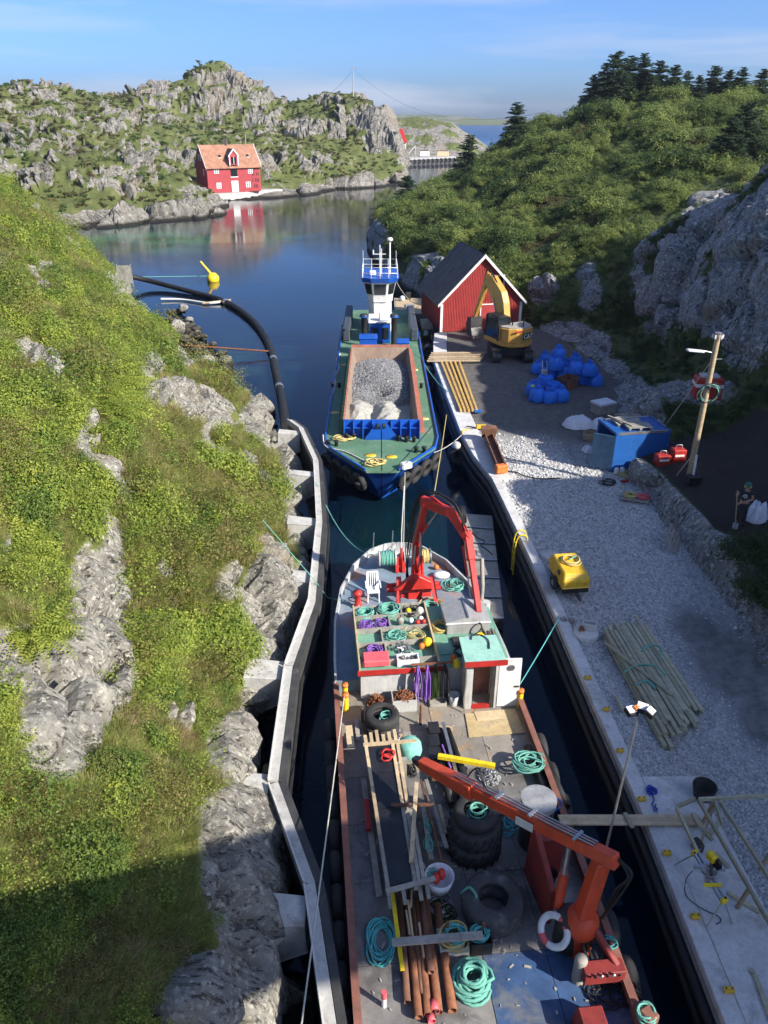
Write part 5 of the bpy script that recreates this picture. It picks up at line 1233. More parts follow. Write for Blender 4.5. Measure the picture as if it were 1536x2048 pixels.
MB().lathe([(.14, 0), (.2, .1), (.1, .3)], bg(-.02, 26.2, 6.35), axis=(0, -1, .2), n=12).build('search_light', 'galvanised', wh2)
# fender tyres on the bow
tl_ = [((812, 968), 1), ((836, 953), 1), ((856, 938), 1), ((868, 920), 1), ((713, 958), -1), ((688, 950), -1), ((667, 938), -1), ((650, 905), -1)]
for k, ((px, py), s) in enumerate(tl_):
    t = (k % 4)/3.0; u = s*lerp(.98, 2.62, t); v = lerp(.35, 2.75, t); n = Vector((s*.82, -.57, 0)).normalized(); q = bg(u, v+.12, 1.35)+n*.14-Vector((0, -.2, 0))
    MB().torus(q, n+Vector((0, 0, -.25)), .36, .15, 24, 10, .8).build('fender_tyre', 'tyre_rubber', barge)
    MB().tube([q+Vector((0, 0, .3)), bg(u*.97, v+.25, DZ+.05)], .02, 5).build('tyre_chain', 'dark_steel', barge)
# cargo
UV, VV = np.meshgrid(np.linspace(-1.86, 1.86, 70), np.linspace(V0+.1, V1-.1, 230))
dk = np.sqrt((UV/2.3)**2+((VV-13.4)/5.4)**2)
hd = 2.0+0.85*np.clip(1.15-dk, 0, 1)**0.7-0.85*np.exp(-(((UV+.2)/.7)**2+((VV-10.9)/.7)**2))-.95*sstep(10.2, 8.8, VV)
sand = np.maximum.reduce([3.0-0.6*np.sqrt((UV+1.3)**2+.05)-0.26*np.sqrt((VV-7.9)**2+.2), 3.15-0.75*np.sqrt((UV-.3)**2+.06)-0.26*np.sqrt((VV-7.4)**2+.3), 2.9-.5*np.sqrt((UV-1.0)**2+.1)-.8*np.sqrt((VV-8.1+UV*.5)**2+.1), 2.5-.35*np.abs(UV)-.3*np.abs(VV-5.4), 1.9+.1*UV])
sand += 0.3*(1-np.abs(pnoise(UV*1.3, VV*1.0, seed=71)))-.32+.10*fbm(UV*2.5, VV*2.5, octv=4, seed=74)
z = np.maximum(hd, sand)+0.05*fbm(UV*4, VV*4, octv=3, seed=72)
zs = np.clip(1-np.clip((z-2.75), 0, 9)*.8, .3, 1); z = np.minimum(z, 2.95)
dkf = sstep(-.12, .12, hd-sand+.1*fbm(UV*3, VV*3, octv=3, seed=73))
Xc, Yc = -0.1-0.0077*VV+UV, 33.1+VV
cargo = grid_mesh('gravel_cargo', Xc, Yc, z, {'rock': dkf}, 'pile_sand')
nt = M['pile_sand'].node_tree; b_ = nt.nodes['Principled BSDF']; src = b_.inputs['Base Color'].links[0].from_socket
at = nt.nodes.new('ShaderNodeAttribute'); at.attribute_name = 'rock'
nt.links.new(mixc(nt, at.outputs['Fac'], src, ramp(nt, noise_node(nt, 9, 5, .7), [(.3, (.06, .06, .062)), (.7, (.22, .22, .225))])), b_.inputs['Base Color'])
tag(cargo, 'heaped grey gravel and pale sand in the barge hold', kind='stuff')
mst, ntm, bb, oo_ = new_mat('dark_stone'); oi = ntm.nodes.new('ShaderNodeObjectInfo')
ntm.links.new(ramp(ntm, oi.outputs['Random'], [(0, (.10, .10, .105)), (.6, (.22, .22, .225)), (1, (.34, .34, .34))]), bb.inputs['Base Color']); bb.inputs['Roughness'].default_value = .9
pd = [proto(stone_mesh('dark_stone', 950+k, 'dark_stone')) for k in range(3)]
pos, ra = sample_grid(Xc, Yc, z, dkf, 9000, lambda x, y, zz, a: np.clip(a-.3, 0, 1)); n = len(pos)
scatter('cargo_stones', pos, euls(n, .5), sc3(rng.lognormal(math.log(.095), .3, n)), rng.integers(0, 3, n), pd, 'dark broken stone heaped in the barge hold')

# ------------------------------------------------------------------ ropes on the barge
def heap(name, label, q, R, r, turns, material, seed, hgt=.1, jit=.5, squash=(1, 1), cat='rope', group=None):
    o = MB().tube(coil(q, R, turns, r, seed, hgt, jit, 16, squash), r, 6).build(name, material)
    return tag(o, label, cat, group)
heap('rope_heap', 'yellow rope heaped at the left of the barge bow deck', P(690, 880, DZ+.01), .32, .028, 6, 'rope_yellow', 1, .12, .5, (1.3, .8))
heap('rope_heap', 'thick yellow rope heaped on the barge stem beside the seam', P(752, 928, DZ+.01), .34, .04, 6, 'rope_yellow', 2, .16, .6, (1.1, .9))
tag(MB().tube(catmull([P(735, 925, DZ+.06), P(690, 903, DZ+.05), P(652, 893, DZ+.05), P(646, 870, DZ+.12)], 6), .035, 6).build('deck_rope', 'rope_white'), 'worn rope along the left bow edge of the barge', 'rope')
tag(MB().tube(catmull([P(680, 708, DZ+.04), P(674, 718, DZ+.04), P(678, 735, DZ+.04), P(671, 752, DZ+.04), P(670, 770, DZ+.04), P(662, 800, DZ+.04)], 6), .045, 6).build('deck_hose', 'rope_white'), 'white hose lying on the left side deck of the barge', 'hose')
def line(name, label, pts, r, material, sag=0.0, n=16, cat='rope'):
    pts = [Vector(p) for p in pts]
    if len(pts) == 2 and sag:
        a, b_ = pts; pts = [a.lerp(b_, i/n)-Vector((0, 0, sag*4*(i/n)*(1-i/n))) for i in range(n+1)]
    return tag(MB().tube(pts, r, 5).build(name, material), label, cat)
line('mooring_rope', 'pale green mooring rope from barge bow to the quay bend', [P(868, 905, DZ+.1), P(925, 868, 1.75)], .02, 'rope_white', .15)
line('mooring_rope', 'rope from the barge stern to the quay beside the planks', [bg(2.6, 20, DZ+.3), Vector((qx(46)+.2, 46, 1.75))], .025, 'rope_green', .4)
line('mooring_rope', 'long taut rope from the barge stern back to the boathouse float', [bg(1.3, 28, 5.6), Vector((4.0, 74, 1.4))], .025, 'rope_white', .8)

# small work boat and float between the barge stern and the boathouse
sk = P(820, 640, .3)
bt = thing('skiff', 'small flat grey work boat moored behind the barge beside the boathouse', 'boat', (sk.x, sk.y+3, 0), .05)
def kp(u, v, h): return Vector((sk.x+u, sk.y+v, h))
lo_ = [(-.9, .4), (.9, .4), (1.15, 1.2), (1.15, 6.6), (-1.15, 6.6), (-1.15, 1.2)]; hi_ = [(-1.05, 0), (1.05, 0), (1.4, 1), (1.4, 7), (-1.4, 7), (-1.4, 1)]
MB().loft([[kp(u, v, -.2) for u, v in lo_], [kp(u, v, .85) for u, v in hi_]]).build('hull', 'timber_grey', bt)
MB().loft([[kp(u*.9, v*.96+.15, .852) for u, v in hi_], [kp(u*.9, v*.96+.15, .875) for u, v in hi_]]).build('deck', 'timber_new', bt)
MB().box(kp(.1, 3.2, .93), (.9, 1.2, .1)).build('hatch', 'timber_grey', bt, .02)
MB().ball(kp(-.6, 5.6, 1.1), .28, 8).build('float', 'white_plastic', bt)
MB().box(kp(0, 6.4, 1.2), (.5, .5, .65)).build('console', 'dark_steel', bt, .05)
fd = thing('timber_float', 'narrow timber float beside the boathouse wall', 'float', (3.9, 68, 0))
for k in range(6): MB().box((3.75, 66.3+k*.62, .75), (1.0, .56, .09)).build('plank', 'timber_new', fd)
for s in (-.35, .35): MB().box((3.75+s, 67.9, .5), (.12, 3.8, .4)).build('bearer', 'timber_grey', fd)
# ------------------------------------------------------------------ work boat below the bridge
mat('deck_steel_lit', (0.27, 0.245, 0.21), 0.7, var=0.22, scale=1.5, dirt=(0.34, 0.25, 0.16), dirt_amt=0.5, dirt_scale=1.3, bmp=0.25, rnd=0.12)  # bare deck steel, its colour lightened for the sunlit part of the deck
mat('tyre_worn', (0.06, 0.06, 0.062), 0.8, var=0.4, scale=3, dirt=(0.17, 0.165, 0.16), dirt_amt=0.42, dirt_scale=2.5, bmp=0.6, bscale=18)
mat('deck_steel_shaded', (0.20, 0.19, 0.18), 0.65, var=0.3, scale=1.2, dirt=(0.10, 0.095, 0.09), dirt_amt=0.5, dirt_scale=1.4, bmp=0.25, rnd=0.12)  # the same bare steel, its colour darkened for the shaded part of the deck
mat('deck_blue', (0.04, 0.085, 0.19), 0.55, var=0.4, scale=1.0, dirt=(0.15, 0.155, 0.16), dirt_amt=0.52, dirt_scale=0.8, bmp=0.2, rnd=0.1)
mat('foredeck', (0.20, 0.27, 0.34), 0.7, var=0.25, scale=1.2, dirt=(0.42, 0.20, 0.11), dirt_amt=0.48, dirt_scale=0.8, bmp=0.2)
mat('red_dark', (0.25, 0.035, 0.03), 0.55, var=0.2, dirt=(0.12, 0.03, 0.025), dirt_amt=0.35)
mat('gunwale_red', (0.25, 0.105, 0.075), 0.75, var=0.25, scale=3, dirt=(0.16, 0.09, 0.07), dirt_amt=0.4)
mat('gunwale_grey', (0.46, 0.47, 0.47), 0.6, var=0.15, scale=3, dirt=(0.3, 0.16, 0.1), dirt_amt=0.3)
mat('roof_green', (0.17, 0.36, 0.26), 0.7, var=0.15, scale=1.5, dirt=(0.28, 0.36, 0.29), dirt_amt=0.35, bmp=0.12)
mat('roof_mint', (0.32, 0.58, 0.48), 0.65, var=0.12, scale=2, dirt=(0.45, 0.40, 0.32), dirt_amt=0.3)
mat('house_grey', (0.50, 0.50, 0.48), 0.7, var=0.12, dirt=(0.3, 0.27, 0.24), dirt_amt=0.35)
mat('crane_red', (0.58, 0.035, 0.028), 0.42, var=0.15, scale=3, dirt=(0.30, 0.06, 0.04), dirt_amt=0.3)
mat('crane_orange', (0.68, 0.085, 0.03), 0.45, var=0.15, scale=2.5, dirt=(0.30, 0.08, 0.04), dirt_amt=0.3)
mat('plywood_black', (0.020, 0.021, 0.026), 0.35, var=0.35, scale=2, dirt=(0.10, 0.10, 0.11), dirt_amt=0.25, dirt_scale=3)
mat('plywood_ochre', (0.50, 0.38, 0.20), 0.75, var=0.15, scale=2, dirt=(0.40, 0.33, 0.22), dirt_amt=0.4)
mat('alu_sheet', (0.46, 0.46, 0.45), 0.5, 0.35, var=0.1, dirt=(0.35, 0.33, 0.3), dirt_amt=0.3)
mat('net_teal', (0.22, 0.55, 0.46), 0.85, var=0.2, scale=6, bmp=0.6, bscale=40)
AX, AY = Vector((.9953, .0967, 0)), Vector((-.0967, .9953, 0)); BO = Vector((1.3, 18, 0)); RZ = math.atan2(.0967, .9953)
def bp(u, v, h): return BO+AX*u+AY*v+Vector((0, 0, h))
MD, FD = 1.30, 1.72
ol = [(8.62, 0.0), (8.55, .45), (8.2, 1.05), (7.1, 1.8), (5.5, 2.35), (3.5, 2.65), (1.5, 2.74), (-3, 2.75), (-8, 2.75), (-14, 2.7), (-16, 2.4)]
def outline(k=1.0, dv=0.0):
    r = [(u*k, v+dv) for v, u in ol]; l = [(-u*k, v+dv) for v, u in ol[1:]][::-1]; return l+r       # aft-left .. bow .. aft-right
boat = thing('work_boat', 'steel work boat crowded with gear, moored along the quay', 'boat', bp(0, -3, 0), RZ)
def hu(k, dv, h): return [bp(u, v+(dv if v > 4 else 0), h) for u, v in outline(k)]
MB().loft([hu(.86, -1.4, -.5), hu(.93, -.9, .1), hu(.99, -.25, 1.0), hu(1.0, 0, 1.28)], caps=False, closed=True).build('hull', 'boat_hull', boat)
# decks
fo = [(u, v) for u, v in outline(.985) if v >= 1.5]; fo = [(-2.70, .72)]+fo+[(2.70, .72)]
MB().prism([bp(u, v, 0) for u, v in fo][::-1], FD-.5, FD).build('foredeck', 'foredeck', boat)
uu_ = [-2.69, -1.35, 0.0, 1.35, 2.69]; vv_ = [.715, -1.15, -2.75, -4.3, -5.95, -7.9, -10.2, -12.5, -15.5]
for i in range(4):
    for j in range(8):
        u0, u1, v1, v0 = uu_[i]+.008, uu_[i+1]-.008, vv_[j]-.008, vv_[j+1]+.008
        MB().prism([bp(u0, v0, 0), bp(u1, v0, 0), bp(u1, v1, 0), bp(u0, v1, 0)], MD-.06, MD+.004*((i*7+j*3) % 3)).build('deck_plate', 'deck_blue' if j >= 5 and i >= 2 else ('deck_steel_shaded' if j >= 2 else 'deck_steel_lit'), boat)  # lit steel copy forward, shaded steel copy aft, blue paint at the stern right
# gunwales: grey round the bow, rusty red bulwark aft
def gun(side, pts, z0, z1, w, material, name):
    a = [bp(side*u, v, 0) for v, u in pts]; b_ = [bp(side*(u-w), v, 0) for v, u in pts]; n = len(pts); vs = []
    for p, q in zip(a, b_): vs += [(p.x, p.y, z0), (q.x, q.y, z0), (q.x, q.y, z1), (p.x, p.y, z1)]
    fs = [(0, 1, 2, 3), (4*n-1, 4*n-2, 4*n-3, 4*n-4)]+[(4*i+k, 4*i+4+k, 4*i+4+(k+1) % 4, 4*i+(k+1) % 4) for i in range(n-1) for k in range(4)]
    return MB().add(vs, fs).build(name, material, boat)
bowp = [(v, u) for v, u in ol if v >= 1.5]+[(.72, 2.745)]
aftp = [(.715, 2.745)]+[(v, u) for v, u in ol if v < 1]
for s in (-1, 1):
    gun(s, bowp, 1.25, 2.0, .075, 'gunwale_grey', 'bow_bulwark'); gun(s, [(v-.02, u+.06) for v, u in bowp], 1.55, 1.72, .055, 'black_rubber', 'rubbing_strake')
    gun(s, aftp, 1.2, 1.62, .07, 'gunwale_red', 'bulwark'); gun(s, [(v, u+.04) for v, u in aftp], 1.622, 1.67, .16, 'gunwale_red', 'cap_rail')
def bx(mb, u0, u1, v0, v1, h0, h1): return mb.prism([bp(u0, v0, 0), bp(u1, v0, 0), bp(u1, v1, 0), bp(u0, v1, 0)], h0, h1)
# deckhouse
TZ = 2.45
bx(MB(), -1.98, 2.42, .3, 3.25, MD, TZ-.04).build('deckhouse', 'house_grey', boat, .01)
bx(MB(), -2.06, .38, .18, 3.35, TZ-.038, TZ).build('deckhouse_roof', 'roof_green', boat); bx(MB(), .384, 2.5, .18, 3.35, TZ-.038, TZ+.012).build('deckhouse_roof', 'roof_green', boat)
bx(MB(), -2.07, .6, .14, .176, TZ-.12, TZ+.05).build('roof_trim', 'red_paint', boat)
for v in (.75, 1.5, 2.3): bx(MB(), .42, 1.9, v-.015, v+.015, TZ+.013, TZ+.04).build('roof_seam', 'roof_green', boat)
hs_ = bx(MB(), .95, 1.4, 1.05, 1.5, TZ+.013, TZ+.12).build('roof_hatch', 'dark_steel', boat, .02)
# companion wheelhouse with open door
W0 = (1.06, 2.0, -.42, .28)
wl_b = MB(); u0, u1, v0, v1 = W0
wc = bx(MB(), u0, u0+.07, v0, v1, MD, 3.2).build('wheelhouse_wall', 'house_grey', boat); bx(MB(), u1-.07, u1, v0, v1, MD, 3.2).build('wheelhouse_wall', 'house_grey', boat)
bx(MB(), u0+.07, u1-.07, v1-.06, v1, MD, 3.2).build('wheelhouse_wall', 'gunwale_red', boat); bx(MB(), u0+.07, u0+.2, v0, v0+.06, MD, 3.2).build('door_post', 'house_grey', boat); bx(MB(), u1-.2, u1-.07, v0, v0+.06, MD, 3.2).build('door_post', 'dark_steel', boat)
bx(MB(), u0+.2, u1-.2, v0-.01, v0+.07, MD, MD+.14).build('door_sill', 'red_paint', boat)
rf = MB().loft([[bp(u0-.12, v0-.28, 3.2), bp(u1+.14, v0-.28, 3.2), bp(u1+.1, v1+.25, 3.2), bp(u0-.08, v1+.25, 3.2)], [bp(u0-.12, v0-.28, 3.26), bp(u1+.14, v0-.28, 3.26), bp(u1+.1, v1+.25, 3.26), bp(u0-.08, v1+.25, 3.26)]]).build('wheelhouse_roof', 'roof_mint', boat)
bx(MB(), u0-.14, u1+.16, v0-.33, v0-.284, 3.12, 3.29).build('fascia', 'red_paint', rf)
dl = MB().extrude([bp(u1+.02, v0-.02, MD+.06), bp(u1+.66, v0-.06, MD+.06), bp(u1+.66, v0-.06, 3.1), bp(u1+.02, v0-.02, 3.1)], AY*.05).build('door', 'white_paint', boat)
q = bp(u1+.36, v0-.045, 2.8); MB().cyl(q, q-AY*.025, .1, n=16).build('porthole', 'galvanised', dl)
q = bp(u1+.5, v0-.06, 2.1); MB().beam(q, q+AX*.14, .03, .05).build('handle', 'dark_steel', dl)
# mooring bollards in pairs: yellow with orange tops
for px, py in ((690, 1378), (691, 1398), (1033, 1366), (1041, 1390)):
    q = P(px, py, 1.75); o = MB().lathe([(.085, -.45), (.085, .12)], q, n=14).build('bollard', 'yellow_bright', boat); MB().lathe([(.0, .2), (.1, .2), (.1, .11), (.085, .11)], q, n=14).build('bollard_cap', 'orange_plastic', o)
# side tyres
for k in range(11):
    v = -.7-k*.92
    MB().torus(bp(-2.98, v, .95), (1, .0967, 0), .33, .15, 20, 8, .8).build('fender_tyre', 'tyre_rubber', boat)
for k in range(9):
    v = -1.9-k*1.1; MB().torus(bp(2.98, v, .95), (1, .0967, 0), .33, .15, 20, 8, .8).build('fender_tyre', 'tyre_rubber', boat)
# deck sockets and stanchions
for px, py, h in ((725, 1445, .55), (790, 1447, .6), (841, 1450, .75), (893, 1880, .6), (965, 1880, .55)):
    q = P(px, py, MD); MB().cyl(q, q+Vector((0, 0, h)), .04, n=8).build('stanchion', 'brown_rust', boat)
# hatch and bitts at the stern
q = P(1180, 2040, 1.5); hb_ = MB(); hb_.box((q.x, q.y-.1, 1.55), (.62, .55, .45), RZ, taper=.8); hb_.build('stern_hatch', 'red_dark', boat, .03)
q = P(1295, 2040, 1.6); MB().box((q.x, q.y, 1.62), (.3, .3, .45), RZ+.4).build('stern_bitt', 'gunwale_red', boat, .04)
# anchor winch at the bow
wn_ = MB(); a, b_ = bp(-.75, 7.0, 2.25), bp(1.05, 7.0, 2.25); wn_.cyl(a, b_, .06, n=8); boat_w = wn_.build('winch_shaft', 'galvanised', boat)
for (ua, ub), m_ in (((-.75, -.25), 'rope_green'), ((.78, 1.1), 'rope_yellow')):
    dr = MB(); L_ = ub-ua
    for k in range(int(L_/.06)): dr.torus(bp(ua+.03+k*.06, 7.0, 2.25), AX, .24+.015*(k % 2), .034, 18, 6)
    dr.build('rope_drum', m_, boat_w)
for u in (-.8, -.2, .15, .72, 1.12): MB().cyl(bp(u-.025, 7, 2.25), bp(u+.025, 7, 2.25), .3 if u != .15 else .22, n=18).build('drum_flange', 'house_grey' if u < .3 else 'galvanised', boat_w)
for u in (-.15, .1): MB().beam(bp(u, 6.85, FD), bp(u, 7.0, 2.3), .12, .3).build('winch_frame', 'crane_red', boat_w)
MB().box(bp(-.02, 7.35, 2.05), (.7, .4, .6), RZ).build('winch_motor', 'house_grey', boat_w, .05)
for u, v in ((-.95, 8.1), (-.2, 8.2)): MB().cyl(bp(u, v, 1.95), bp(u+.05, v+.1, 2.7), .02, n=6).build('aerial', 'galvanised', boat)
MB().tube([bp(.02, 6.9, FD), bp(.02, 6.95, 3.4), bp(.1, 7.0, 5.2)], .022, 6).build('whip_aerial', 'white_paint', boat)
MB().cyl(bp(.02, 6.9, FD), bp(.02, 6.92, 2.7), .05, n=8).build('whip_base', 'crane_red', boat)

# ------------------------------------------------------------------ red crane on the foredeck
def ram(a, b_, parent, r=.055, split=.58, body='crane_red'):
    a, b_ = Vector(a), Vector(b_); m_ = a.lerp(b_, split); o = MB().cyl(a, m_, r, n=12).build('ram_body', body, parent); MB().cyl(m_, b_, r*.55, n=10).build('ram_rod', 'galvanised', o); return o
def hoses(parent, pts, n, r, off, material='black_rubber'):
    for k in range(n):
        g = random.Random(k+int(pts[0][0]*100)); MB().tube(catmull([Vector(p)+Vector((g.uniform(-1, 1), g.uniform(-1, 1), g.uniform(-.3, 1)))*off for p in pts], 5), r, 5).build('hose', material, parent)
cr = thing('foredeck_crane', 'bright red folding crane arched over the bow of the work boat', 'crane', (1.08, 23.2, FD))
c0, c1, c2, c3, c4, c5 = [Vector(p) for p in ((1.08, 23.2, FD), (1.1, 23.2, 3.9), (1.38, 22.9, 5.6), (2.2, 22.2, 5.55), (2.75, 21.9, 4.75), (3.02, 20.35, 2.95))]
bs = MB(); bs.beam(c0-AX*.62, c0+AX*.6, .26, .3); bs.box(c0+Vector((0, 0, .25)), (.5, .5, .6), RZ); bs.build('base', 'crane_red', cr, .02)
for s in (-1, 1): MB().extrude([c0+AX*s*.75-AY*1.0+Vector((0, 0, 0)), c0+AX*s*.62-AY*1.0, c0+AX*s*.50-AY*.3+Vector((0, 0, .9)), c0+AX*s*.66-AY*.3+Vector((0, 0, .9))], AY*.18).build('frame_leg', 'crane_red', cr)
MB().extrude([c0-AX*.8-AY*.62+Vector((0, 0, .62)), c0+AX*.55-AY*.62+Vector((0, 0, .62)), c0+AX*.5-AY*.62+Vector((0, 0, .92)), c0+AX*.1-AY*.62+Vector((0, 0, 1.15)), c0-AX*.15-AY*.62+Vector((0, 0, 1.15)), c0-AX*.5-AY*.62+Vector((0, 0, .85))], AY*.25).build('saddle', 'crane_red', cr, .02)
for s in (-1, 1): MB().cyl(c0-AX*1.0+AY*(-.1+s*.14)+Vector((0, 0, .42)), c0+AX*.9+AY*(-.1+s*.14)+Vector((0, 0, .42)), .09, n=12).build('slew_cylinder', 'crane_red', cr)
MB().beam(c0, c1, .26, .29, AY, .22, .24).build('column', 'crane_red', cr, .02)
ram(c0+AX*.28-AY*.28+Vector((0, 0, .5)), c1.lerp(c2, .35)-AY*.25, cr); ram(c0-AX*.12-AY*.32+Vector((0, 0, .5)), c1-AX*.05-AY*.25, cr)
ram(c0+AX*.1-AY*.34+Vector((0, 0, .5)), c1+AX*.1-AY*.3, cr)
MB().beam(c1-Vector((0, 0, .15)), c2, .23, .29, AY, .21, .30).build('inner_boom', 'crane_red', cr, .02)
ram(c1-AY*.2+Vector((0, 0, .2)), c2.lerp(c3, .45)-Vector((0, 0, .2)), cr, .05)
MB().beam(c2-(c3-c2).normalized()*.15, c3, .22, .36, (0, 0, 1), .22, .29).build('elbow_link', 'crane_red', cr, .02)
MB().beam(c3-(c4-c3).normalized()*.2, c4, .22, .29, (0, 0, 1), .21, .26).build('outer_boom', 'crane_red', cr, .02)
d45 = (c5-c4).normalized(); MB().beam(c4-d45*.25, c4+d45*.7, .24, .28).build('boom_sleeve', 'crane_red', cr, .02); MB().beam(c4+d45*.6, c5, .18, .21).build('extension', 'crane_red', cr, .015)
MB().beam(c5-d45*.02, c5+d45*.012, .14, .16).build('extension_bore', 'black_steel', cr)
ram(c2.lerp(c3, .2)+Vector((0, 0, .28)), c3.lerp(c4, .5)+Vector((0, 0, .25)), cr, .06); ram(c4+Vector((-.18, -.1, -.2)), c4.lerp(c5, .75)+Vector((-.16, 0, -.15)), cr, .04)
for k in range(3): MB().torus(c3+Vector((.32+k*.05, .1, -.1)), (1, .1, .1), .26, .035, 18, 6).build('hose_reel', 'black_rubber', cr)
hoses(cr, [c0+Vector((-.25, -.2, .6)), c1+Vector((-.25, -.1, 0)), c2+Vector((-.15, 0, .25)), c3+Vector((0, 0, .35)), c4+Vector((-.1, -.1, .3))], 5, .018, .09)
hk = MB(); hk.tube([c5, c5-Vector((0, 0, .22))], .02, 5); hk.tube(catmull([c5-Vector((0, 0, .2)), c5+Vector((.06, 0, -.3)), c5+Vector((.05, 0, -.42)), c5+Vector((-.05, 0, -.43)), c5+Vector((-.07, 0, -.34))], 5), .028, 6); hk.build('hook', 'rope_yellow', cr)

# ------------------------------------------------------------------ orange crane amidships
oc = thing('deck_crane', 'orange deck crane with its boom laid across the work boat', 'crane', (4.1, 10.3, MD))
e0, e1, e2 = Vector((4.1, 10.3, 2.2)), Vector((4.22, 10.15, 4.25)), Vector((.9, 13.72, 3.15))
MB().lathe([(0, .3), (.24, .26), (.34, .1), (.36, -.1), (.3, -.3), (.28, -.9), (0, -.9)], e0, n=18).build('slew_base', 'crane_orange', oc)
MB().beam(e0+Vector((0, 0, .1)), e1, .31, .38, AY, .27, .31).build('column', 'crane_orange', oc, .03)
db = (e2-e1).normalized()
MB().beam(e1-db*.3+Vector((0, 0, .12)), e1+db*2.6, .24, .30, (0, 0, 1), .22, .26).build('boom', 'crane_orange', oc, .02)
MB().beam(e1+db*2.45, e1+db*3.5, .22, .26, (0, 0, 1), .22, .26).build('boom', 'crane_orange', oc, .02)
MB().beam(e1+db*3.3-Vector((0, 0, .02)), e2, .31, .38, (0, 0, 1), .24, .26).build('boom_head', 'crane_orange', oc, .02)
MB().beam(e2-db*.02, e2+db*.25, .2, .22, (0, 0, 1), .14, .14).build('boom_tip', 'dark_steel', oc)
nrm_ = db.cross(Vector((0, 0, 1))).normalized()
for k in (-.05, .02, .09): MB().cyl(e1+db*.2+Vector((0, 0, .27))+nrm_*k, e1+db*3.9+Vector((0, 0, .2))+nrm_*k, .018, n=6).build('boom_pipe', 'galvanised', oc)
for f in (.6, 1.7, 2.6): MB().beam(e1+db*f+Vector((0, 0, .255))-nrm_*.14, e1+db*f+Vector((0, 0, .255))+nrm_*.16, .06, .05).build('pipe_clamp', 'galvanised', oc)
nl = -nrm_ if (-nrm_).y < 0 else nrm_
MB().extrude([e1+db*1.55+nl*.15+Vector((0, 0, -.12)), e1+db*2.0+nl*.148+Vector((0, 0, -.12)), e1+db*2.0+nl*.148+Vector((0, 0, .1)), e1+db*1.55+nl*.15+Vector((0, 0, .1))], nl*.012).build('name_plate', 'white_paint', oc)
ram(e0+Vector((-.42, .35, -.05)), e1+db*.75-Vector((0, 0, .15)), oc, .1, .55, 'crane_orange')
MB().extrude([bp(1.38, -6.0, MD), bp(1.52, -7.35, MD), bp(1.55, -7.3, 2.3), bp(1.42, -6.1, 3.0)], AX*.14).build('support_plate', 'red_dark', oc, .02)
MB().box(bp(1.9, -5.95, 1.9), (.65, .42, 1.2), RZ).build('pump_housing', 'red_dark', oc, .03)
MB().cyl(bp(1.85, -5.2, 2.6), bp(1.85, -5.2, 2.75), .42, n=22).build('drum_lid', 'alu_sheet', oc)
MB().cyl(bp(1.85, -5.2, MD), bp(1.85, -5.2, 2.6), .38, n=22).build('drum', 'dark_steel', oc)
MB().beam(e0+Vector((.18, -.15, .05)), bp(2.55, -8.75, 1.85), .13, .13).build('stabiliser_arm', 'red_dark', oc, .02)
sb_ = MB().box(bp(2.25, -8.75, 1.75), (.85, .3, .34), RZ).build('control_box', 'red_dark', oc, .02)
for k in range(5): MB().cyl(bp(2.0+k*.12, -8.95, 1.9), bp(2.0+k*.12, -9.02, 2.05), .02, n=6).build('lever', 'white_plastic' if k % 2 else 'black_steel', sb_)
for k in range(6): MB().beam(bp(1.95+k*.1, -7.75, 1.95), bp(2.0+k*.1, -8.55, 1.85), .05, .05).build('valve_hose', 'black_rubber', oc)
hoses(oc, [e1+Vector((.2, -.1, .2)), e1+Vector((.45, -.3, -.1)), e1+Vector((.35, -.3, -.6)), e0+Vector((.3, -.15, .3))], 4, .022, .08)
hoses(oc, [e1+db*3.0+Vector((0, 0, .25)), e1+db*3.2+Vector((0, .1, .6)), e1+db*3.5+Vector((0, .1, .3))], 2, .018, .06)
# lifebuoy, drums round the crane foot
q = P(1108, 1862, 1.95); ax_ = Vector((-.62, -.55, .55))
lb = thing('lifebuoy', 'white and red lifebuoy leaning at the foot of the orange crane', 'lifebuoy', (q.x, q.y, MD))
qn = ax_.normalized().to_track_quat('Z', 'Y')
for k in range(8):
    seg = MB(); vs = []; a0, a1 = k*math.pi/4, (k+1)*math.pi/4; nu, nv = 6, 10
    for i in range(nu+1):
        t = lerp(a0, a1, i/nu)
        for j in range(nv): g_ = 2*math.pi*j/nv; vs.append(q+qn@Vector(((.3+.075*math.cos(g_))*math.cos(t), (.3+.075*math.cos(g_))*math.sin(t), .06*math.sin(g_))))
    seg.add(vs, [(i*nv+j, (i+1)*nv+j, (i+1)*nv+(j+1) % nv, i*nv+(j+1) % nv) for i in range(nu) for j in range(nv)], True).build('segment', 'pink_paint' if k % 4 == 1 else 'white_plastic', lb)
tag(MB().lathe([(0, 1.05), (.2, 1.03), (.32, .9), (.34, .1), (.3, 0)], P(1135, 1905, MD)+Vector((.05, .2, 0)), n=20).build('buoy_drum', 'dark_steel'), 'grey drum behind the lifebuoy', 'drum')
tag(MB().lathe([(0, .75), (.1, .74), (.13, .68), (.13, 0)], P(1155, 1960, MD), n=16).build('gas_bottle', 'timber_grey'), 'upright grey gas bottle right of the lifebuoy', 'gas bottle')
tag(MB().lathe([(.12, 0), (.17, .34), (.16, .34), (.11, .04), (0, .04)], P(1098, 1765, MD), n=16).build('bucket', 'black_steel'), 'black bucket beside the crane support plate', 'bucket')

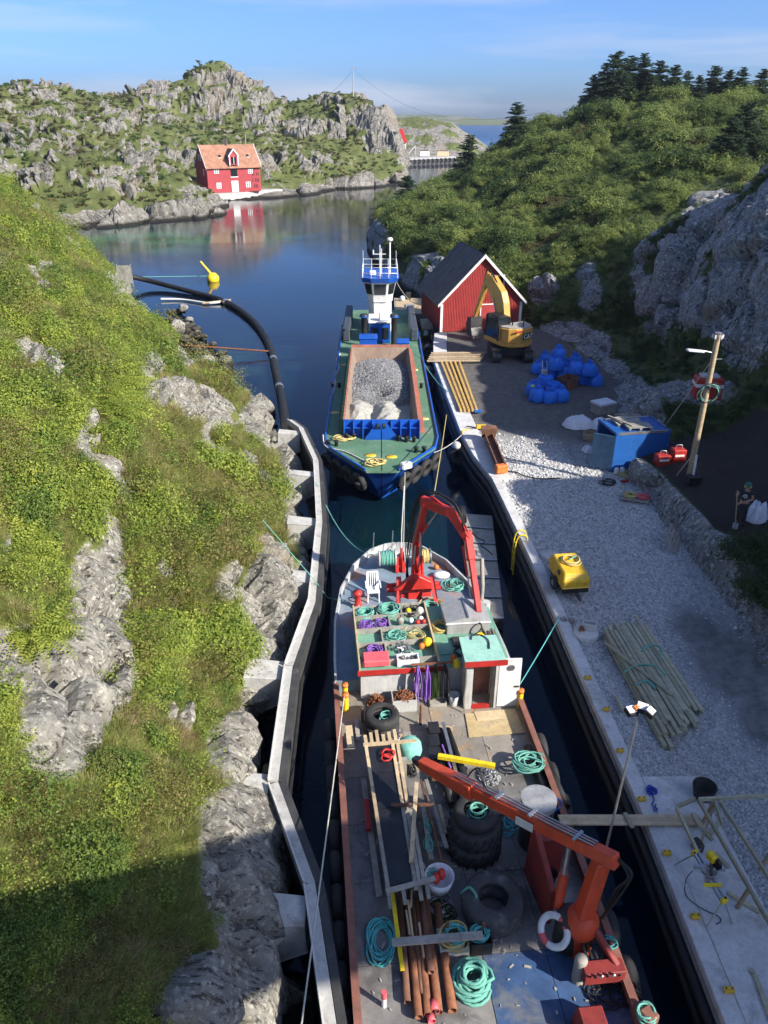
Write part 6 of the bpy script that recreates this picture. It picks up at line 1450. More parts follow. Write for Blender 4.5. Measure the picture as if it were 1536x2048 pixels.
# ------------------------------------------------------------------ tyres lying on the deck
def tyre(name, label, c, R, hgt, ri, lugs=0, group=None, material='tyre_rubber'):
    """tyre lying flat on its side, c = middle of its underside"""
    prof = [(ri+.10*R, .5*hgt), (ri+.04*R, .22*hgt), (ri, .1*hgt), (ri+.06*R, .01*hgt), (R*.84, 0), (R*.95, .08*hgt), (R, .25*hgt), (R*1.005, .5*hgt), (R, .75*hgt), (R*.95, .92*hgt), (R*.84, hgt), (ri+.06*R, .99*hgt), (ri, .9*hgt), (ri+.04*R, .78*hgt), (ri+.10*R, .5*hgt)]
    t_ = thing(name, label, 'tyre', c, 0, group); MB().lathe(prof, c, n=36).build('casing', material, t_)
    if lugs:
        tr_ = MB(); c = Vector(c)
        for k in range(lugs):
            a = 2*math.pi*k/lugs
            for s in (0, 1):
                aa = a+s*math.pi/lugs; d = Vector((math.cos(aa), math.sin(aa), 0)); tr_.beam(c+d*R*1.0+Vector((0, 0, hgt*(.06+.44*s))), c+Vector((math.cos(aa+.12), math.sin(aa+.12), 0))*R*1.0+Vector((0, 0, hgt*(.5+.44*s))), .11*R, .06*R)
        tr_.build('tread', material, t_)
    return t_
tA = bp(-1.48, -1.0, MD)
tyre('truck_tyre', 'lower worn tyre of the pair lying by the deckhouse', tA, .52, .30, .27)
tyre('truck_tyre', 'upper tyre of the pair lying by the deckhouse, rope inside', tA+Vector((.02, .03, .302)), .50, .29, .27)
tB = bp(.34, -5.25, MD)
tyre('tractor_tyre', 'big lugged tractor tyre at the bottom of the dark stack amidships', tB, .64, .48, .34, 20)
tyre('tractor_tyre', 'lugged tractor tyre in the middle of the dark stack amidships', tB+Vector((.03, .05, .482)), .62, .44, .33, 20)
tyre('truck_tyre', 'smooth tyre on top of the dark stack holding green rope', tB+Vector((.02, .1, .93)), .52, .28, .29)
tyre('loader_tyre', 'huge worn tyre lying alone on the deck beside the orange crane', bp(.42, -6.95, MD), .69, .58, .32, 0, None, 'tyre_worn')
heap('rope_coil', 'green rope coiled inside the smooth tyre on the stack', tB+Vector((.02, .12, 1.0)), .22, .022, 6, 'rope_green', 5, .18, .3)
heap('rope_coil', 'dark green rope inside the tyre by the deckhouse', tA+Vector((.1, -.02, .33)), .18, .022, 5, 'rope_green', 6, .15, .4)
line('rope_tail', 'green rope strap tied round the huge worn tyre', catmull([bp(-.25, -6.75, 1.75), bp(-.1, -6.8, 1.99), bp(.02, -6.95, 1.95), bp(.05, -7.02, 1.7)], 5), .03, 'rope_green')

# ------------------------------------------------------------------ timber formwork platform on bearers
pf_ = thing('formwork_panel', 'long black plywood formwork panel in a pale timber frame on deck', 'formwork panel', bp(-1.5, -4.5, 1.9), RZ)
PA, PB, PC, PD_ = P(726, 1488, 2.0), P(812, 1484, 2.0), P(858, 1765, 2.0), P(772, 1785, 2.0)
def pq(s, t, h=0.0): return PD_.lerp(PC, s).lerp(PA.lerp(PB, s), t)+Vector((0, 0, h))
for k, (t0, t1) in enumerate(((.03, .5), (.505, .76), (.765, .97))):
    MB().extrude([pq(.1, t0, -.02), pq(.655, t0, -.02), pq(.655, t1, -.02), pq(.1, t1, -.02)], (0, 0, .03)).build('plywood_sheet', 'plywood_black', pf_)
for s0, s1, t0, t1, dz, m_ in ((.06, .06, -.02, .33, 0, 'timber_grey'), (.06, .06, .33, .66, .01, 'timber_new'), (.06, .06, .66, 1.0, 0, 'timber_new'), (.68, .68, -.02, .5, 0, 'timber_grey'), (.68, .68, .5, 1.0, .01, 'timber_new'), (.78, .78, 0, .45, -.01, 'timber_grey'), (.80, .80, .52, 1.0, 0, 'timber_new'), (.89, .87, .0, .42, 0, 'timber_grey')):
    MB().beam(pq(s0, t0, dz), pq(s1, t1, dz), .085, .075).build('rail', m_, pf_)
MB().beam(pq(.0, 0, .03), pq(1.15, .012, .03), .10, .06).build('end_rail', 'timber_grey', pf_); MB().beam(pq(0, .985, .03), pq(1.25, 1.0, .03), .10, .05).build('end_rail', 'timber_new', pf_)
for k in range(7): MB().beam(pq(.08+k*.14, 1.01, -.07), pq(.08+k*.14, 1.085+.02*(k % 3), -.07), .09, .07).build('stub', 'timber_new', pf_)
for k, s in enumerate((.06, .4, .78, .95)): MB().beam(pq(s, -.07, -.09), pq(s, .03, -.09), .085, .07).build('stub', 'timber_grey', pf_)
for t in (.12, .5, .88): MB().beam(pq(.05, t, -.14), pq(.98, t, -.14), .12, .12).build('bearer', 'timber_grey', pf_)
for t in (.14, .5, .86):
    for s in (.12, .9): q = pq(s, t, -.2); MB().beam(q, Vector((q.x, q.y, MD)), .12, .12, AY).build('leg', 'timber_grey', pf_)
def board(name, label, a, b_, w, h, material='timber_new', cat='timber', group=None):
    return tag(MB().beam(a, b_, w, h).build(name, material, None, .004), label, cat, group)
board('loose_board', 'pale board lying slantwise over the black formwork panel', P(833, 1565, 2.12), P(822, 1725, 2.12), .10, .05)
board('loose_board', 'short brown board lying across the formwork panel', P(782, 1610, 2.1), P(868, 1609, 2.1), .07, .06, 'brown_rust')
board('loose_board', 'long pale board right of the formwork panel ending in the open', P(852, 1560, 1.75), P(893, 1695, 1.75), .10, .06, 'timber_grey')
board('loose_board', 'long thin brown board beside the long pale one', P(842, 1560, 1.7), P(888, 1740, 1.7), .06, .06, 'brown_rust')
board('loose_board', 'short grey board sticking out beside the tyre stack', P(862, 1688, 1.55), P(917, 1687, 1.55), .13, .05, 'timber_grey')
board('loose_board', 'wide grey plank laid across the rusty pipes', P(784, 1885, 1.85), P(966, 1870, 1.85), .17, .05, 'timber_grey')
board('side_board', 'dark timber along the left rail below a pale end', P(727, 1560, 1.45), P(758, 1790, 1.45), .14, .12, 'timber_grey')
board('side_board', 'short ochre board on the left rail near the deckhouse', P(697, 1452, 1.68), P(702, 1495, 1.68), .2, .05, 'timber_new')
board('side_board', 'red painted timber on the left beside the formwork', P(733, 1600, 1.62), P(738, 1660, 1.62), .14, .1, 'red_paint')
tag(MB().lathe([(.0, .42), (.22, .42), (.3, .32), (.33, .1), (.3, 0)], P(820, 1505, 1.6), n=20).build('net_bundle', 'net_teal'), 'rounded teal net bundle at the far end of the formwork', 'net')
heap('red_sling', 'red lifting chain and hooks lying on the formwork corner', P(775, 1512, 2.06), .16, .02, 4, 'crane_red', 8, .05, .7)
# yellow beam, chain heap
board('yellow_beam', 'bright yellow steel beam lying on the pale deck', P(876, 1512, 1.85), P(990, 1532, 1.85), .12, .12, 'yellow_bright', 'beam')
MBc = MB(); g = random.Random(3); q = P(978, 1555, MD)
for k in range(150):
    r_ = .3*math.sqrt(g.random()); a = g.uniform(0, 6.28); MBc.torus(q+Vector((r_*math.cos(a), r_*math.sin(a), .04+.2*(1-r_/.3)*g.random())), rvec(g), .035, .011, 8, 5)
tag(MBc.build('chain_heap', 'galvanised'), 'heap of shiny steel chain under the yellow beam', 'chain')
# black beams strapped on bearers, blue ropes
kb = thing('plastic_pipe_bundle', 'bundle of black plastic pipes with holes lying on deck bearers', 'pipe bundle', P(880, 1520, MD))
for k in range(3): a, b_ = P(862+k*16, 1460, 1.5), P(905+k*22, 1610, 1.5); MB().pipe(a, b_, .11, .12, 14).build('pipe', 'black_rubber', kb)
MB().beam(P(886, 1445, 1.68), P(925, 1595, 1.68), .09, .05).build('steel_rail', 'galvanised', kb)
for y in (1455, 1500, 1590): MB().beam(P(850+(y-1455)*.27, y, 1.36), P(905+(y-1455)*.3, y+2, 1.36), .1, .1).build('bearer', 'timber_new', kb)
for k in range(3): MB().box(P(868, 1455+k*26, 1.66), (.3, .42, .05), RZ).build('cover_sheet', 'plywood_black', kb)
line('lashing_strap', 'purple lashing strap over the black pipes', catmull([P(884, 1490, 1.7), P(895, 1520, 1.72), P(905, 1545, 1.6)], 5), .03, 'rope_purple', cat='strap')
# pipes along the right rail with green rope coil
rp_ = thing('fender_pipes', 'two black perforated pipes along the right rail of the boat', 'pipes', P(1090, 1550, MD))
for dx in (0, 24): MB().pipe(P(1055+dx, 1495, 1.45), P(1105+dx*1.15, 1615, 1.45), .12, .12, 14).build('pipe', 'black_rubber', rp_)
heap('rope_coil', 'pale green rope coil on the black pipes at the right rail', P(1060, 1528, 1.56), .34, .024, 9, 'rope_green', 11, .12, .35, (1.15, .9))
tag(MB().lathe([(.14, 0), (.18, .3), (.165, .3), (.13, .03), (0, .03)], P(1107, 1622, MD+.1), n=18).build('bucket', 'blue_paint'), 'dark blue bucket at the right rail', 'bucket')
for (x0, y0, x1, y1, z, m_, lab) in ((932, 1428, 1028, 1420, 1.325, 'plywood_ochre', 'ochre plywood sheet on deck before the wheelhouse door'),):
    o = MB().extrude([P(938, 1475, z), P(1050, 1466, z), P(1030, 1418, z), P(930, 1428, z)], (0, 0, .018)).build('plywood_sheet', m_); tag(o, lab, 'plywood')
tag(MB().extrude([P(955, 1442, 1.346), P(1012, 1436, 1.346), P(1005, 1420, 1.346), P(948, 1424, 1.346)], (0, 0, .015)).build('plywood_offcut', 'timber_new'), 'smaller plywood offcut on top of the ochre sheet', 'plywood')

# more timber around the formwork and small litter on deck
for k, (x0, y0, x1, y1, z, w, m_, lab) in enumerate(((742, 1500, 770, 1640, 1.6, .1, 'timber', 'brown board under the left edge of the formwork'), (862, 1475, 868, 1560, 1.5, .12, 'brown_rust', 'rusty flat bar beyond the net bundle'), (878, 1610, 900, 1700, 1.5, .09, 'timber_new', 'pale batten between the pipes and the tyre stack'), (846, 1610, 862, 1720, 1.62, .12, 'timber_grey', 'grey board strapped with green cord beside the formwork'), (905, 1500, 935, 1560, 1.42, .08, 'timber_new', 'short pale batten right of the black pipes'), (713, 1440, 716, 1480, 1.4, .12, 'timber_grey', 'grey block by the left rail bollards'))):
    board('deck_timber', lab, P(x0, y0, z), P(x1, y1, z), w, .06, m_)
for k, (px, py, m_, lab) in enumerate(((858, 1650, 'rope_green', 'green cord wound on the grey board'), (855, 1690, 'rope_green', 'second green cord on the grey board'), (825, 1545, 'dark_steel', 'black cable bundle at the corner of the formwork'), (800, 1470, 'galvanised', 'shackles lying by the tyre pair'), (940, 1590, 'rope_purple', 'purple cord by the tyre stack'))): heap('cord_heap', lab, P(px, py, MD+.3 if k < 2 else MD+.02), .12, .016, 6, m_, 120+k, .08, .6, (.7, 1.4))
g = random.Random(5); dl_ = MB()
for k in range(260):
    q = bp(g.uniform(-2.5, 2.5), g.uniform(-10.5, .5), MD+.018); s_ = g.uniform(.012, .05); dl_.box(q, (s_*g.uniform(1, 4), s_, .02), g.uniform(0, 3))
tag(dl_.build('deck_litter', 'timber_grey'), 'chips and litter strewn over the boat deck', kind='stuff')

# ------------------------------------------------------------------ rusty pipes at the near left
for k, (x0, y0, x1, y1, r, m_, lab) in enumerate([(800, 1790, 815, 2005, .075, 'brown_rust', 'leftmost dark rusty pipe of the bundle on deck'), (815, 1800, 838, 2035, .085, 'rust', 'second rusty pipe from the left in the bundle'), (835, 1800, 856, 2030, .08, 'rust', 'rusty pipe in the middle of the bundle'),
                                             (850, 1790, 877, 2025, .09, 'rust', 'rusty pipe with red painted end right of the middle'), (874, 1810, 905, 2022, .095, 'rust', 'thick rightmost rusty pipe with pale end'), (825, 1790, 845, 1990, .055, 'brown_rust', 'thin dark pipe between the rusty pipes'),
                                             (862, 1830, 870, 2035, .03, 'black_steel', 'thin black rod lying among the rusty pipes'), (842, 1780, 862, 1945, .07, 'brown_rust', 'short dark pipe lying on top of the bundle')]):
    zz = 1.42+.03*(k % 3)+(.12 if k == 7 else 0)
    tag(MB().pipe(P(x0, y0, zz), P(x1, y1, zz), r, .14, 14).build('rusty_pipe', m_), lab, 'pipe')
for px, py, lab in ((868, 2020, 'red ring painted on a pipe end'), ):
    pass
tag(MB().pipe(P(865, 2003, 1.47), P(870, 2024, 1.47), .10, .1, 16).build('pipe_collar', 'pink_paint'), 'pinkish red collar on the end of a rusty pipe', 'collar')
tag(MB().pipe(P(860, 2030, 1.45), P(864, 2044, 1.45), .08, .1, 16).build('pipe_collar', 'pink_paint'), 'small red collar lying in front of the pipe ends', 'collar')
board('steel_angle', 'long yellow steel angle lying left on the rusty pipes', P(784, 1785, 1.62), P(805, 1940, 1.62), .09, .07, 'yellow_bright', 'steel angle')
for k, (x0, y0, x1, y1) in enumerate(((812, 1820, 820, 1870), (816, 1800, 826, 1875), (838, 1845, 848, 1915), (824, 1780, 822, 1815))):
    board('lath', ['short pale lath on the pipes, left of the others', 'longest pale lath on the rusty pipes', 'pale lath crossing under the wide plank', 'stub of pale lath by the formwork end'][k], P(x0, y0, 1.66), P(x1, y1, 1.66), .045, .03)
heap('rope_coil', 'long teal rope coil at the left rail near the pipes', P(763, 1885, MD+.01), .30, .02, 11, 'rope_teal', 21, .06, .3, (.85, 1.45))
heap('rope_coil', 'thick green hawser coiled in a tall heap at the bow of the blue deck', P(943, 1968, MD+.01), .40, .036, 10, 'rope_green', 22, .16, .12)
heap('rope_coil', 'upper thick green hawser turns on the tall heap', P(945, 1955, MD+.2), .24, .036, 6, 'rope_green', 23, .15, .18)
heap('wire_coil', 'tangled grey wire beside the rusty pipes', P(873, 1812, MD+.02), .30, .008, 14, 'galvanised', 24, .12, .4, (1, .9))
heap('net_rope', 'dark green rope tangle under the grey wire', P(885, 1830, MD+.02), .26, .018, 8, 'leaf_dark', 25, .1, .5)
def crate(name, label, c, sx_, sy_, h, material, th=.025, rz=RZ, cat='box'):
    t_ = thing(name, label, cat, c, rz); R = Matrix.Rotation(rz, 3, 'Z'); c = Vector(c)
    MB().box(c+Vector((0, 0, th/2)), (sx_, sy_, th), rz).build('bottom', material, t_)
    for s in (-1, 1):
        MB().box(c+R@Vector((s*(sx_/2-th/2), 0, h/2+th/2+.001)), (th, sy_, h), rz).build('side', material, t_); MB().box(c+R@Vector((0, s*(sy_/2-th/2), h/2+th/2+.001)), (sx_-2*th-.002, th, h), rz).build('side', material, t_)
    return t_
c_ = P(905, 1893, MD); crate('fish_box', 'grey plastic box holding a yellow and teal rope coil', c_, .62, .5, .26, 'house_grey'); heap('rope_coil', 'yellow rope coil spilling over the grey box', c_+Vector((0, .03, .2)), .29, .022, 8, 'rope_yellow', 26, .12, .12); heap('rope_coil', 'teal rope coil on top of the yellow coil', c_+Vector((.03, .05, .32)), .19, .02, 6, 'rope_teal', 27, .1, .2)
c_ = P(958, 1890, MD); crate('fish_box', 'black box holding a teal rope right of the grey box', c_, .46, .46, .34, 'black_steel'); heap('rope_coil', 'teal rope lying in the black box', c_+Vector((0, .02, .28)), .18, .02, 8, 'rope_teal', 28, .12, .2)
c_ = P(878, 1772, 1.5); tb = thing('float_tub', 'round pale tub with red floats at the end of the formwork', 'tub', c_, 0)
MB().lathe([(.0, .02), (.25, .02), (.32, .36), (.335, .36), (.26, 0), (0, 0)], c_, n=26).build('tub', 'white_plastic', tb)
for k, d in enumerate(((-.08, -.02, .28), (.05, .08, .3))): tag(MB().ball(c_+Vector(d), .12, 8, (.8, 1, 1.2)).build('net_float', 'crane_red'), ['lower red float in the pale tub', 'upper red float in the pale tub'][k], 'float')
heap('rope_coil', 'green rope stuffed in the pale tub', c_+Vector((-.12, .1, .2)), .1, .018, 4, 'rope_green', 29, .1, .4)
heap('rope_coil', 'teal and orange rope tangle right of the tyre stack', P(1010, 1650, MD+.01), .26, .018, 6, 'rope_teal', 30, .06, .7)
heap('hose_coil', 'coiled orange hose behind the crane support', P(1100, 1700, MD+.01), .28, .022, 7, 'brown_rust', 31, .14, .12)
heap('cable_coil', 'tangled black cable on the blue deck at the stern', P(1225, 1978, MD+.01), .42, .014, 9, 'rope_black', 32, .04, .6, (1, .8))
heap('cable_coil', 'second loop of black cable below the control box', P(1205, 1960, MD+.01), .26, .012, 5, 'rope_black', 33, .03, .6)
heap('rope_coil', 'teal rope loop at the crane control box', P(1220, 1890, MD+.35), .12, .014, 4, 'rope_teal', 34, .08, .5)
heap('rope_coil', 'green rope turns round the stern bitt', P(1293, 2032, 1.72), .2, .022, 4, 'rope_green', 35, .1, .15)
tag(MB().box(P(921, 1957, MD+.02), (.16, .12, .02), .2).build('white_card', 'white_plastic'), 'small white card lying on the deck seam', 'card')
o = thing('red_marker', 'red topped marker peg by the left rail', 'marker', P(768, 2012, MD)); MB().cyl(P(768, 2012, MD), P(768, 2012, MD)+Vector((0, 0, .28)), .05, n=12).build('peg', 'white_plastic', o); MB().cyl(P(768, 2012, MD)+Vector((0, 0, .281)), P(768, 2012, MD)+Vector((0, 0, .46)), .055, n=12).build('peg_top', 'pink_paint', o)

# ------------------------------------------------------------------ gear on the deckhouse roof
rk_ = thing('roof_rack', 'weathered timber rack of bins on the deckhouse roof', 'rack', bp(-.7, 1.8, TZ), RZ)
for v in (.42, 1.3, 2.05, 2.75, 3.3): MB().beam(bp(-1.98, v, TZ+.1), bp(.36, v+.08, TZ+.1), .05, .18).build('divider', 'timber_grey', rk_)
for u in (-2.0, .36): MB().beam(bp(u, .2, TZ+.12), bp(u, 3.35, TZ+.12), .05, .22).build('side_board', 'timber_new', rk_)
for u, va, vb in ((-1.25, 2.75, 3.3), (-.45, 2.75, 3.3), (-.9, 2.05, 2.75), (-1.2, 1.3, 2.05), (-1.15, .45, 1.3)): MB().beam(bp(u, va, TZ+.09), bp(u, vb, TZ+.09), .05, .16).build('divider', 'timber_grey', rk_)
def rh(label, u, v, R, r, n, m_, sd, h=.14, j=.3, name='rope_coil', sq=(1, 1)): return heap(name, label, bp(u, v, TZ+.02), R, r, n, m_, sd, h, j, sq)
rh('left teal rope coil in the far row of roof bins', -1.62, 3.0, .30, .022, 10, 'rope_green', 41, .16, .15)
rh('larger teal rope coil, second in the far row of roof bins', -.88, 3.05, .32, .022, 12, 'rope_green', 42, .22, .15)
rh('purple rope bundle in the left bin of the second row', -1.68, 2.35, .18, .018, 9, 'rope_purple', 43, .12, .6)
rh('bright purple rope bundle beside the first one', -1.1, 2.4, .18, .018, 9, 'rope_purple', 44, .14, .6)
rh('purple rope coil in the left bin of the third row', -1.55, .95, .24, .02, 12, 'rope_purple', 45, .16, .35)
rh('yellow hose ring round the purple coil', -1.5, .92, .3, .02, 3, 'hose_yellow', 46, .05, .06)
rh('teal rope tangle in the third row of roof bins', -.75, 1.7, .22, .02, 9, 'rope_green', 47, .14, .6)
rh('brown twine tangle in the roof bins', -.15, 1.75, .24, .012, 10, 'rope_yellow', 48, .12, .6)
rh('black net tangle at the far end of the roof bins', -.15, 3.05, .24, .014, 12, 'rope_black', 49, .16, .6)
for k, (u, v, r_, m_, lab) in enumerate(((-.22, 2.95, .1, 'yellow_bright', 'small yellow float in the far roof bin'), (.15, 2.9, .13, 'rope_white', 'cream float in the far right roof bin'), (-.55, 2.4, .12, 'timber_grey', 'brownish float in the second row of bins'), (-.2, 2.42, .09, 'white_plastic', 'white float left of the two red floats'), (.0, 2.3, .085, 'crane_red', 'left red float in the second row'), (.2, 2.32, .085, 'crane_red', 'right red float in the second row'), (.13, 2.5, .085, 'white_plastic', 'white float behind the red floats'), (-.05, 1.05, .1, 'orange_plastic', 'orange float beside the big yellow one'), (.15, 1.18, .15, 'yellow_bright', 'big yellow float in the third row of bins'))):
    tag(MB().ball(bp(u, v, TZ+.1+r_*.6), r_, 8, (1, 1, 1.1)).build('net_float', m_), lab, 'float', 'floats in the roof bins')
MBs = MB(); g = random.Random(9)
for k in range(26): q = bp(-.75+g.uniform(-.35, .35), 1.1+g.uniform(-.2, .2), TZ+.08+g.uniform(0, .12)); MBs.cyl(q, q+rvec(g)*.2, .022, n=6)
tag(MBs.build('fittings_pile', 'galvanised'), 'pile of steel fittings and shackles in a roof bin', 'fittings')
tag(MB().box(bp(-1.5, .42-.02+.1, TZ+.2), (.78, .5, .22), RZ).build('red_lid_box', 'pink_paint', None, .03), 'salmon red box on the roof corner of the deckhouse', 'box')
wb_ = crate('white_box', 'white polystyrene box of steel bolts on the deckhouse roof', bp(-.55, .45, TZ+.03), .66, .34, .2, 'white_plastic', .04)
MBs = MB()
for k in range(40): q = bp(-.55+g.uniform(-.25, .25), .45+g.uniform(-.1, .1), TZ+.12+g.uniform(0, .08)); MBs.cyl(q, q+rvec(g)*.1, .016, n=5)
tag(MBs.build('bolt_pile', 'dark_steel'), 'steel bolts heaped inside the white box', 'bolts')
rh('yellow hose coil on the green roof', .7, 2.05, .3, .03, 4, 'hose_yellow', 51, .1, .05, 'hose_coil')
rh('grey wire loops left of the wheelhouse roof', 1.45, 1.25, .22, .012, 6, 'galvanised', 52, .1, .3, 'wire_coil')
rh('black cable loop next to the wheelhouse', 1.15, .8, .24, .018, 3, 'rope_black', 53, .04, .2, 'cable_coil')
q = bp(1.2, .2, 3.27); tag(MB().tube(catmull([q+Vector((.1, .15, .01)), q+Vector((.15, .32, .02)), q+Vector((.4, .36, .02)), q+Vector((.6, .1, .02)), q+Vector((.58, -.3, .02))], 5), .018, 5).build('roof_hose', 'rope_black'), 'black hose curled on the mint wheelhouse roof', 'hose')
for k, (u, v, z, r_, lab) in enumerate(((.82, .35, TZ+.15, .11, 'orange float wedged by the wheelhouse wall'), (.86, .12, TZ+.14, .12, 'yellow float below the orange one at the wheelhouse'))): tag(MB().ball(bp(u, v, z), r_, 8, (1, 1, 1.4)).build('net_float', 'orange_plastic' if k == 0 else 'yellow_bright'), lab, 'float')
al = thing('alu_locker', 'grey aluminium locker with a ridged lid on the roof', 'locker', bp(1.45, 2.3, TZ+.012), RZ)
bx(MB(), .85, 2.2, 1.72, 2.85, TZ+.014, TZ+.42).build('body', 'alu_sheet', al, .015)
MB().loft([[bp(.8, 1.68, TZ+.422), bp(2.25, 1.68, TZ+.422), bp(2.25, 2.9, TZ+.422), bp(.8, 2.9, TZ+.422)], [bp(.82, 1.72, TZ+.46), bp(2.22, 1.72, TZ+.46), bp(2.22, 2.86, TZ+.46), bp(.82, 2.86, TZ+.46)], [bp(1.46, 1.74, TZ+.62), bp(1.56, 1.74, TZ+.62), bp(1.56, 2.84, TZ+.62), bp(1.46, 2.84, TZ+.62)]]).build('lid', 'alu_sheet', al)
MB().beam(bp(1.51, 1.72, TZ+.635), bp(1.51, 2.86, TZ+.635), .05, .03).build('hinge', 'galvanised', al)
MB().extrude([bp(1.85, 2.2, TZ+.572), bp(2.0, 2.2, TZ+.530), bp(2.0, 2.45, TZ+.530), bp(1.85, 2.45, TZ+.572)], (0, 0, .01)).build('label_plate', 'white_paint', al)
for k in range(6): tag(MB().cyl(bp(2.0+k*.075, .35+.05*(k % 2), TZ+.08), bp(2.0+k*.075, 1.9-.06*(k % 3), TZ+.08), .026, n=8).build('steel_tube', 'galvanised' if k % 2 else 'brown_rust'), 'thin steel tube in the bundle on the right edge of the roof', 'tube', 'steel tubes on the roof')
rs = thing('reciprocating_saw', 'grey and yellow cut-off saw standing on the roof', 'saw', bp(1.85, 1.35, TZ+.02), RZ)
MB().box(bp(1.85, 1.3, TZ+.15), (.22, .3, .22), RZ+.3).build('body', 'yellow_bright', rs, .03); MB().torus(bp(1.93, 1.6, TZ+.3), (1, .2, .3), .16, .03, 18, 6, flat=.8).build('guard', 'dark_steel', rs)
# rail with hanging rope bundles on the deckhouse aft wall
hr = thing('rope_rail', 'rusty rail on the deckhouse roof edge where ropes hang', 'rail', bp(.1, .22, TZ+.25)); MB().beam(bp(-.5, .1, TZ+.22), bp(.75, .1, TZ+.22), .05, .06).build('bar', 'rust', hr)
for u in (-.3, .5): MB().cyl(bp(u, .16, TZ), bp(u, .1, TZ+.22), .02, n=6).build('post', 'rust', hr)
for k, (u, m_, w, lab) in enumerate(((-.3, 'rope_purple', .16, 'wide purple rope bundle hanging on the deckhouse wall'), (-.02, 'rope_purple', .10, 'narrow purple rope bundle hanging second from left'), (.22, 'leaf_dark', .11, 'dark green rope bundle hanging third from left'), (.5, 'rope_black', .15, 'black rope bundle hanging rightmost on the deckhouse wall'))):
    mb = MB(); g = random.Random(60+k)
    for j in range(13):
        x0, L_ = g.uniform(-w, w), g.uniform(.85, 1.1); mb.tube(catmull([bp(u, .06, TZ+.22), bp(u+x0*.7, -.0-.08*g.random(), TZ-.05), bp(u+x0, .02-.12*g.random(), TZ-.45), bp(u+x0*1.0, .0-.12*g.random(), TZ-L_)], 4), .017, 5)
    tag(mb.build('rope_bundle', m_), lab, 'rope', 'rope bundles on the deckhouse wall')
# boxes of chain against the deckhouse
c_ = bp(-.72, -.12, MD); crate('chain_box', 'grey steel box heaped with rusty chain below the hanging ropes', c_, .72, .5, .42, 'house_grey')
def chainheap(label, c, R, h, n, m_, sd):
    mb = MB(); g = random.Random(sd)
    for k in range(n): r_ = R*math.sqrt(g.random()); a = g.uniform(0, 6.28); mb.torus(Vector(c)+Vector((r_*math.cos(a), r_*math.sin(a)*.75, h*(1-(r_/R)**2)*g.random()+.02)), rvec(g), .045, .014, 8, 5)
    return tag(mb.build('chain_heap', m_), label, 'chain')
chainheap('rusty chain filling the grey steel box', c_+Vector((0, 0, .36)), .32, .18, 150, 'rust', 71); chainheap('loose pile of rusty chain left of the grey box', bp(-1.5, .02, MD), .32, .4, 170, 'rust', 72)
tag(MB().lathe([(.13, 0), (.17, .36), (.16, .36), (.12, .03), (0, .03)], bp(.78, -.15, MD), n=16).build('bucket', 'house_grey'), 'pale bucket beside the wheelhouse wall', 'bucket')
crate('low_tray', 'shallow grey tray on deck under the hanging black rope', bp(.3, -.1, MD), .5, .32, .12, 'timber_grey')
for u, sd in ((.98, 1), (1.02, 2)): pass
line('chain_sling', 'chain sling hanging at the left of the wheelhouse door', catmull([bp(1.02, -.47, 2.95), bp(1.04, -.5, 2.3), bp(1.0, -.52, 1.8), bp(1.02, -.6, 1.36)], 5), .025, 'galvanised', cat='chain')
# foredeck clutter
ch = thing('deck_chair', 'white plastic garden chair with slatted back on the foredeck', 'chair', bp(-1.2, 5.1, FD), RZ)
MB().box(bp(-1.2, 5.05, FD+.42), (.44, .42, .05), RZ).build('seat', 'white_plastic', ch)
for s in (-1, 1):
    for w in (-.18, .18): MB().beam(bp(-1.2+s*.2, 5.05+w, FD), bp(-1.2+s*.19, 5.05+w, FD+.42), .04, .04, AY).build('leg', 'white_plastic', ch)
    MB().beam(bp(-1.2+s*.2, 5.25, FD+.42), bp(-1.2+s*.19, 5.4, FD+.95), .045, .03, AY).build('back_post', 'white_plastic', ch); MB().beam(bp(-1.2+s*.25, 4.85, FD+.62), bp(-1.2+s*.25, 5.28, FD+.64), .05, .03).build('armrest', 'white_plastic', ch)
for k in range(5): MB().beam(bp(-1.34+k*.07, 5.26, FD+.45), bp(-1.34+k*.07, 5.4, FD+.92), .03, .015, AY).build('back_slat', 'white_plastic', ch)
MB().beam(bp(-1.4, 5.4, FD+.95), bp(-1.0, 5.4, FD+.95), .04, .05).build('top_rail', 'white_plastic', ch)
rp2 = thing('red_pump', 'red upright pump on the foredeck left of the chair', 'pump', bp(-1.78, 4.6, FD), RZ); MB().lathe([(.14, 0), (.14, .12), (.1, .14), (.1, .5), (.16, .56), (.16, .66), (0, .7)], bp(-1.78, 4.6, FD), n=16).build('body', 'crane_red', rp2); MB().torus(bp(-1.95, 4.75, FD+.25), (.3, .2, 1), .15, .02, 16, 5).build('hose', 'rope_black', rp2)
rh2 = heap('rope_coil', 'teal rope coil on the foredeck beside the crane legs', bp(.72, 4.15, FD), .36, .022, 10, 'rope_green', 81, .2, .25); heap('hose_coil', 'yellow hose curled round the teal rope on the foredeck', bp(.85, 4.4, FD), .42, .02, 3, 'hose_yellow', 82, .05, .1)
heap('net_heap', 'green and dark net heap at the right bow rail', bp(1.75, 5.5, FD), .28, .02, 9, 'rope_green', 83, .14, .7, (1, 1.3))
o = MB().ball(bp(1.45, 6.3, FD+.1), .3, 8, (1.1, .7, .45)); tag(o.build('white_sack', 'white_plastic'), 'crumpled white sack on the right of the foredeck', 'sack')
tag(MB().ball(bp(1.35, 6.85, FD+.12), .1, 8).build('net_float', 'orange_plastic'), 'orange float by the winch on the right bow', 'float')
tag(MB().tube([bp(2.3, 3.4, FD), bp(2.33, 3.45, 3.1), bp(2.35, 3.9, 3.9)], .07, 8).build('exhaust_pipe', 'timber_grey'), 'tall grey exhaust pipe right of the locker', 'exhaust')
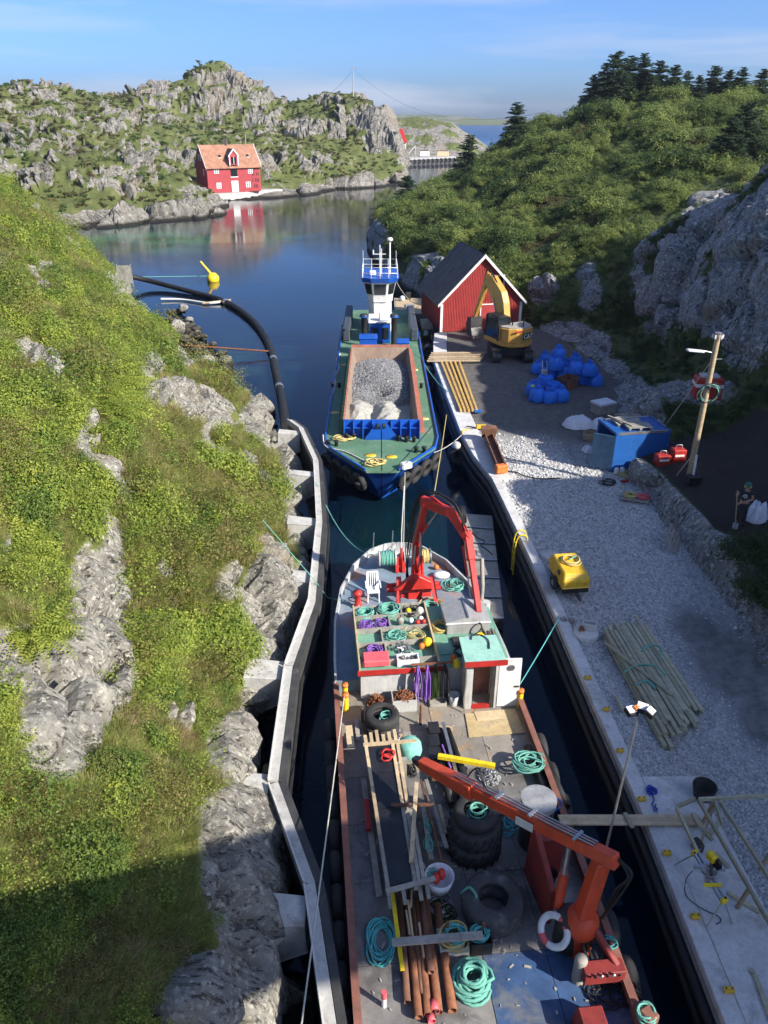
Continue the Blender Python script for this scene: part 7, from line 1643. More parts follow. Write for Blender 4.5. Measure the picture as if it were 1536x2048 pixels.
tag(MB().cyl(bp(2.45, 3.25, FD), bp(2.45, 3.25, 2.6), .13, n=14).build('vent_cowl', 'house_grey'), 'short grey vent cowl behind the exhaust pipe', 'vent')
tag(MB().cyl(bp(.15, 3.75, FD), bp(.1, 3.7, FD+.55), .16, .13, 12).build('rusty_drum', 'rust'), 'rusty small drum between the red crane legs', 'drum')
MBs = MB(); g = random.Random(13)
for k in range(30): q = bp(-.45+g.uniform(-.3, .3), 4.1+g.uniform(-.4, .4), FD+.04); MBs.cyl(q, q+Vector((g.uniform(-.2, .2), g.uniform(-.2, .2), g.uniform(0, .12))), .02, n=5)
tag(MBs.build('shackle_pile', 'dark_steel'), 'scattered shackles and tools on the dark foredeck', 'tools')

# ------------------------------------------------------------------ flat pontoon moored right of the bow crane
po = thing('work_pontoon', 'flat grey plank pontoon moored right of the red crane', 'pontoon', P(965, 1130, .3))
a, b_, c_, d_ = P(922, 1027, .45), P(984, 1032, .45), P(1008, 1240, .45), P(945, 1240, .45)
MB().prism([d_, c_, b_, a], -.2, .4).build('hull', 'dark_steel', po)
for k in range(6):
    t0, t1 = k/6+.006, (k+1)/6-.006
    MB().extrude([a.lerp(d_, t0), b_.lerp(c_, t0), b_.lerp(c_, t1), a.lerp(d_, t1)], (0, 0, .04)).build('deck_board', 'timber_grey', po)
    MB().beam(a.lerp(d_, t1)+Vector((0, 0, .05)), b_.lerp(c_, t1)+Vector((0, 0, .05)), .06, .05).build('batten', 'galvanised', po)
line('pontoon_rope', 'black rope looped on the pontoon boards', catmull([P(940, 1060, .52), P(955, 1075, .52), P(970, 1082, .52), P(962, 1090, .52), P(975, 1100, .52), P(985, 1110, .5)], 5), .02, 'rope_black')

# ------------------------------------------------------------------ lines across the water
line('mooring_rope', 'long white rope from the stern of the photo up to the deckhouse rail', [P(603, 2048, 3.2), P(688, 1395, 1.9)], .018, 'rope_white', .05)
line('mooring_rope', 'teal rope from the boat bollards to the quay edge', [P(1040, 1368, 1.85), P(1120, 1232, 1.68)], .018, 'rope_teal', .05)
line('mooring_rope', 'green rope from the left wall curving to the bow of the work boat', [P(632, 965, 2.1), P(748, 1110, 2.05)], .022, 'rope_green', .9)
line('mooring_rope', 'teal rope from the hillside post to the left rail of the boat', [P(525, 1040, 4.6), P(633, 1165, 2.1), P(655, 1195, 1.3), P(686, 1202, 2.0)], .016, 'rope_green')
line('tow_rope', 'yellowish rope from the barge bow down to the bow crane', [P(893, 830, 2.5), P(868, 990, 5.0)], .02, 'rope_yellow', .1)
line('tow_rope', 'pale rope from the barge fairlead down to the work boat bow', [P(810, 945, 2.3), P(807, 1090, 2.2)], .018, 'rope_white', .05)
# ------------------------------------------------------------------ guide wall on the left of the canal
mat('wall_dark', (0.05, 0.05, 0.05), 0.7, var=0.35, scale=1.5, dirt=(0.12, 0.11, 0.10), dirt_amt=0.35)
gl = [(-5.1, 40.6), (-4.32, 39.3), (-3.14, 34.78), (-2.5, 28.45), (-2.32, 22.47), (-2.74, 18.89), (-2.62, 14.28), (-1.45, 11.4), (-0.80, 8.36), (-.3, 4), (0, -4)]
gw = thing('guide_wall', 'pale beam guide wall on brackets along the left bank', 'guide wall', (-2.5, 20, 0))
def off_line(pts, d):
    out = []
    for i, p in enumerate(pts):
        a = Vector(pts[max(i-1, 0)]); b_ = Vector(pts[min(i+1, len(pts)-1)]); t = (b_-a).normalized(); n = Vector((t.y, -t.x)); out.append((p[0]+n.x*d, p[1]+n.y*d))
    return out
def ribbon(pts, d0, d1, z0, z1, name, material, parent):
    A_, B_ = off_line(pts, d0), off_line(pts, d1); n = len(pts); vs = []
    for a, b_ in zip(A_, B_): vs += [(a[0], a[1], z0), (b_[0], b_[1], z0), (b_[0], b_[1], z1), (a[0], a[1], z1)]
    fs = [(0, 1, 2, 3), (4*n-1, 4*n-2, 4*n-3, 4*n-4)]+[(4*i+k, 4*i+4+k, 4*i+4+(k+1) % 4, 4*i+(k+1) % 4) for i in range(n-1) for k in range(4)]
    return MB().add(vs, fs).build(name, material, parent)
for i in range(len(gl)-1):
    sg = [gl[i], gl[i+1]]; d = (Vector(gl[i+1])-Vector(gl[i])).normalized()*.012; sg = [tuple(Vector(gl[i])+d), tuple(Vector(gl[i+1])-d)]
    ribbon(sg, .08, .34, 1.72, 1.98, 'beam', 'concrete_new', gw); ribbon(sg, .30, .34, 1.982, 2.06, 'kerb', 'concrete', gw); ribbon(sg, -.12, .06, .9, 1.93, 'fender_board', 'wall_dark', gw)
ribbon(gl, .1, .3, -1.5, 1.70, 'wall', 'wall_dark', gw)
MB().tube([Vector((x, y, 1.3)) for x, y in off_line(gl, -.16)], .07, 6).build('rubbing_strip', 'black_rubber', gw)
for k, (px, py, w) in enumerate(((590, 862, .55), (606, 945, .6), (613, 1040, .7), (603, 1150, .85), (532, 1335, .95), (538, 1565, .75), (598, 1815, .8))):
    q = P(px, py, 2.0); j = min(range(len(gl)-1), key=lambda i: abs(q.y-.5*(gl[i][1]+gl[i+1][1]))); xw = float(np.interp(q.y, [g_[1] for g_ in gl][::-1], [g_[0] for g_ in gl][::-1]))-.36
    x0 = xw-1.15
    MB().loft([[(x0-.15, q.y-w*.42, .3), (xw, q.y-w*.35, .9), (xw, q.y+w*.35, .9), (x0-.15, q.y+w*.42, .3)], [(x0, q.y-w*.5, 2.02+.05*k % .1), (xw, q.y-w*.45, 1.9), (xw, q.y+w*.45, 1.9), (x0, q.y+w*.5, 2.02)]]).build('bracket', 'concrete_new', gw, .02)
    if k == 6: heap('purple_strap', 'purple strap heaped on the nearest concrete bracket', Vector((x0+.35, q.y, 2.0)), .14, .022, 6, 'rope_purple', 90, .05, .8, (.8, 2.2), 'strap')

# ------------------------------------------------------------------ floating pipe, buoy, booms on the water
fp = thing('floating_pipe', 'thick black floating pipe curving out from the left shore', 'pipe', P(520, 660, 0))
pts = catmull([P(240, 548, 1.6), P(300, 562, .7), P(380, 583, .3), P(450, 603, .25), P(505, 640, .25), P(538, 690, .25), P(552, 745, .25), P(564, 800, .3), P(572, 852, .9)], 8)
MB().tube(pts, .27, 12).build('pipe', 'black_rubber', fp)
for i in (24, 44, 52): MB().tube([pts[i]+(pts[i+1]-pts[i])*k*.5 for k in (0, 1)], .30, 12).build('collar', 'galvanised', fp)
by = thing('marker_buoy', 'yellow marker buoy with a slanting top post on the water', 'buoy', P(428, 562, 0))
q = P(428, 562, 0); MB().lathe([(0, -.4), (.55, -.2), (.75, .25), (.55, .75), (.2, .95), (0, .95)], q, axis=(-.35, 0, 1), n=18).build('float', 'yellow_bright', by); MB().cyl(q+Vector((-.35, 0, .9)), q+Vector((-1.35, 0, 2.2)), .14, .11, 10).build('post', 'yellow_bright', by)
line('buoy_line', 'pale line from the shore sign to the yellow buoy', [P(265, 554, 1.0), P(418, 552, .3)], .03, 'rope_green')
line('rust_rod', 'long rusty steel rod from the shore to the floating pipe', [P(362, 690, 1.0), P(545, 703, .35)], .07, 'rust', cat='rod')
line('boom_timber', 'white timber boom floating inside the pipe bend', catmull([P(322, 598, .2), P(365, 599, .15), P(415, 606, .15), P(440, 604, .2)], 4), .12, 'white_paint', cat='boom')
line('boom_timber', 'short pale log end by the pipe collar', [P(405, 607, .15), P(462, 600, .3)], .13, 'timber', cat='log')
sg = thing('shore_sign', 'grey sign board seen from behind on two posts above the shore', 'sign', P(250, 570, 4.2))
a = P(240, 556, 4.3); a.y = 74; a = PY(238, 552, 76)
for k, dx in enumerate((-.1, 1.25)): MB().cyl(a+Vector((dx, 0, -1.6)), a+Vector((dx, 0, 1.1)), .05, n=8).build('post', 'galvanised', sg)
for k in range(2): MB().box(a+Vector((.22+k*.68, -.08, .15)), (.66, .05, 1.7)).build('panel', 'timber_grey', sg)
# boulders on the shore
g = random.Random(77)
sm = [stone_mesh('shore_boulder', 1000+k, 'shore_rock', 3, .35, .75) for k in range(4)]
spots = []
for k in range(70):
    t = g.random(); cx, cy = lerp(330, 425, t), lerp(628, 735, t); spots.append((cx+g.uniform(-18, 45)*(.6+t*.4), cy+g.uniform(-14, 14), g.uniform(.5, 1.3)))
for k, (px, py, s) in enumerate(spots):
    q = P(px, py, .1+.2*g.random()); o = bpy.data.objects.new('shore_boulder', sm[k % 4]); C.objects.link(o); o.location = q; o.rotation_euler = (g.uniform(-.4, .4), g.uniform(-.4, .4), g.uniform(0, 6)); o.scale = (s, s*g.uniform(.7, 1.1), s*g.uniform(.6, 1)); tag(o, 'dark wet boulder in the rubble on the left shore', 'boulder', 'rubble on the left shore')
sm2 = [stone_mesh('pale_boulder', 1010+k, 'boulder_rock', 3, .3, .8) for k in range(2)]
for px, py, z, s, lab in ((352, 655, .9, 1.7, 'large pale upright boulder on the left shore'), (367, 618, .6, 1.2, 'tan boulder at the far end of the shore rubble'), (418, 722, .4, 1.5, 'tan boulder at the near end of the shore rubble'), (380, 640, .5, .9, 'small grey boulder beside the pale one')):
    o = bpy.data.objects.new('pale_boulder', sm2[px % 2]); C.objects.link(o); o.location = P(px, py, z); o.scale = (s, s*.8, s*1.1); o.rotation_euler = (.2, .1, px); tag(o, lab, 'boulder')
# power mast on the far hill and wires
mq = PY(706, 196, 276); mt = thing('power_mast', 'thin power mast on the far rocky hill', 'mast', mq)
MB().cyl(mq+Vector((0, 0, -2)), PY(707, 132, 276), .22, .12, 8).build('pole', 'timber_grey', mt); MB().beam(PY(700, 136, 276), PY(714, 136, 276), .15, .15).build('cross_arm', 'timber_grey', mt)
line('power_line', 'power line sagging left from the far mast', [PY(704, 142, 276), PY(582, 214, 300)], .03, 'dark_steel', 3, cat='cable')
line('power_line', 'power line running right from the far mast to the wooded hill', [PY(709, 140, 276), PY(1100, 222, 160)], .022, 'dark_steel', 6, 30, cat='cable')
for px, py, yb, Y, lab in ((491, 268, 300, 218, 'thin pole behind the red warehouse'), (282, 278, 300, 200, 'short pale post on the far knoll')): line('thin_pole', lab, [PY(px, yb+4, Y), PY(px, py, Y)], .11, 'timber_grey', cat='pole')
# ------------------------------------------------------------------ excavator in front of the boathouse
ex = thing('excavator', 'yellow crawler excavator with raised boom in front of the boathouse', 'excavator', (9.0, 54.6, 1.6))
f_ = Vector((-.41, .912, 0)); r_ = Vector((.912, .41, 0)); ec = Vector((9.05, 54.7, 1.6))
def ep(a, b_, h): return ec+f_*a+r_*b_+Vector((0, 0, h))
for s in (-1, 1):
    x = 9.05+s*1.12; t_ = MB(); prof = [(-1.75, .35), (-1.6, .08), (-1.35, 0), (1.35, 0), (1.6, .08), (1.75, .35), (1.6, .68), (1.35, .78), (-1.35, .78), (-1.6, .68)]
    tr_ = t_.extrude([Vector((x-.28, 54.6+a, 1.6+h)) for a, h in prof], (.56, 0, 0)).build('track', 'black_steel', ex)
    for k in range(26):
        L_ = 2*(2.7+.9); d = k/26; 
        if k < 9: p = Vector((x, 54.6-1.3+k*.32, 1.6+.80)); MB().box(p, (.6, .24, .05)).build('track_shoe', 'dark_steel', tr_)
    for a, h, ang in ((-1.72, .5, 1.2), (-1.78, .33, 1.57), (-1.68, .16, 2.0), (1.76, .4, 1.57)): MB().box(Vector((x, 54.6+a, 1.6+h)), (.6, .05, .2), 0, ang-1.57).build('track_shoe', 'dark_steel', tr_)
MB().box((9.05, 54.6, 2.15), (1.7, 1.6, .5)).build('undercarriage', 'dark_steel', ex)
MB().cyl(ep(0, 0, .78), ep(0, 0, 1.0), .62, n=20).build('slew_ring', 'dark_steel', ex)
pl_ = [(1.6, -1.25), (1.6, .3), (1.0, .45), (1.0, 1.25), (-.7, 1.25), (-1.25, 1.0), (-1.55, .5), (-1.62, 0), (-1.55, -.5), (-1.25, -1.0), (-.7, -1.25)]
MB().prism([ep(a, b_, 0) for a, b_ in pl_][::-1], 2.62, 2.86).build('turntable', 'cat_yellow', ex, .03)
hs2 = [(.2, -.25), (.2, 1.22), (-.7, 1.22), (-1.22, .98), (-1.52, .5), (-1.6, 0), (-1.52, -.5), (-1.22, -.98), (-.7, -1.22), (-.3, -1.22), (-.3, -.25)]
MB().prism([ep(a, b_, 0) for a, b_ in hs2][::-1], 2.863, 3.9).build('engine_house', 'cat_yellow', ex, .05)
MB().prism([ep(a*.93-.02, b_*.93, 0) for a, b_ in hs2][::-1], 3.905, 3.96).build('engine_cover', 'timber_grey', ex)
for a, b_ in ((-.2, .9), (-.6, -.3), (-1.2, .2), (.0, -.1)): MB().cyl(ep(a, b_, 2.3), ep(a, b_, 2.62), .05, n=8).build('cover_post', 'black_steel', ex)
rn_ = MB(); rp3 = [ep(.1, 1.1, 2.72), ep(-.7, 1.1, 2.72), ep(-1.2, .8, 2.72)]; rn_.tube(rp3, .025, 5); rn_.build('handrail', 'black_steel', ex)
for k in range(6): MB().beam(ep(-.45, -1.235, 1.45+k*.13), ep(-.75, -1.235, 1.45+k*.13), .03, .06).build('louvre', 'black_steel', ex)
cq = [(1.5, -1.22), (1.5, -.3), (-.25, -.3), (-.25, -1.22)]
cbk = MB().loft([[ep(a, b_, 1.27) for a, b_ in cq], [ep(a, b_, 2.0) for a, b_ in cq], [ep(a*.9, b_*.97-.02, 2.85) for a, b_ in cq]]).build('cab', 'dark_glass', ex)
MB().prism([ep(a*.93, b_*.98-.02, 0) for a, b_ in cq], 4.452, 4.52).build('cab_roof', 'black_steel', cbk, .02)
for a, b_ in cq: MB().beam(ep(a, b_, 1.27), ep(a*.9, b_*.97-.02, 2.86), .09, .09, f_).build('cab_pillar', 'black_steel', cbk)
MB().beam(ep(1.5, -1.22, 1.3), ep(-.25, -1.22, 1.3), .08, .1).build('cab_rail', 'cat_yellow', cbk)
def bplate(pts, half, name, parent=ex, material='cat_yellow'): return MB().extrude([p-r_*half for p in pts], r_*2*half).build(name, material, parent, .02)
B0, B1, B2 = ep(.75, .12, 1.7), ep(1.75, .12, 3.65), ep(3.55, .12, 4.95)
bo = bplate([ep(.5, .12, 1.55), ep(1.0, .12, 1.5), ep(2.2, .12, 3.1), ep(3.6, .12, 4.5), ep(3.82, .12, 4.85), ep(3.6, .12, 5.15), ep(2.8, .12, 5.15), ep(1.4, .12, 4.3), ep(1.0, .12, 3.6)], .26, 'boom')
st2 = bplate([ep(3.2, .12, 5.2), ep(3.75, .12, 5.25), ep(4.05, .12, 4.6), ep(5.35, .12, 1.75), ep(5.15, .12, 1.65), ep(3.7, .12, 4.3), ep(3.4, .12, 4.6)], .15, 'stick')
for s in (-1, 1): ram(ep(1.3, .12+s*.3, 1.4), ep(2.35, .12+s*.3, 3.7), ex, .07, .55, 'cat_yellow')
ram(ep(1.8, .12, 4.2), ep(3.3, .12, 5.3), ex, .07, .6, 'black_steel'); ram(ep(3.75, .12, 5.3), ep(5.1, .12, 2.6), ex, .06, .6, 'cat_yellow')
bk_ = bplate([ep(5.0, .12, 1.75), ep(5.5, .12, 1.7), ep(5.75, .12, 1.2), ep(5.6, .12, .55), ep(5.2, .12, .25), ep(4.7, .12, .35), ep(4.95, .12, .95)], .5, 'bucket', ex, 'dark_steel')
for k in range(4): MB().box(ep(4.62, -.28+k*.27, .3), (.1, .1, .22), .4).build('tooth', 'galvanised', bk_)
hoses(ex, [ep(.9, -.02, 2.4), ep(1.3, 0, 3.8), ep(2.6, .05, 5.0), ep(3.6, .05, 5.5), ep(4.2, .05, 4.6)], 4, .025, .07)
c_ = ep(-1.42, .92, 1.82); n_ = (-f_*.985+r_*.17).normalized(); rt = Vector((0, 0, 1)).cross(n_); c_ = ep(-1.60, .36, 1.78)
MB().beam(c_+n_*.03-rt*.02+Vector((0, 0, .02)), c_+n_*.045-rt*.02+Vector((0, 0, .02)), .86, .42, (0, 0, 1)).build('logo_back', 'black_steel', ex)
o = lettering(TXT_CAT, 'white_paint', ex, c_+n_*.055, rt, (0, 0, 1)); o.scale = (.68, .68, 1)
MB().extrude([c_+n_*.066-rt*.13+Vector((0, 0, -.18)), c_+n_*.066+rt*.13+Vector((0, 0, -.18)), c_+n_*.066+Vector((0, 0, -.03))], n_*.004).build('logo_triangle', 'cat_yellow', ex)
n2 = -r_; c2 = ep(2.55, -.085, 4.35); dB = (f_*.72+Vector((0, 0, .5))).normalized(); MB().beam(c2-dB*.5+n2*.005, c2+dB*.5+n2*.005, .02, .36).build('logo_back', 'black_steel', ex); o = lettering(TXT_CAT, 'white_paint', ex, c2+n2*.02, -dB, n2.cross(dB)*-1 if (n2.cross(dB)).z < 0 else n2.cross(dB)); o.scale = (.6, .6, .6)
c3 = ep(-1.62, -.4, 2.15); MB().beam(c3-r_*.24-f_*.01, c3+r_*.24-f_*.0, .02, .12).build('name_strip', 'red_paint', ex)

# ------------------------------------------------------------------ blue bulk bags
def bag_mesh(seed, open_top=False):
    g = random.Random(seed); mb = MB(); rings = []; n = 30
    prof = [(.44, 0), (.48, .05), (.5, .3), (.47, .52), (.40, .66), (.26, .76), (.13, .82), (.24, .95), (.10, .84)] if not open_top else [(.42, 0), (.46, .05), (.49, .3), (.48, .6), (.46, .8), (.44, .82), (.40, .66)]
    for k, (r, z) in enumerate(prof):
        R_ = []
        for i in range(n):
            t = 2*math.pi*i/n; sq = (abs(math.cos(t))**3.2+abs(math.sin(t))**3.2)**(-1/3.2); rr = r*lerp(sq, 1, .25)*(1+.07*math.sin(5*t+seed+k*.9)-.10*abs(math.sin(3.5*t+seed*2+k*.35))*(k > 1)+.04*math.sin(11*t+seed*2)+g.uniform(-.035, .035))
            R_.append(Vector((rr*math.cos(t), rr*math.sin(t), z+.05*math.sin(3*t+seed)*(k > 3)+(.05*abs(math.sin(2*t))*(k > 5)))))
        rings.append(R_)
    return mb.loft(rings, True, True)
bags = [(1075, 737, 0), (1099, 746, 0), (1127, 747, 0), (1149, 752, 0), (1163, 757, 0), (1189, 761, 0), (1089, 718, 0), (1120, 722, 0), (1149, 724, 0), (1110, 729, 1), (1177, 741, 1), (1152, 737, 1), (1116, 709, 1),
        (1066, 779, 0), (1074, 792, 0), (1097, 795, 0), (1121, 792, 0), (1089, 768, 0), (1107, 780, 0)]
blab = ['leftmost blue bulk bag of the big heap', 'front blue bag, second from the left in the big heap', 'front blue bag in the middle of the big heap', 'small blue bag right of the middle at the front of the heap', 'low blue bag at the front right of the big heap', 'rightmost low blue bag of the big heap', 'blue bag at the back left of the big heap', 'blue bag at the back middle of the big heap', 'blue bag at the back right of the big heap',
        'large blue bag on top, left part of the big heap', 'large blue bag on top at the right end of the heap', 'blue bag on top in the middle of the big heap', 'highest blue bag at the back of the heap', 'blue bag with bright vest on it, left of the small group', 'blue bag at the front left of the small group', 'frontmost blue bag of the small group', 'rightmost blue bag of the small group', 'open blue bag at the back of the small group', 'open blue bag in the middle of the small group']
for k, ((px, py, t), lb) in enumerate(zip(bags, blab)):
    z = 1.58+.72*t; q = P(px, py+9, z); s = .98 if t else .9+.12*((k*7) % 3)/3
    b_ = thing('bulk_bag', lb, 'bag', q, k*1.3, 'blue bulk bags in the yard'); mb = bag_mesh(k, k >= 17); R = Matrix.Rotation(k*1.3, 3, 'Z'); mb.v = [tuple(q+R@(Vector(v)*s)) for v in mb.v]; mb.build('sack', 'blue_tarp', b_)
    for j in range(3):
        a = k+j*2.1; d = Vector((math.cos(a), math.sin(a), 0)); e = Vector((-d.y, d.x, 0)); p = q+d*.2*s+Vector((0, 0, .8*s)); MB().tube(catmull([p-e*.1, p+d*.03+Vector((0, 0, .14)), p+e*.1], 4), .02, 5).build('lifting_loop', 'blue_tarp', b_)
tag(MB().ball(P(1069, 772, 2.35), .2, 6, (1.3, .7, .35)).build('hi_vis_vest', 'yellow_bright'), 'fluorescent vest thrown on the left blue bag', 'vest')
M['hivis'] = mat('hivis', (.6, .85, .05), .6); bpy.data.objects['hi_vis_vest'].data.materials[0] = M['hivis']
o = thing('plate_compactor', 'plate compactor standing between the two bag groups', 'compactor', P(1088, 757, 1.6)); q = P(1088, 757, 1.6); MB().box(q+Vector((0, 0, .12)), (.6, .5, .12)).build('plate', 'dark_steel', o); MB().box(q+Vector((0, 0, .4)), (.4, .35, .4)).build('engine', 'house_grey', o, .04); MB().tube([q+Vector((-.15, 0, .5)), q+Vector((-.15, .3, 1.1)), q+Vector((.15, .3, 1.1)), q+Vector((.15, 0, .5))], .025, 6).build('handle', 'white_paint', o)
o = crate('skip_bucket', 'rusty brown steel bucket between the blue bag groups', P(1134, 775, 1.6), 1.1, .8, .7, 'brown_rust', .05, .7, 'bucket')

# ------------------------------------------------------------------ blue container with an open door leaf
CA, CB_ = P(1222, 944, 1.62), P(1327, 936, 1.62); cx_ = (CB_-CA).normalized(); cy_ = Vector((-cx_.y, cx_.x, 0)); CL, CW, CH = (CB_-CA).length, 2.0, 2.0
def cpn(a, b_, h): return CA+cx_*a+cy_*b_+Vector((0, 0, h))
ct = thing('shipping_container', 'small blue steel container with its door leaf open', 'container', CA, math.atan2(cx_.y, cx_.x))
MB().extrude([cpn(.06, .0, .12), cpn(CL-.06, .0, .12), cpn(CL-.06, .0, CH-.1), cpn(.06, .0, CH-.1)], cy_*.05).build('side_wall', 'container_blue', ct); MB().extrude([cpn(.06, CW-.05, .12), cpn(CL-.06, CW-.05, .12), cpn(CL-.06, CW-.05, CH-.1), cpn(.06, CW-.05, CH-.1)], cy_*.05).build('side_wall', 'container_blue', ct)
MB().extrude([cpn(CL-.06, .05, .12), cpn(CL-.06, CW-.05, .12), cpn(CL-.06, CW-.05, CH-.1), cpn(CL-.06, .05, CH-.1)], cx_*.05).build('end_wall', 'container_blue', ct)
MB().extrude([cpn(.08, .06, .05), cpn(CL-.06, .06, .05), cpn(CL-.06, CW-.06, .05), cpn(.08, CW-.06, .05)], (0, 0, .06)).build('floor', 'dark_steel', ct)
MB().extrude([cpn(.06, .06, CH-.08), cpn(CL-.06, .06, CH-.08), cpn(CL-.06, CW-.06, CH-.08), cpn(.06, CW-.06, CH-.08)], (0, 0, .04)).build('roof', 'container_blue', ct)
for a in (.05, CL-.05):
    for b_ in (.03, CW-.03): MB().beam(cpn(a, b_, .0), cpn(a, b_, CH), .13, .13, cy_).build('corner_post', 'container_blue', ct)
for b_ in (.03, CW-.03):
    for h in (.06, CH-.05): MB().beam(cpn(.12, b_, h), cpn(CL-.12, b_, h), .1, .11).build('rail', 'container_blue' if h < 1 else 'galvanised', ct)
for h in (.06, CH-.05):
    for a in (.05, CL-.05): MB().beam(cpn(a, .1, h), cpn(a, CW-.1, h), .1, .11).build('header', 'container_blue', ct)
dA = cpn(-.02, 0, 0); dd_ = (P(1196, 939, 1.62)-dA); dd_.z = 0; dd_ = dd_.normalized()*1.05
dr_ = MB().extrude([dA+Vector((0, 0, .15)), dA+dd_+Vector((0, 0, .15)), dA+dd_+Vector((0, 0, CH-.15)), dA+Vector((0, 0, CH-.15))], dd_.cross(Vector((0, 0, 1))).normalized()*-.05).build('door', 'container_door', ct)
nd = dd_.cross(Vector((0, 0, 1))).normalized(); nd = nd if nd.y < 0 else -nd
for k, (a, b_, h, w, hh) in enumerate(((.35, .6, 1.6, .22, .08), (.2, .75, 1.48, .5, .08), (.3, .42, 1.15, .14, .07), (.3, .42, 1.0, .14, .07), (.58, .8, 1.15, .2, .12), (.58, .8, .95, .2, .12))):
    q = dA+dd_*(a+.1)+nd*.015+Vector((0, 0, h)); MB().beam(q-dd_.normalized()*w/2, q+dd_.normalized()*w/2, .012, hh*.5).build('stencil_mark', 'white_paint', dr_)
for a in (.5, .9): MB().cyl(dA+dd_*a+nd*.03+Vector((0, 0, .2)), dA+dd_*a+nd*.03+Vector((0, 0, CH-.2)), .02, n=6).build('lock_rod', 'galvanised', dr_)
pal0 = None
def pallet(label, c, rz, tilt=0, tz=0, name='pallet', material='timber_grey', L_=1.2, W_=.8):
    t_ = thing(name, label, 'pallet', c, rz)
    for k in range(5): MB().box(Vector(c)+Matrix.Rotation(rz, 3, 'Z')@Vector((0, -W_/2+.07+k*(W_-.14)/4, .13)), (L_, .12, .025), rz).build('slat', material, t_)
    for k in range(3): MB().box(Vector(c)+Matrix.Rotation(rz, 3, 'Z')@Vector((-L_/2+.07+k*(L_-.14)/2, 0, .07)), (.1, W_, .09), rz).build('bearer', material, t_)
    t_.rotation_euler = (tilt, tz, rz); return t_
pallet('timber pallet lying on the container roof', cpn(1.35, .55, CH+.0), .08); pallet('dark broken pallet propped on the container roof', cpn(1.1, 1.35, CH+.02), .2, .12, -.1)
for k, (a, b_, c2_, d2_, lab) in enumerate(((.4, 1.9, 1.0, .4, 'grey plank slanting over the container roof'), (.8, 2.0, 1.9, 1.4, 'crooked plank end sticking up on the container roof'))): board('roof_plank', lab, cpn(a, b_, CH+.2), cpn(c2_, d2_, CH+.16+.15*k), .1, .05, 'timber_grey')
# red welding set, tank, poles
wl2 = P(1336, 940, 2.25)
for k, (dx, w, h, lab) in enumerate(((-.36, .66, .8, 'left red fuel box beside the container'), (.36, .62, 1.05, 'taller red fuel box right of the other one'))):
    t_ = thing('fuel_box', lab, 'box', wl2+Vector((dx, .1*k, 0))); MB().box(wl2+Vector((dx, .1*k, h/2)), (w, .5, h), .1).build('body', 'red_paint', t_, .04); MB().tube(catmull([wl2+Vector((dx-.15, .1*k, h)), wl2+Vector((dx-.12, .1*k, h+.16)), wl2+Vector((dx+.12, .1*k, h+.16)), wl2+Vector((dx+.15, .1*k, h))], 4), .022, 5).build('handle', 'galvanised', t_)
    MB().box(wl2+Vector((dx, .1*k-.27, h*.75)), (w*.7, .02, .1), .1).build('white_label', 'white_paint', t_)
rt_ = P(1410, 797, 4.3); t_ = thing('red_tank', 'red and white striped tank box on the rock behind the pole', 'tank', rt_); MB().box(rt_+Vector((0, 0, .6)), (1.3, .9, 1.1), -.15).build('body', 'red_paint', t_, .06); MB().box(rt_+Vector((0, 0, .78)), (1.32, .92, .16), -.15).build('stripe', 'white_paint', t_); MB().box(rt_+Vector((0, 0, 1.2)), (.9, .6, .12), -.15).build('lid', 'house_grey', t_, .03)
pb_ = Vector((13.6, 31.2, 2.55)); pt_ = PY(1437, 668, 31.2)
up_ = thing('utility_pole', 'tall wooden utility pole with a street lamp above the yard', 'utility pole', pb_); MB().cyl(pb_, pt_, .14, .11, 14).build('pole', 'timber', up_)
dirp = (pt_-pb_).normalized(); lp_ = pb_.lerp(pt_, .88)
lm = MB().box(lp_+Vector((-.85, -.1, .12)), (.75, .26, .09), .12, 0, .12).build('lamp_head', 'white_plastic', up_, .03); MB().cyl(lp_, lp_+Vector((-.5, -.05, .1)), .03, n=8).build('lamp_arm', 'galvanised', up_)
MB().cyl(pt_, pt_+Vector((0, 0, .06)), .14, n=14).build('pole_cap', 'galvanised', up_)
for a in range(5): MB().lathe([(.03, 0), (.05, .05), (.03, .1), (.05, .14), (0, .16)], pt_+Vector((.2*math.cos(a*1.26), .2*math.sin(a*1.26), -.18)), n=8).build('insulator', 'white_plastic', up_)
MB().beam(lp_+Vector((0, 0, -.25)), lp_+Vector((.35, 0, -.25)), .05, .05).build('step_bracket', 'galvanised', up_)
cw = pb_.lerp(pt_, .62)
for k in range(7): g_ = random.Random(k); MB().torus(cw+Vector((g_.uniform(-.05, .1), -.16, g_.uniform(-.06, .06))), (g_.uniform(-.15, .15), 1, .3+g_.uniform(-.2, .2)), .42+g_.uniform(-.06, .05), .018, 26, 5).build('cable_loop', 'rope_black' if k % 3 else 'rope_green', up_)
for a, b_ in ((Vector((.5, .1, -.05)), .22), (Vector((-.5, .3, .0)), .2)): MB().cyl(pb_+a, pb_.lerp(pt_, b_), .03, n=6).build('stay', 'galvanised', up_)
line('guy_wire', 'guy wire slanting left from the utility pole', [pb_.lerp(pt_, .85), P(1310, 880, 2.9)], .018, 'galvanised', cat='wire')
bq = P(1385, 968, 2.75); t_ = thing('meter_box', 'dark meter box at the foot of the utility pole', 'box', bq); MB().box(bq+Vector((0, 0, .2)), (.6, .4, .4), .1).build('body', 'black_steel', t_, .03); MB().cyl(bq+Vector((0, .1, .4)), bq+Vector((.0, .15, 1.3)), .05, n=8).build('conduit', 'white_plastic', t_)

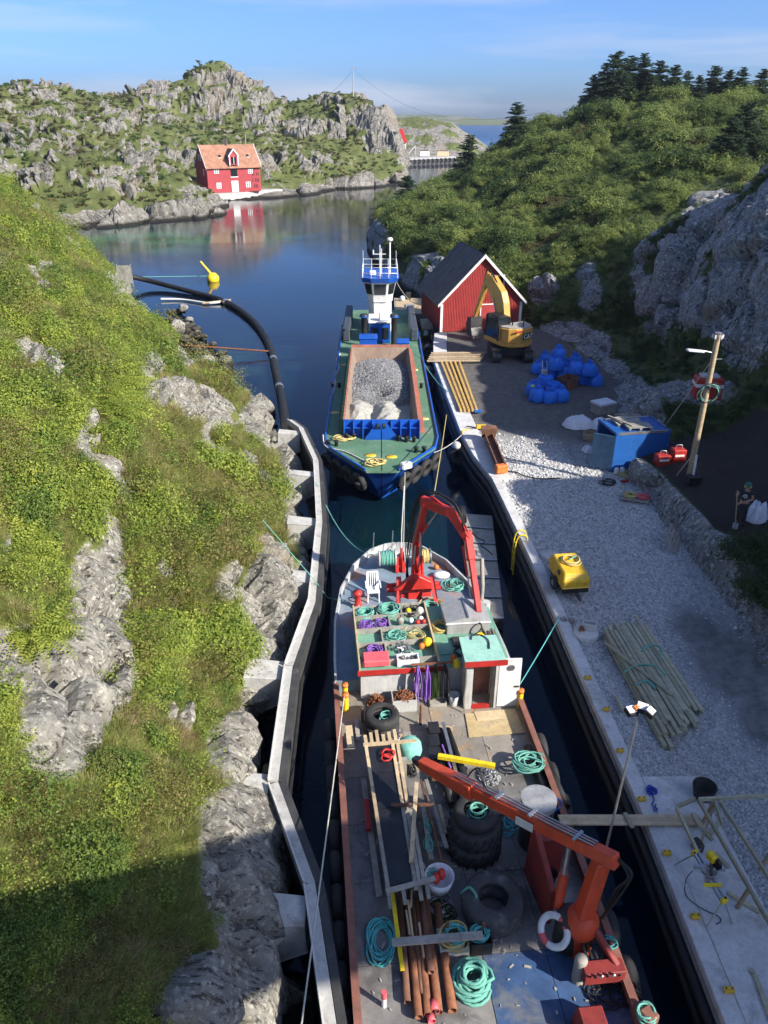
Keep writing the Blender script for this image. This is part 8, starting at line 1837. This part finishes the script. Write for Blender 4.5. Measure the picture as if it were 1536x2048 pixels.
# ------------------------------------------------------------------ worker with a shovel
pp = Vector((13.87, 26.5, 2.85))
m, nt, b, out = new_mat('skin'); b.inputs['Base Color'].default_value = (.45, .25, .18, 1); b.inputs['Roughness'].default_value = .6
mat('shirt_black', (.02, .022, .032), .85, var=.2); mat('trousers', (.03, .035, .05), .85, var=.3); mat('cap_green', (.04, .16, .13), .7, var=.1)
def skin_body(name, parent, verts, edges, radii, material, root=0, sub=1):
    me = bpy.data.meshes.new(name); me.from_pydata([Vector(v) for v in verts], edges, []); me.update()
    o = bpy.data.objects.new(name, me); C.objects.link(o); o.parent = parent
    md = o.modifiers.new('skin', 'SKIN'); md.use_smooth_shade = True
    if not me.skin_vertices: me.skin_vertices.new() if hasattr(me.skin_vertices, 'new') else None
    bm = bmesh.new(); bm.from_mesh(me); ly = bm.verts.layers.skin.verify()
    bm.verts.ensure_lookup_table()
    for i, v in enumerate(bm.verts): v[ly].radius = radii[i] if isinstance(radii[i], tuple) else (radii[i], radii[i]); v[ly].use_root = (i == root)
    bm.to_mesh(me); bm.free()
    o.modifiers.new('subdiv', 'SUBSURF').levels = sub; o.modifiers['subdiv'].render_levels = 2
    me.materials.append(M[material]); return o
pe = thing('person', 'person in black t-shirt, green cap and ear muffs holding a shovel', 'person', pp, math.radians(-22))
hr_, hl_ = (-.32, -.26, 1.32), (-.24, -.30, .98)
V = [(0, 0, .95), (0, .0, 1.15), (0, .01, 1.38), (0, 0, 1.50), (0, -.03, 1.60), (0, -.03, 1.70), (-.19, 0, 1.42), (-.33, -.05, 1.24), hr_, (.19, 0, 1.42), (.26, -.05, 1.14), hl_, (-.10, 0, .88), (-.12, -.06, .48), (-.12, .02, .08), (-.12, -.13, .04), (.10, 0, .88), (.12, -.04, .48), (.13, .03, .08), (.13, -.12, .04)]
E_ = [(0, 1), (1, 2), (2, 3), (3, 4), (4, 5), (2, 6), (6, 7), (7, 8), (2, 9), (9, 10), (10, 11), (0, 12), (12, 13), (13, 14), (14, 15), (0, 16), (16, 17), (17, 18), (18, 19)]
Rd = [(.15, .11), (.145, .105), (.15, .10), .055, .085, .088, .06, .042, .032, .06, .042, .032, .09, .06, .042, .035, .09, .06, .042, .035]
skin_body('body', pe, V, E_, Rd, 'skin')
skin_body('t_shirt', pe, [(0, 0, .93), (0, 0, 1.15), (0, .01, 1.40), (-.20, 0, 1.42), (-.27, -.025, 1.33), (.20, 0, 1.42), (.235, -.03, 1.28)], [(0, 1), (1, 2), (2, 3), (3, 4), (2, 5), (5, 6)], [(.17, .13), (.165, .125), (.165, .115), .085, .07, .085, .07], 'shirt_black')
skin_body('trousers', pe, [(0, 0, .95), (-.10, 0, .86), (-.12, -.06, .48), (-.12, .02, .12), (.10, 0, .86), (.12, -.04, .48), (.13, .03, .12)], [(0, 1), (1, 2), (2, 3), (0, 4), (4, 5), (5, 6)], [(.165, .125), .105, .08, .065, .105, .08, .065], 'trousers')
def pw(v): return XF[pe.name]@Vector(v)
for s in (-.12, .13): MB().tube([pw((s, .03, .22)), pw((s, .03, .07)), pw((s, -.06, .05)), pw((s, -.15, .045))], .055, 8).build('boot', 'black_steel', pe)
MB().lathe([(.115, -.01), (.118, .04), (.095, .10), (.05, .125), (0, .13)], pw((0, -.03, 1.69)), n=16).build('cap', 'cap_green', pe); MB().box(pw((0, -.15, 1.69)), (.15, .10, .015), math.radians(-22)).build('cap_peak', 'cap_green', pe)
for s in (-1, 1): MB().ball(pw((s*.105, -.03, 1.63)), .045, 6, (.6, 1, 1.2)).build('ear_muff', 'hivis', pe); MB().ball(pw((s*.035, -.108, 1.635)), .012, 5).build('eye', 'black_steel', pe)
MB().ball(pw((0, -.122, 1.605)), .02, 5, (.7, 1, 1.2)).build('nose', 'skin', pe); MB().box(pw((0, -.112, 1.565)), (.045, .012, .01), math.radians(-22)).build('mouth', 'pink_paint', pe)
for hx, hy, hz in (hr_, hl_):
    hm = MB()
    for k in range(4): hm.tube([pw((hx+.03, hy-.02, hz+.03-k*.02)), pw((hx-.01, hy-.055, hz+.03-k*.02)), pw((hx-.045, hy-.04, hz+.03-k*.02)), pw((hx-.04, hy-.005, hz+.03-k*.02))], .0095, 6)
    hm.tube([pw((hx+.02, hy, hz+.03)), pw((hx+.01, hy-.03, hz+.06)), pw((hx-.02, hy-.045, hz+.06))], .01, 6); hm.ball(pw((hx+.02, hy, hz)), .04, 6, (.7, .8, 1.1)); hm.build('hand', 'skin', pe)
q = MB(); nd_ = math.radians(-22)
pr_ = MB(); cpt = pw((-.03, -.132, 1.25)); rx_ = Vector((math.cos(nd_), math.sin(nd_), 0)); nx_ = Vector((math.sin(nd_), -math.cos(nd_), 0))
pr_.tube(catmull([cpt-rx_*.07-Vector((0, 0, .03)), cpt-rx_*.06+Vector((0, 0, .05)), cpt+Vector((0, 0, .08))+nx_*.01, cpt+rx_*.06+Vector((0, 0, .04)), cpt+rx_*.05-Vector((0, 0, .07))], 4), .016, 5); pr_.tube([cpt+rx_*.01+Vector((0, 0, .05)), cpt-rx_*.02-Vector((0, 0, .08))], .015, 5); pr_.build('shirt_print', 'white_paint', pe)
sh_ = thing('shovel', 'long handled shovel held by the worker', 'shovel', pw((-.2, -.36, 0))); a, b_ = pw((-.36, -.30, 1.52)), pw((-.16, -.38, .12)); MB().cyl(a, b_, .018, n=8).build('handle', 'timber_new', sh_); MB().box(b_+Vector((0, -.02, -.05)), (.2, .03, .26), nd_, -.3).build('blade', 'galvanised', sh_)
def tarp(label, c, sx_, sy_, h, sd, material='white_plastic', name='white_tarp', cat='tarp'):
    n = 26; U_, V_ = np.meshgrid(np.linspace(-1, 1, n), np.linspace(-1, 1, n)); ang = np.arctan2(V_, U_); rr = np.sqrt(U_**2+V_**2); edge = .75+.3*fbm(np.cos(ang)*1.3, np.sin(ang)*1.3, octv=3, seed=sd)
    k = np.minimum(1, edge/np.maximum(rr, 1e-3)); X_, Y_ = U_*k*sx_/2, V_*k*sy_/2; t = np.clip(rr/edge, 0, 1)
    Z_ = h*(1-t**4)*(.15+1.0*np.abs(fbm(U_*2+sd, V_*2, octv=3, seed=sd, ridge=True)))+.06*np.abs(fbm(U_*5, V_*5, octv=2, seed=sd+1))+.02
    vs = np.stack([X_+c[0], Y_+c[1], Z_+c[2]], -1).reshape(-1, 3); mb = MB(); mb.add(vs.tolist(), [(i*n+j, i*n+j+1, (i+1)*n+j+1, (i+1)*n+j) for i in range(n-1) for j in range(n-1)], True); return tag(mb.build(name, material), label, cat)
q = P(1505, 1040, 2.95); tarp('crumpled white sack beside the worker in the shrubs', (q.x+.15, q.y+.1, 2.9), 1.2, 1.0, .8, 401)
tarp('large crumpled white tarp on the dark gravel left of the container', P(1155, 852, 1.6), 2.3, 1.8, .6, 402); tarp('smaller white tarp draped behind the container corner', P(1198, 856, 1.6), 1.5, 1.1, .55, 403); tarp('white tarp scraps in front of the container door', P(1180, 903, 1.6), 1.2, 1.0, .3, 404)
crate('wooden_crate', 'open wooden crate beside the container door', P(1180, 878, 1.6), .75, .55, .35, 'timber', .03, -.2, 'crate')
# stack of foam sheets
fs_ = thing('panel_stack', 'stack of grey panels topped with white sheets by the rock', 'panel stack', P(1205, 825, 1.6), .35)
for k in range(5): MB().box(P(1205, 825, 1.6)+Vector((.03*(k % 2), .02*k, .09+k*.13)), (1.2-.04*(k % 2), .9, .11), .35+.03*k).build('panel', 'timber_grey' if k < 4 else 'white_plastic', fs_)
# planks, beams, pieces along the quay
for k in range(5):
    y = 706+k*4; board('stacked_plank', ['farthest plank of the stack across the quay', 'second plank of the stack across the quay', 'middle plank of the stack across the quay', 'fourth plank of the stack across the quay', 'nearest plank of the stack across the quay'][k], P(862-k*2, y, 1.80+.05*(k % 2)), P(972-k*3, y-1, 1.80+.05*(k % 2)), .22, .07, 'timber')
for k in range(5): board('yellow_timber', ['leftmost of five long yellow timbers on the quay', 'second from left of five long yellow timbers', 'middle one of five long yellow timbers', 'fourth of five long yellow timbers', 'rightmost of five long yellow timbers on the quay'][k], P(882+k*9, 722, 1.74), P(922+k*8, 822, 1.74), .13, .13, 'timber_yellow' if 'timber_yellow' in M else mat('timber_yellow', (.55, .36, .11), .7, var=.2).name)
tag(MB().box(P(955, 822, 1.72), (.42, .3, .16), .1).build('blue_case', 'blue_paint', None, .03), 'blue plastic case at the end of the yellow timbers', 'case')
jh = thing('breaker_tool', 'yellow breaker tool lying on the sunlit quay cap', 'tool', P(955, 855, 1.66)); MB().box(P(962, 853, 1.76), (.55, .24, .2), .05).build('body', 'yellow_paint', jh, .03); MB().cyl(P(950, 855, 1.76), P(932, 852, 1.74), .05, .03, 8).build('chisel', 'dark_steel', jh); MB().tube(catmull([P(938, 858, 1.72), P(925, 862, 1.70), P(926, 872, 1.68)], 4), .03, 6).build('strap', 'yellow_paint', jh)
sbm = thing('sheet_pile_beam', 'rusty steel beam with an orange end on the crushed stone', 'steel beam', P(990, 905, 1.6)); a, b_ = P(977, 876, 1.85), P(1002, 938, 1.85)
MB().beam(a, b_, .42, .12).build('web', 'brown_rust', sbm); d = (b_-a).cross(Vector((0, 0, 1))).normalized()
for s in (-1, 1): MB().beam(a+d*s*.2+Vector((0, 0, .1)), b_+d*s*.2+Vector((0, 0, .1)), .06, .34).build('flange', 'brown_rust', sbm)
MB().box(b_+Vector((0, -.05, .05)), (.6, .35, .4), .3).build('end_plate', 'orange_plastic', sbm, .04); MB().loft([[a+d*.35, a-d*.35, a-d*.3+Vector((0, .35, 0)), a+d*.3+Vector((0, .35, 0))], [a+d*.45+Vector((0, -.1, .55)), a-d*.45+Vector((0, -.1, .55)), a-d*.4+Vector((0, .3, .6)), a+d*.4+Vector((0, .3, .6))]]).build('bucket_end', 'brown_rust', sbm)
line('ground_cable', 'black cable snaking over the sunlit gravel', catmull([P(990, 940, 1.62), P(1030, 944, 1.64), P(1050, 952, 1.64), P(1080, 957, 1.65), P(1120, 956, 1.65)], 5), .03, 'rope_black', cat='cable')
for k, (px, py, lab) in enumerate(((1232, 948, 'left of the two white jerrycans by the container'), (1243, 947, 'right of the two white jerrycans by the container'))):
    q = P(px, py, 1.62); t_ = thing('jerrycan', lab, 'jerrycan', q); MB().box(q+Vector((0, 0, .17)), (.2, .16, .32)).build('body', 'white_plastic', t_, .04); MB().cyl(q+Vector((.05, 0, .33)), q+Vector((.05, 0, .39)), .03, n=8).build('cap', 'blue_paint', t_)
tag(MB().cyl(P(1244, 963, 1.7), P(1256, 961, 1.7), .08, n=12).build('red_bottle', 'red_paint'), 'small red gas bottle lying below the container', 'bottle')
heap('hose_coil', 'grey hose heap in front of the container', P(1262, 950, 1.62), .42, .02, 8, 'rope_yellow', 91, .1, .5, (1.2, .7))
q = P(1270, 1000, 1.62); pallet('pallet carrying coiled yellow and red ropes', q, -.35); heap('rope_coil', 'yellow rope coil on the pallet at the wall', q+Vector((-.25, .1, .15)), .26, .022, 6, 'rope_yellow', 92, .1, .3); heap('rope_coil', 'red rope heap on the pallet at the wall', q+Vector((.25, -.08, .15)), .22, .022, 7, 'pink_paint', 93, .1, .5)
q = P(1337, 1085, 1.75); t_ = pallet('pallet leaning on the stone wall', q+Vector((.1, 0, .1)), 1.1, .9, 0, L_=1.3, W_=.95)
heap('black_sheet', 'dark cable tangle by the gravel bank', P(1215, 965, 1.62), .3, .02, 5, 'rope_black', 94, .05, .6)
q = P(1300, 800, 3.3); board('rock_plank', 'wide plank propped on the rock above the container', q+Vector((-.6, -.5, -.05)), q+Vector((.5, .5, .25)), .3, .06, 'timber_grey')

# ------------------------------------------------------------------ yellow compressor on the gravel
cq_ = P(1143, 1185, 1.6); co = thing('trailer_compressor', 'yellow trailer compressor with a hose coiled on its hood', 'compressor', cq_, .12); Rz = Matrix.Rotation(.12, 3, 'Z')
def kq(x, y, h): return cq_+Rz@Vector((x, y, h))
MB().loft([[kq(-.48, -.35, .42), kq(.48, -.35, .42), kq(.48, 1.25, .42), kq(-.48, 1.25, .42)], [kq(-.5, -.38, .72), kq(.5, -.38, .72), kq(.5, 1.3, .72), kq(-.5, 1.3, .72)], [kq(-.42, -.2, .95), kq(.42, -.2, .95), kq(.44, 1.15, 1.0), kq(-.44, 1.15, 1.0)]]).build('hood', 'yellow_paint', co, .04)
MB().prism([kq(-.46, -.36, 0), kq(.46, -.36, 0), kq(.46, 1.2, 0), kq(-.46, 1.2, 0)], 1.82, 2.018).build('chassis', 'black_steel', co)
for k in range(3): MB().beam(kq(-.46, -.375, .27+k*.06), kq(.46, -.375, .27+k*.06), .02, .03).build('grille', 'dark_steel', co)
for s in (-1, 1): o = MB().torus(kq(s*.58, .35, .27), Rz@Vector((1, 0, 0)), .18, .085, 20, 8, .8).build('wheel', 'tyre_rubber', co); MB().cyl(kq(s*.5, .35, .27), kq(s*.64, .35, .27), .11, n=12).build('hub', 'galvanised', o)
for s in (-.06, .08): MB().beam(kq(s, -.35, .3), kq(.05, -.75, .12), .05, .05).build('draw_bar', 'dark_steel', co)
for k, (y0, y1) in enumerate(((-.27, -.27), (-.23, -.23))):
    for s in (-1, 1): MB().beam(kq(s*.12, -.31+k*.06, .80+k*.08), kq(s*.38, -.31+k*.06, .80+k*.08), .02, .02).build('vent_slot', 'timber', co)
MB().box(kq(-.5, .2, .78), (.02, .2, .14), .12).build('badge', 'black_steel', co)
heap('hose_coil', 'olive hose coiled on the compressor hood', kq(.05, .55, 1.0), .33, .022, 5, 'rope_yellow', 95, .06, .08); line('green_tie', 'green tie on the compressor hose', [kq(-.05, .5, 1.1), kq(.28, .7, 1.1)], .025, 'rope_green')
# manhole covers, concrete box
for k, (px, py, r, lab) in enumerate(((1172, 1270, .42, 'round concrete manhole carrying a small box'), (1098, 1115, .34, 'round manhole lid behind the compressor'))): tag(MB().lathe([(0, .17), (r*.97, .17), (r, .14), (r, -.05)], P(px, py, 1.58), n=30).build('manhole', 'concrete'), lab, 'manhole')
q = P(1178, 1258, 1.755); crate('concrete_box', 'small open grey box on the manhole', q, .46, .26, .24, 'concrete', .035, -.25); tag(MB().tube(catmull([q+Vector((-.35, -.15, .03)), q+Vector((-.3, -.1, .18)), q+Vector((-.22, -.2, .06))], 4), .05, 8).build('pipe_elbow', 'rust'), 'small rusty pipe elbow on the manhole', 'pipe')
sm3 = [stone_mesh('loose_stone', 1020+k, 'boulder_rock', 2, .2, .75) for k in range(2)]
for k, (px, py, s, lab) in enumerate(((1128, 1238, .28, 'pale round stone left of the manhole'), (1142, 1240, .3, 'grey round stone left of the manhole'))): o = bpy.data.objects.new('loose_stone', sm3[k]); C.objects.link(o); o.location = P(px, py, 1.68); o.scale = (s, s, s); tag(o, lab, 'stone')
# ------------------------------------------------------------------ pile of treated boards
g = random.Random(19); A0, A1, B0_, B1_ = P(1203, 1275, 1.6), P(1283, 1248, 1.6), P(1322, 1495, 1.6), P(1405, 1432, 1.6)
for k in range(30):
    lay = k//12; t = ((k % 12)+.5)/12+.02*lay; z = .09+.105*lay; e0 = g.uniform(-.06, .08); e1 = g.uniform(-.10, .06); sk_ = g.uniform(-.03, .03)
    a, b_ = A0.lerp(A1, min(1, max(0, t+sk_))), B0_.lerp(B1_, min(1, max(0, t-sk_)))
    o = MB().beam(a.lerp(b_, e0)+Vector((0, 0, z)), a.lerp(b_, 1+e1)+Vector((0, 0, z)), .118, .1 if g.random() < .6 else .06).build('treated_board', 'timber_green', None, .004)
    tag(o, 'greenish treated board in the strapped pile on the gravel', 'board', 'boards of the strapped lumber pile')
board('treated_board', 'single board lying slantwise on top of the lumber pile', P(1210, 1285, 1.98), P(1345, 1390, 1.98), .12, .05, 'timber_green'); board('treated_board', 'short offcut lying left of the lumber pile', P(1232, 1392, 1.68), P(1250, 1425, 1.68), .1, .05, 'timber_green')
for k, (pts_, lab) in enumerate((([(1248, 1345), (1275, 1330), (1310, 1332), (1330, 1350)], 'green strap round the near half of the lumber pile'), ([(1283, 1302), (1300, 1290), (1322, 1296), (1318, 1320)], 'green strap round the far half of the lumber pile'), ([(1270, 1370), (1295, 1362), (1312, 1378), (1290, 1358)], 'loose end of green strap on the lumber pile'))): line('strap', lab, catmull([P(x, y, 1.98) for x, y in pts_], 5), .03, 'rope_green', cat='strap')
# ------------------------------------------------------------------ light mast, gangway, saw and timber frame on the slab
lmq = Vector((4.5, 10.9, 1.67)); ltp = PY(1276, 1432, 10.9); lt = thing('light_mast', 'tall thin mast with a cluster of work lights at the boat rail', 'light mast', lmq); MB().cyl(lmq, ltp, .032, .022, 8).build('pole', 'galvanised', lt)
for k, (dx, dy, t) in enumerate(((-.12, .05, .5), (.1, .1, -.3), (.2, -.05, .9))): o = MB().box(ltp+Vector((dx, dy, .06+.03*k)), (.24, .18, .1), t, .4, .2).build('lamp', 'black_steel', lt, .015); MB().box(ltp+Vector((dx, dy, .115+.03*k)), (.2, .14, .02), t, .4, .2).build('lamp_glass', 'white_plastic', o)
MB().box(ltp+Vector((.0, .1, .12)), (.16, .07, .08), .6).build('bracket', 'orange_plastic', lt)
gq = [P(1118, 1640, 1.72), P(1402, 1640, 1.72)]
for k in range(3): board('gangway_plank', ['far plank of the gangway from boat to quay', 'middle plank of the gangway from boat to quay', 'near plank of the gangway from boat to quay'][k], gq[0]+Vector((0, .1-k*.105, .01*k)), gq[1]+Vector((.0, .1-k*.105, .0)), .1, .05, 'timber_new')
for k, (px, lab) in enumerate(((1255, 'cross block nailed on the gangway over the water'), (1392, 'cross block at the quay end of the gangway'))): board('cross_block', lab, P(px-3, 1632, 1.79)+Vector((0, .1, 0)), P(px+8, 1650, 1.79)+Vector((0, -.08, 0)), .1, .04, 'timber_green')
fr = thing('sawhorse_structure', 'long raised frame of treated timber on the right of the slab', 'timber frame', P(1460, 1720, 1.66)); fz = 2.45
def fb(x0, y0, x1, y1, z0=fz, z1=fz, w=.055, h=.1, nm='rail', m_='timber_green'): MB().beam(P(x0, y0, z0), P(x1, y1, z1), w, h).build(nm, m_, fr)
fb(1397, 1600, 1545, 1858); fb(1440, 1603, 1560, 1790); fb(1397, 1599, 1560, 1590); fb(1430, 1604, 1445, 1650, fz, fz-.05); fb(1353, 1616, 1410, 1735, 2.2, 2.2, .06, .1); fb(1353, 1614, 1392, 1597, 2.2, fz)
for px, py, z in ((1426, 1608, fz), (1500, 1775, fz), (1545, 1700, fz)): a = P(px, py, z-.06); MB().beam(a, Vector((a.x-.1, a.y+.05, 1.662)), .07, .07, (0, 1, 0)).build('leg', 'timber', fr)
fb(1430, 1605, 1400, 1690, fz-.08, 1.75, .06, .07, 'brace', 'timber')
ms_ = thing('mitre_saw', 'yellow and grey mitre saw on a folding stand on the slab', 'mitre saw', P(1415, 1740, 1.66)); a, b_ = P(1392, 1705, 2.35), P(1447, 1800, 2.35)
for d in (-.05, .05): MB().beam(a+Vector((d, 0, 0)), b_+Vector((d, 0, 0)), .05, .06).build('stand_rail', 'galvanised', ms_)
for (px, py), (qx_, qy_) in (((1390, 1708), (1348, 1730)), ((1392, 1706), (1405, 1695)), ((1447, 1800), (1412, 1856)), ((1449, 1802), (1464, 1848))): MB().cyl(P(px, py, 2.32), P(qx_, qy_, 1.66), .018, n=6).build('stand_leg', 'galvanised', ms_)
for px, py in ((1390, 1706), (1448, 1801)): MB().box(P(px, py, 2.33), (.16, .1, .1), .4).build('stand_clamp', 'yellow_bright', ms_, .01)
c_ = P(1418, 1742, 2.42); MB().cyl(c_, c_+Vector((0, 0, .06)), .17, n=20).build('turntable', 'galvanised', ms_); MB().beam(c_+Vector((-.32, .05, .08)), c_+Vector((.32, -.02, .08)), .06, .09).build('fence', 'galvanised', ms_)
MB().box(c_+Vector((.05, .12, .3)), (.16, .22, .2), .4).build('motor', 'yellow_bright', ms_, .03); MB().cyl(c_+Vector((.1, .0, .22)), c_+Vector((.16, .02, .22)), .13, n=18).build('blade_guard', 'black_steel', ms_); MB().tube([c_+Vector((-.05, -.2, .1)), c_+Vector((.02, .0, .18)), c_+Vector((.05, .1, .25))], .035, 6).build('arm', 'dark_steel', ms_)
MB().beam(P(1407, 1770, 2.40), P(1443, 1770, 2.40), .06, .05).build('work_stop', 'yellow_bright', ms_); heap('sawdust_pile', 'small pile of sawdust below the saw', P(1425, 1765, 1.66), .1, .015, 3, 'timber', 96, .02, .8, (1, 1), 'sawdust')
line('saw_cable', 'black power cable of the saw on the slab', catmull([P(1385, 1742, 2.2), P(1372, 1760, 1.67), P(1372, 1790, 1.67), P(1400, 1815, 1.67), P(1435, 1832, 1.67), P(1442, 1842, 1.67), P(1432, 1848, 1.67)], 5), .01, 'rope_black', cat='cable')
tag(MB().box(P(1395, 1690, 1.8), (.2, .3, .25), .3).build('tool_bag', 'dark_steel', None, .04), 'dark tool bag under the saw stand', 'bag')
bt_ = thing('mortar_tub', 'black round mortar tub on the slab corner', 'tub', P(1405, 1595, 1.66)); MB().lathe([(0, .03), (.2, .03), (.27, .36), (.29, .37), (.30, .35), (.22, 0), (0, 0)], P(1405, 1592, 1.66), n=24).build('tub', 'black_rubber', bt_)
heap('rope_coil', 'blue rope with a loose tail on the slab', P(1303, 1582, 1.662), .11, .014, 7, 'rope_blue', 97, .05, .5); line('rope_tail', 'loose tail of the blue rope on the slab', catmull([P(1304, 1588, 1.672), P(1308, 1600, 1.672), P(1304, 1610, 1.672), P(1315, 1618, 1.672), P(1308, 1622, 1.672), P(1312, 1608, 1.672)], 5), .014, 'rope_blue')
for k, (x0, y0, x1, y1, lab) in enumerate(((1430, 1705, 1458, 1735, 'offcut board lying right of the saw'), (1456, 1785, 1520, 1825, 'longer offcut below the timber frame'), (1408, 1660, 1425, 1680, 'small offcut beside the leaning brace'), (1442, 1640, 1420, 1668, 'pale offcut under the frame corner'), (1510, 1950, 1545, 2048, 'board at the lower right edge of the slab'), (1500, 1938, 1508, 1946, 'small block near the slab edge'))): board('offcut', lab, P(x0, y0, 1.69), P(x1, y1, 1.69), .09, .045, 'timber_green')
# ------------------------------------------------------------------ thin sea air
m, nt, b, out = new_mat('sea_haze'); nt.nodes.remove(b)
pv = nt.nodes.new('ShaderNodeVolumePrincipled'); pv.inputs['Color'].default_value = (0.82, 0.9, 1.0, 1); pv.inputs['Density'].default_value = 0.00014; pv.inputs['Anisotropy'].default_value = 0.2
nt.links.new(pv.outputs[0], out.inputs['Volume'])
tag(MB().box((0, 1400, 27), (6100, 3300, 56)).build('haze', 'sea_haze'), 'thin bluish sea haze over the whole place', kind='stuff')
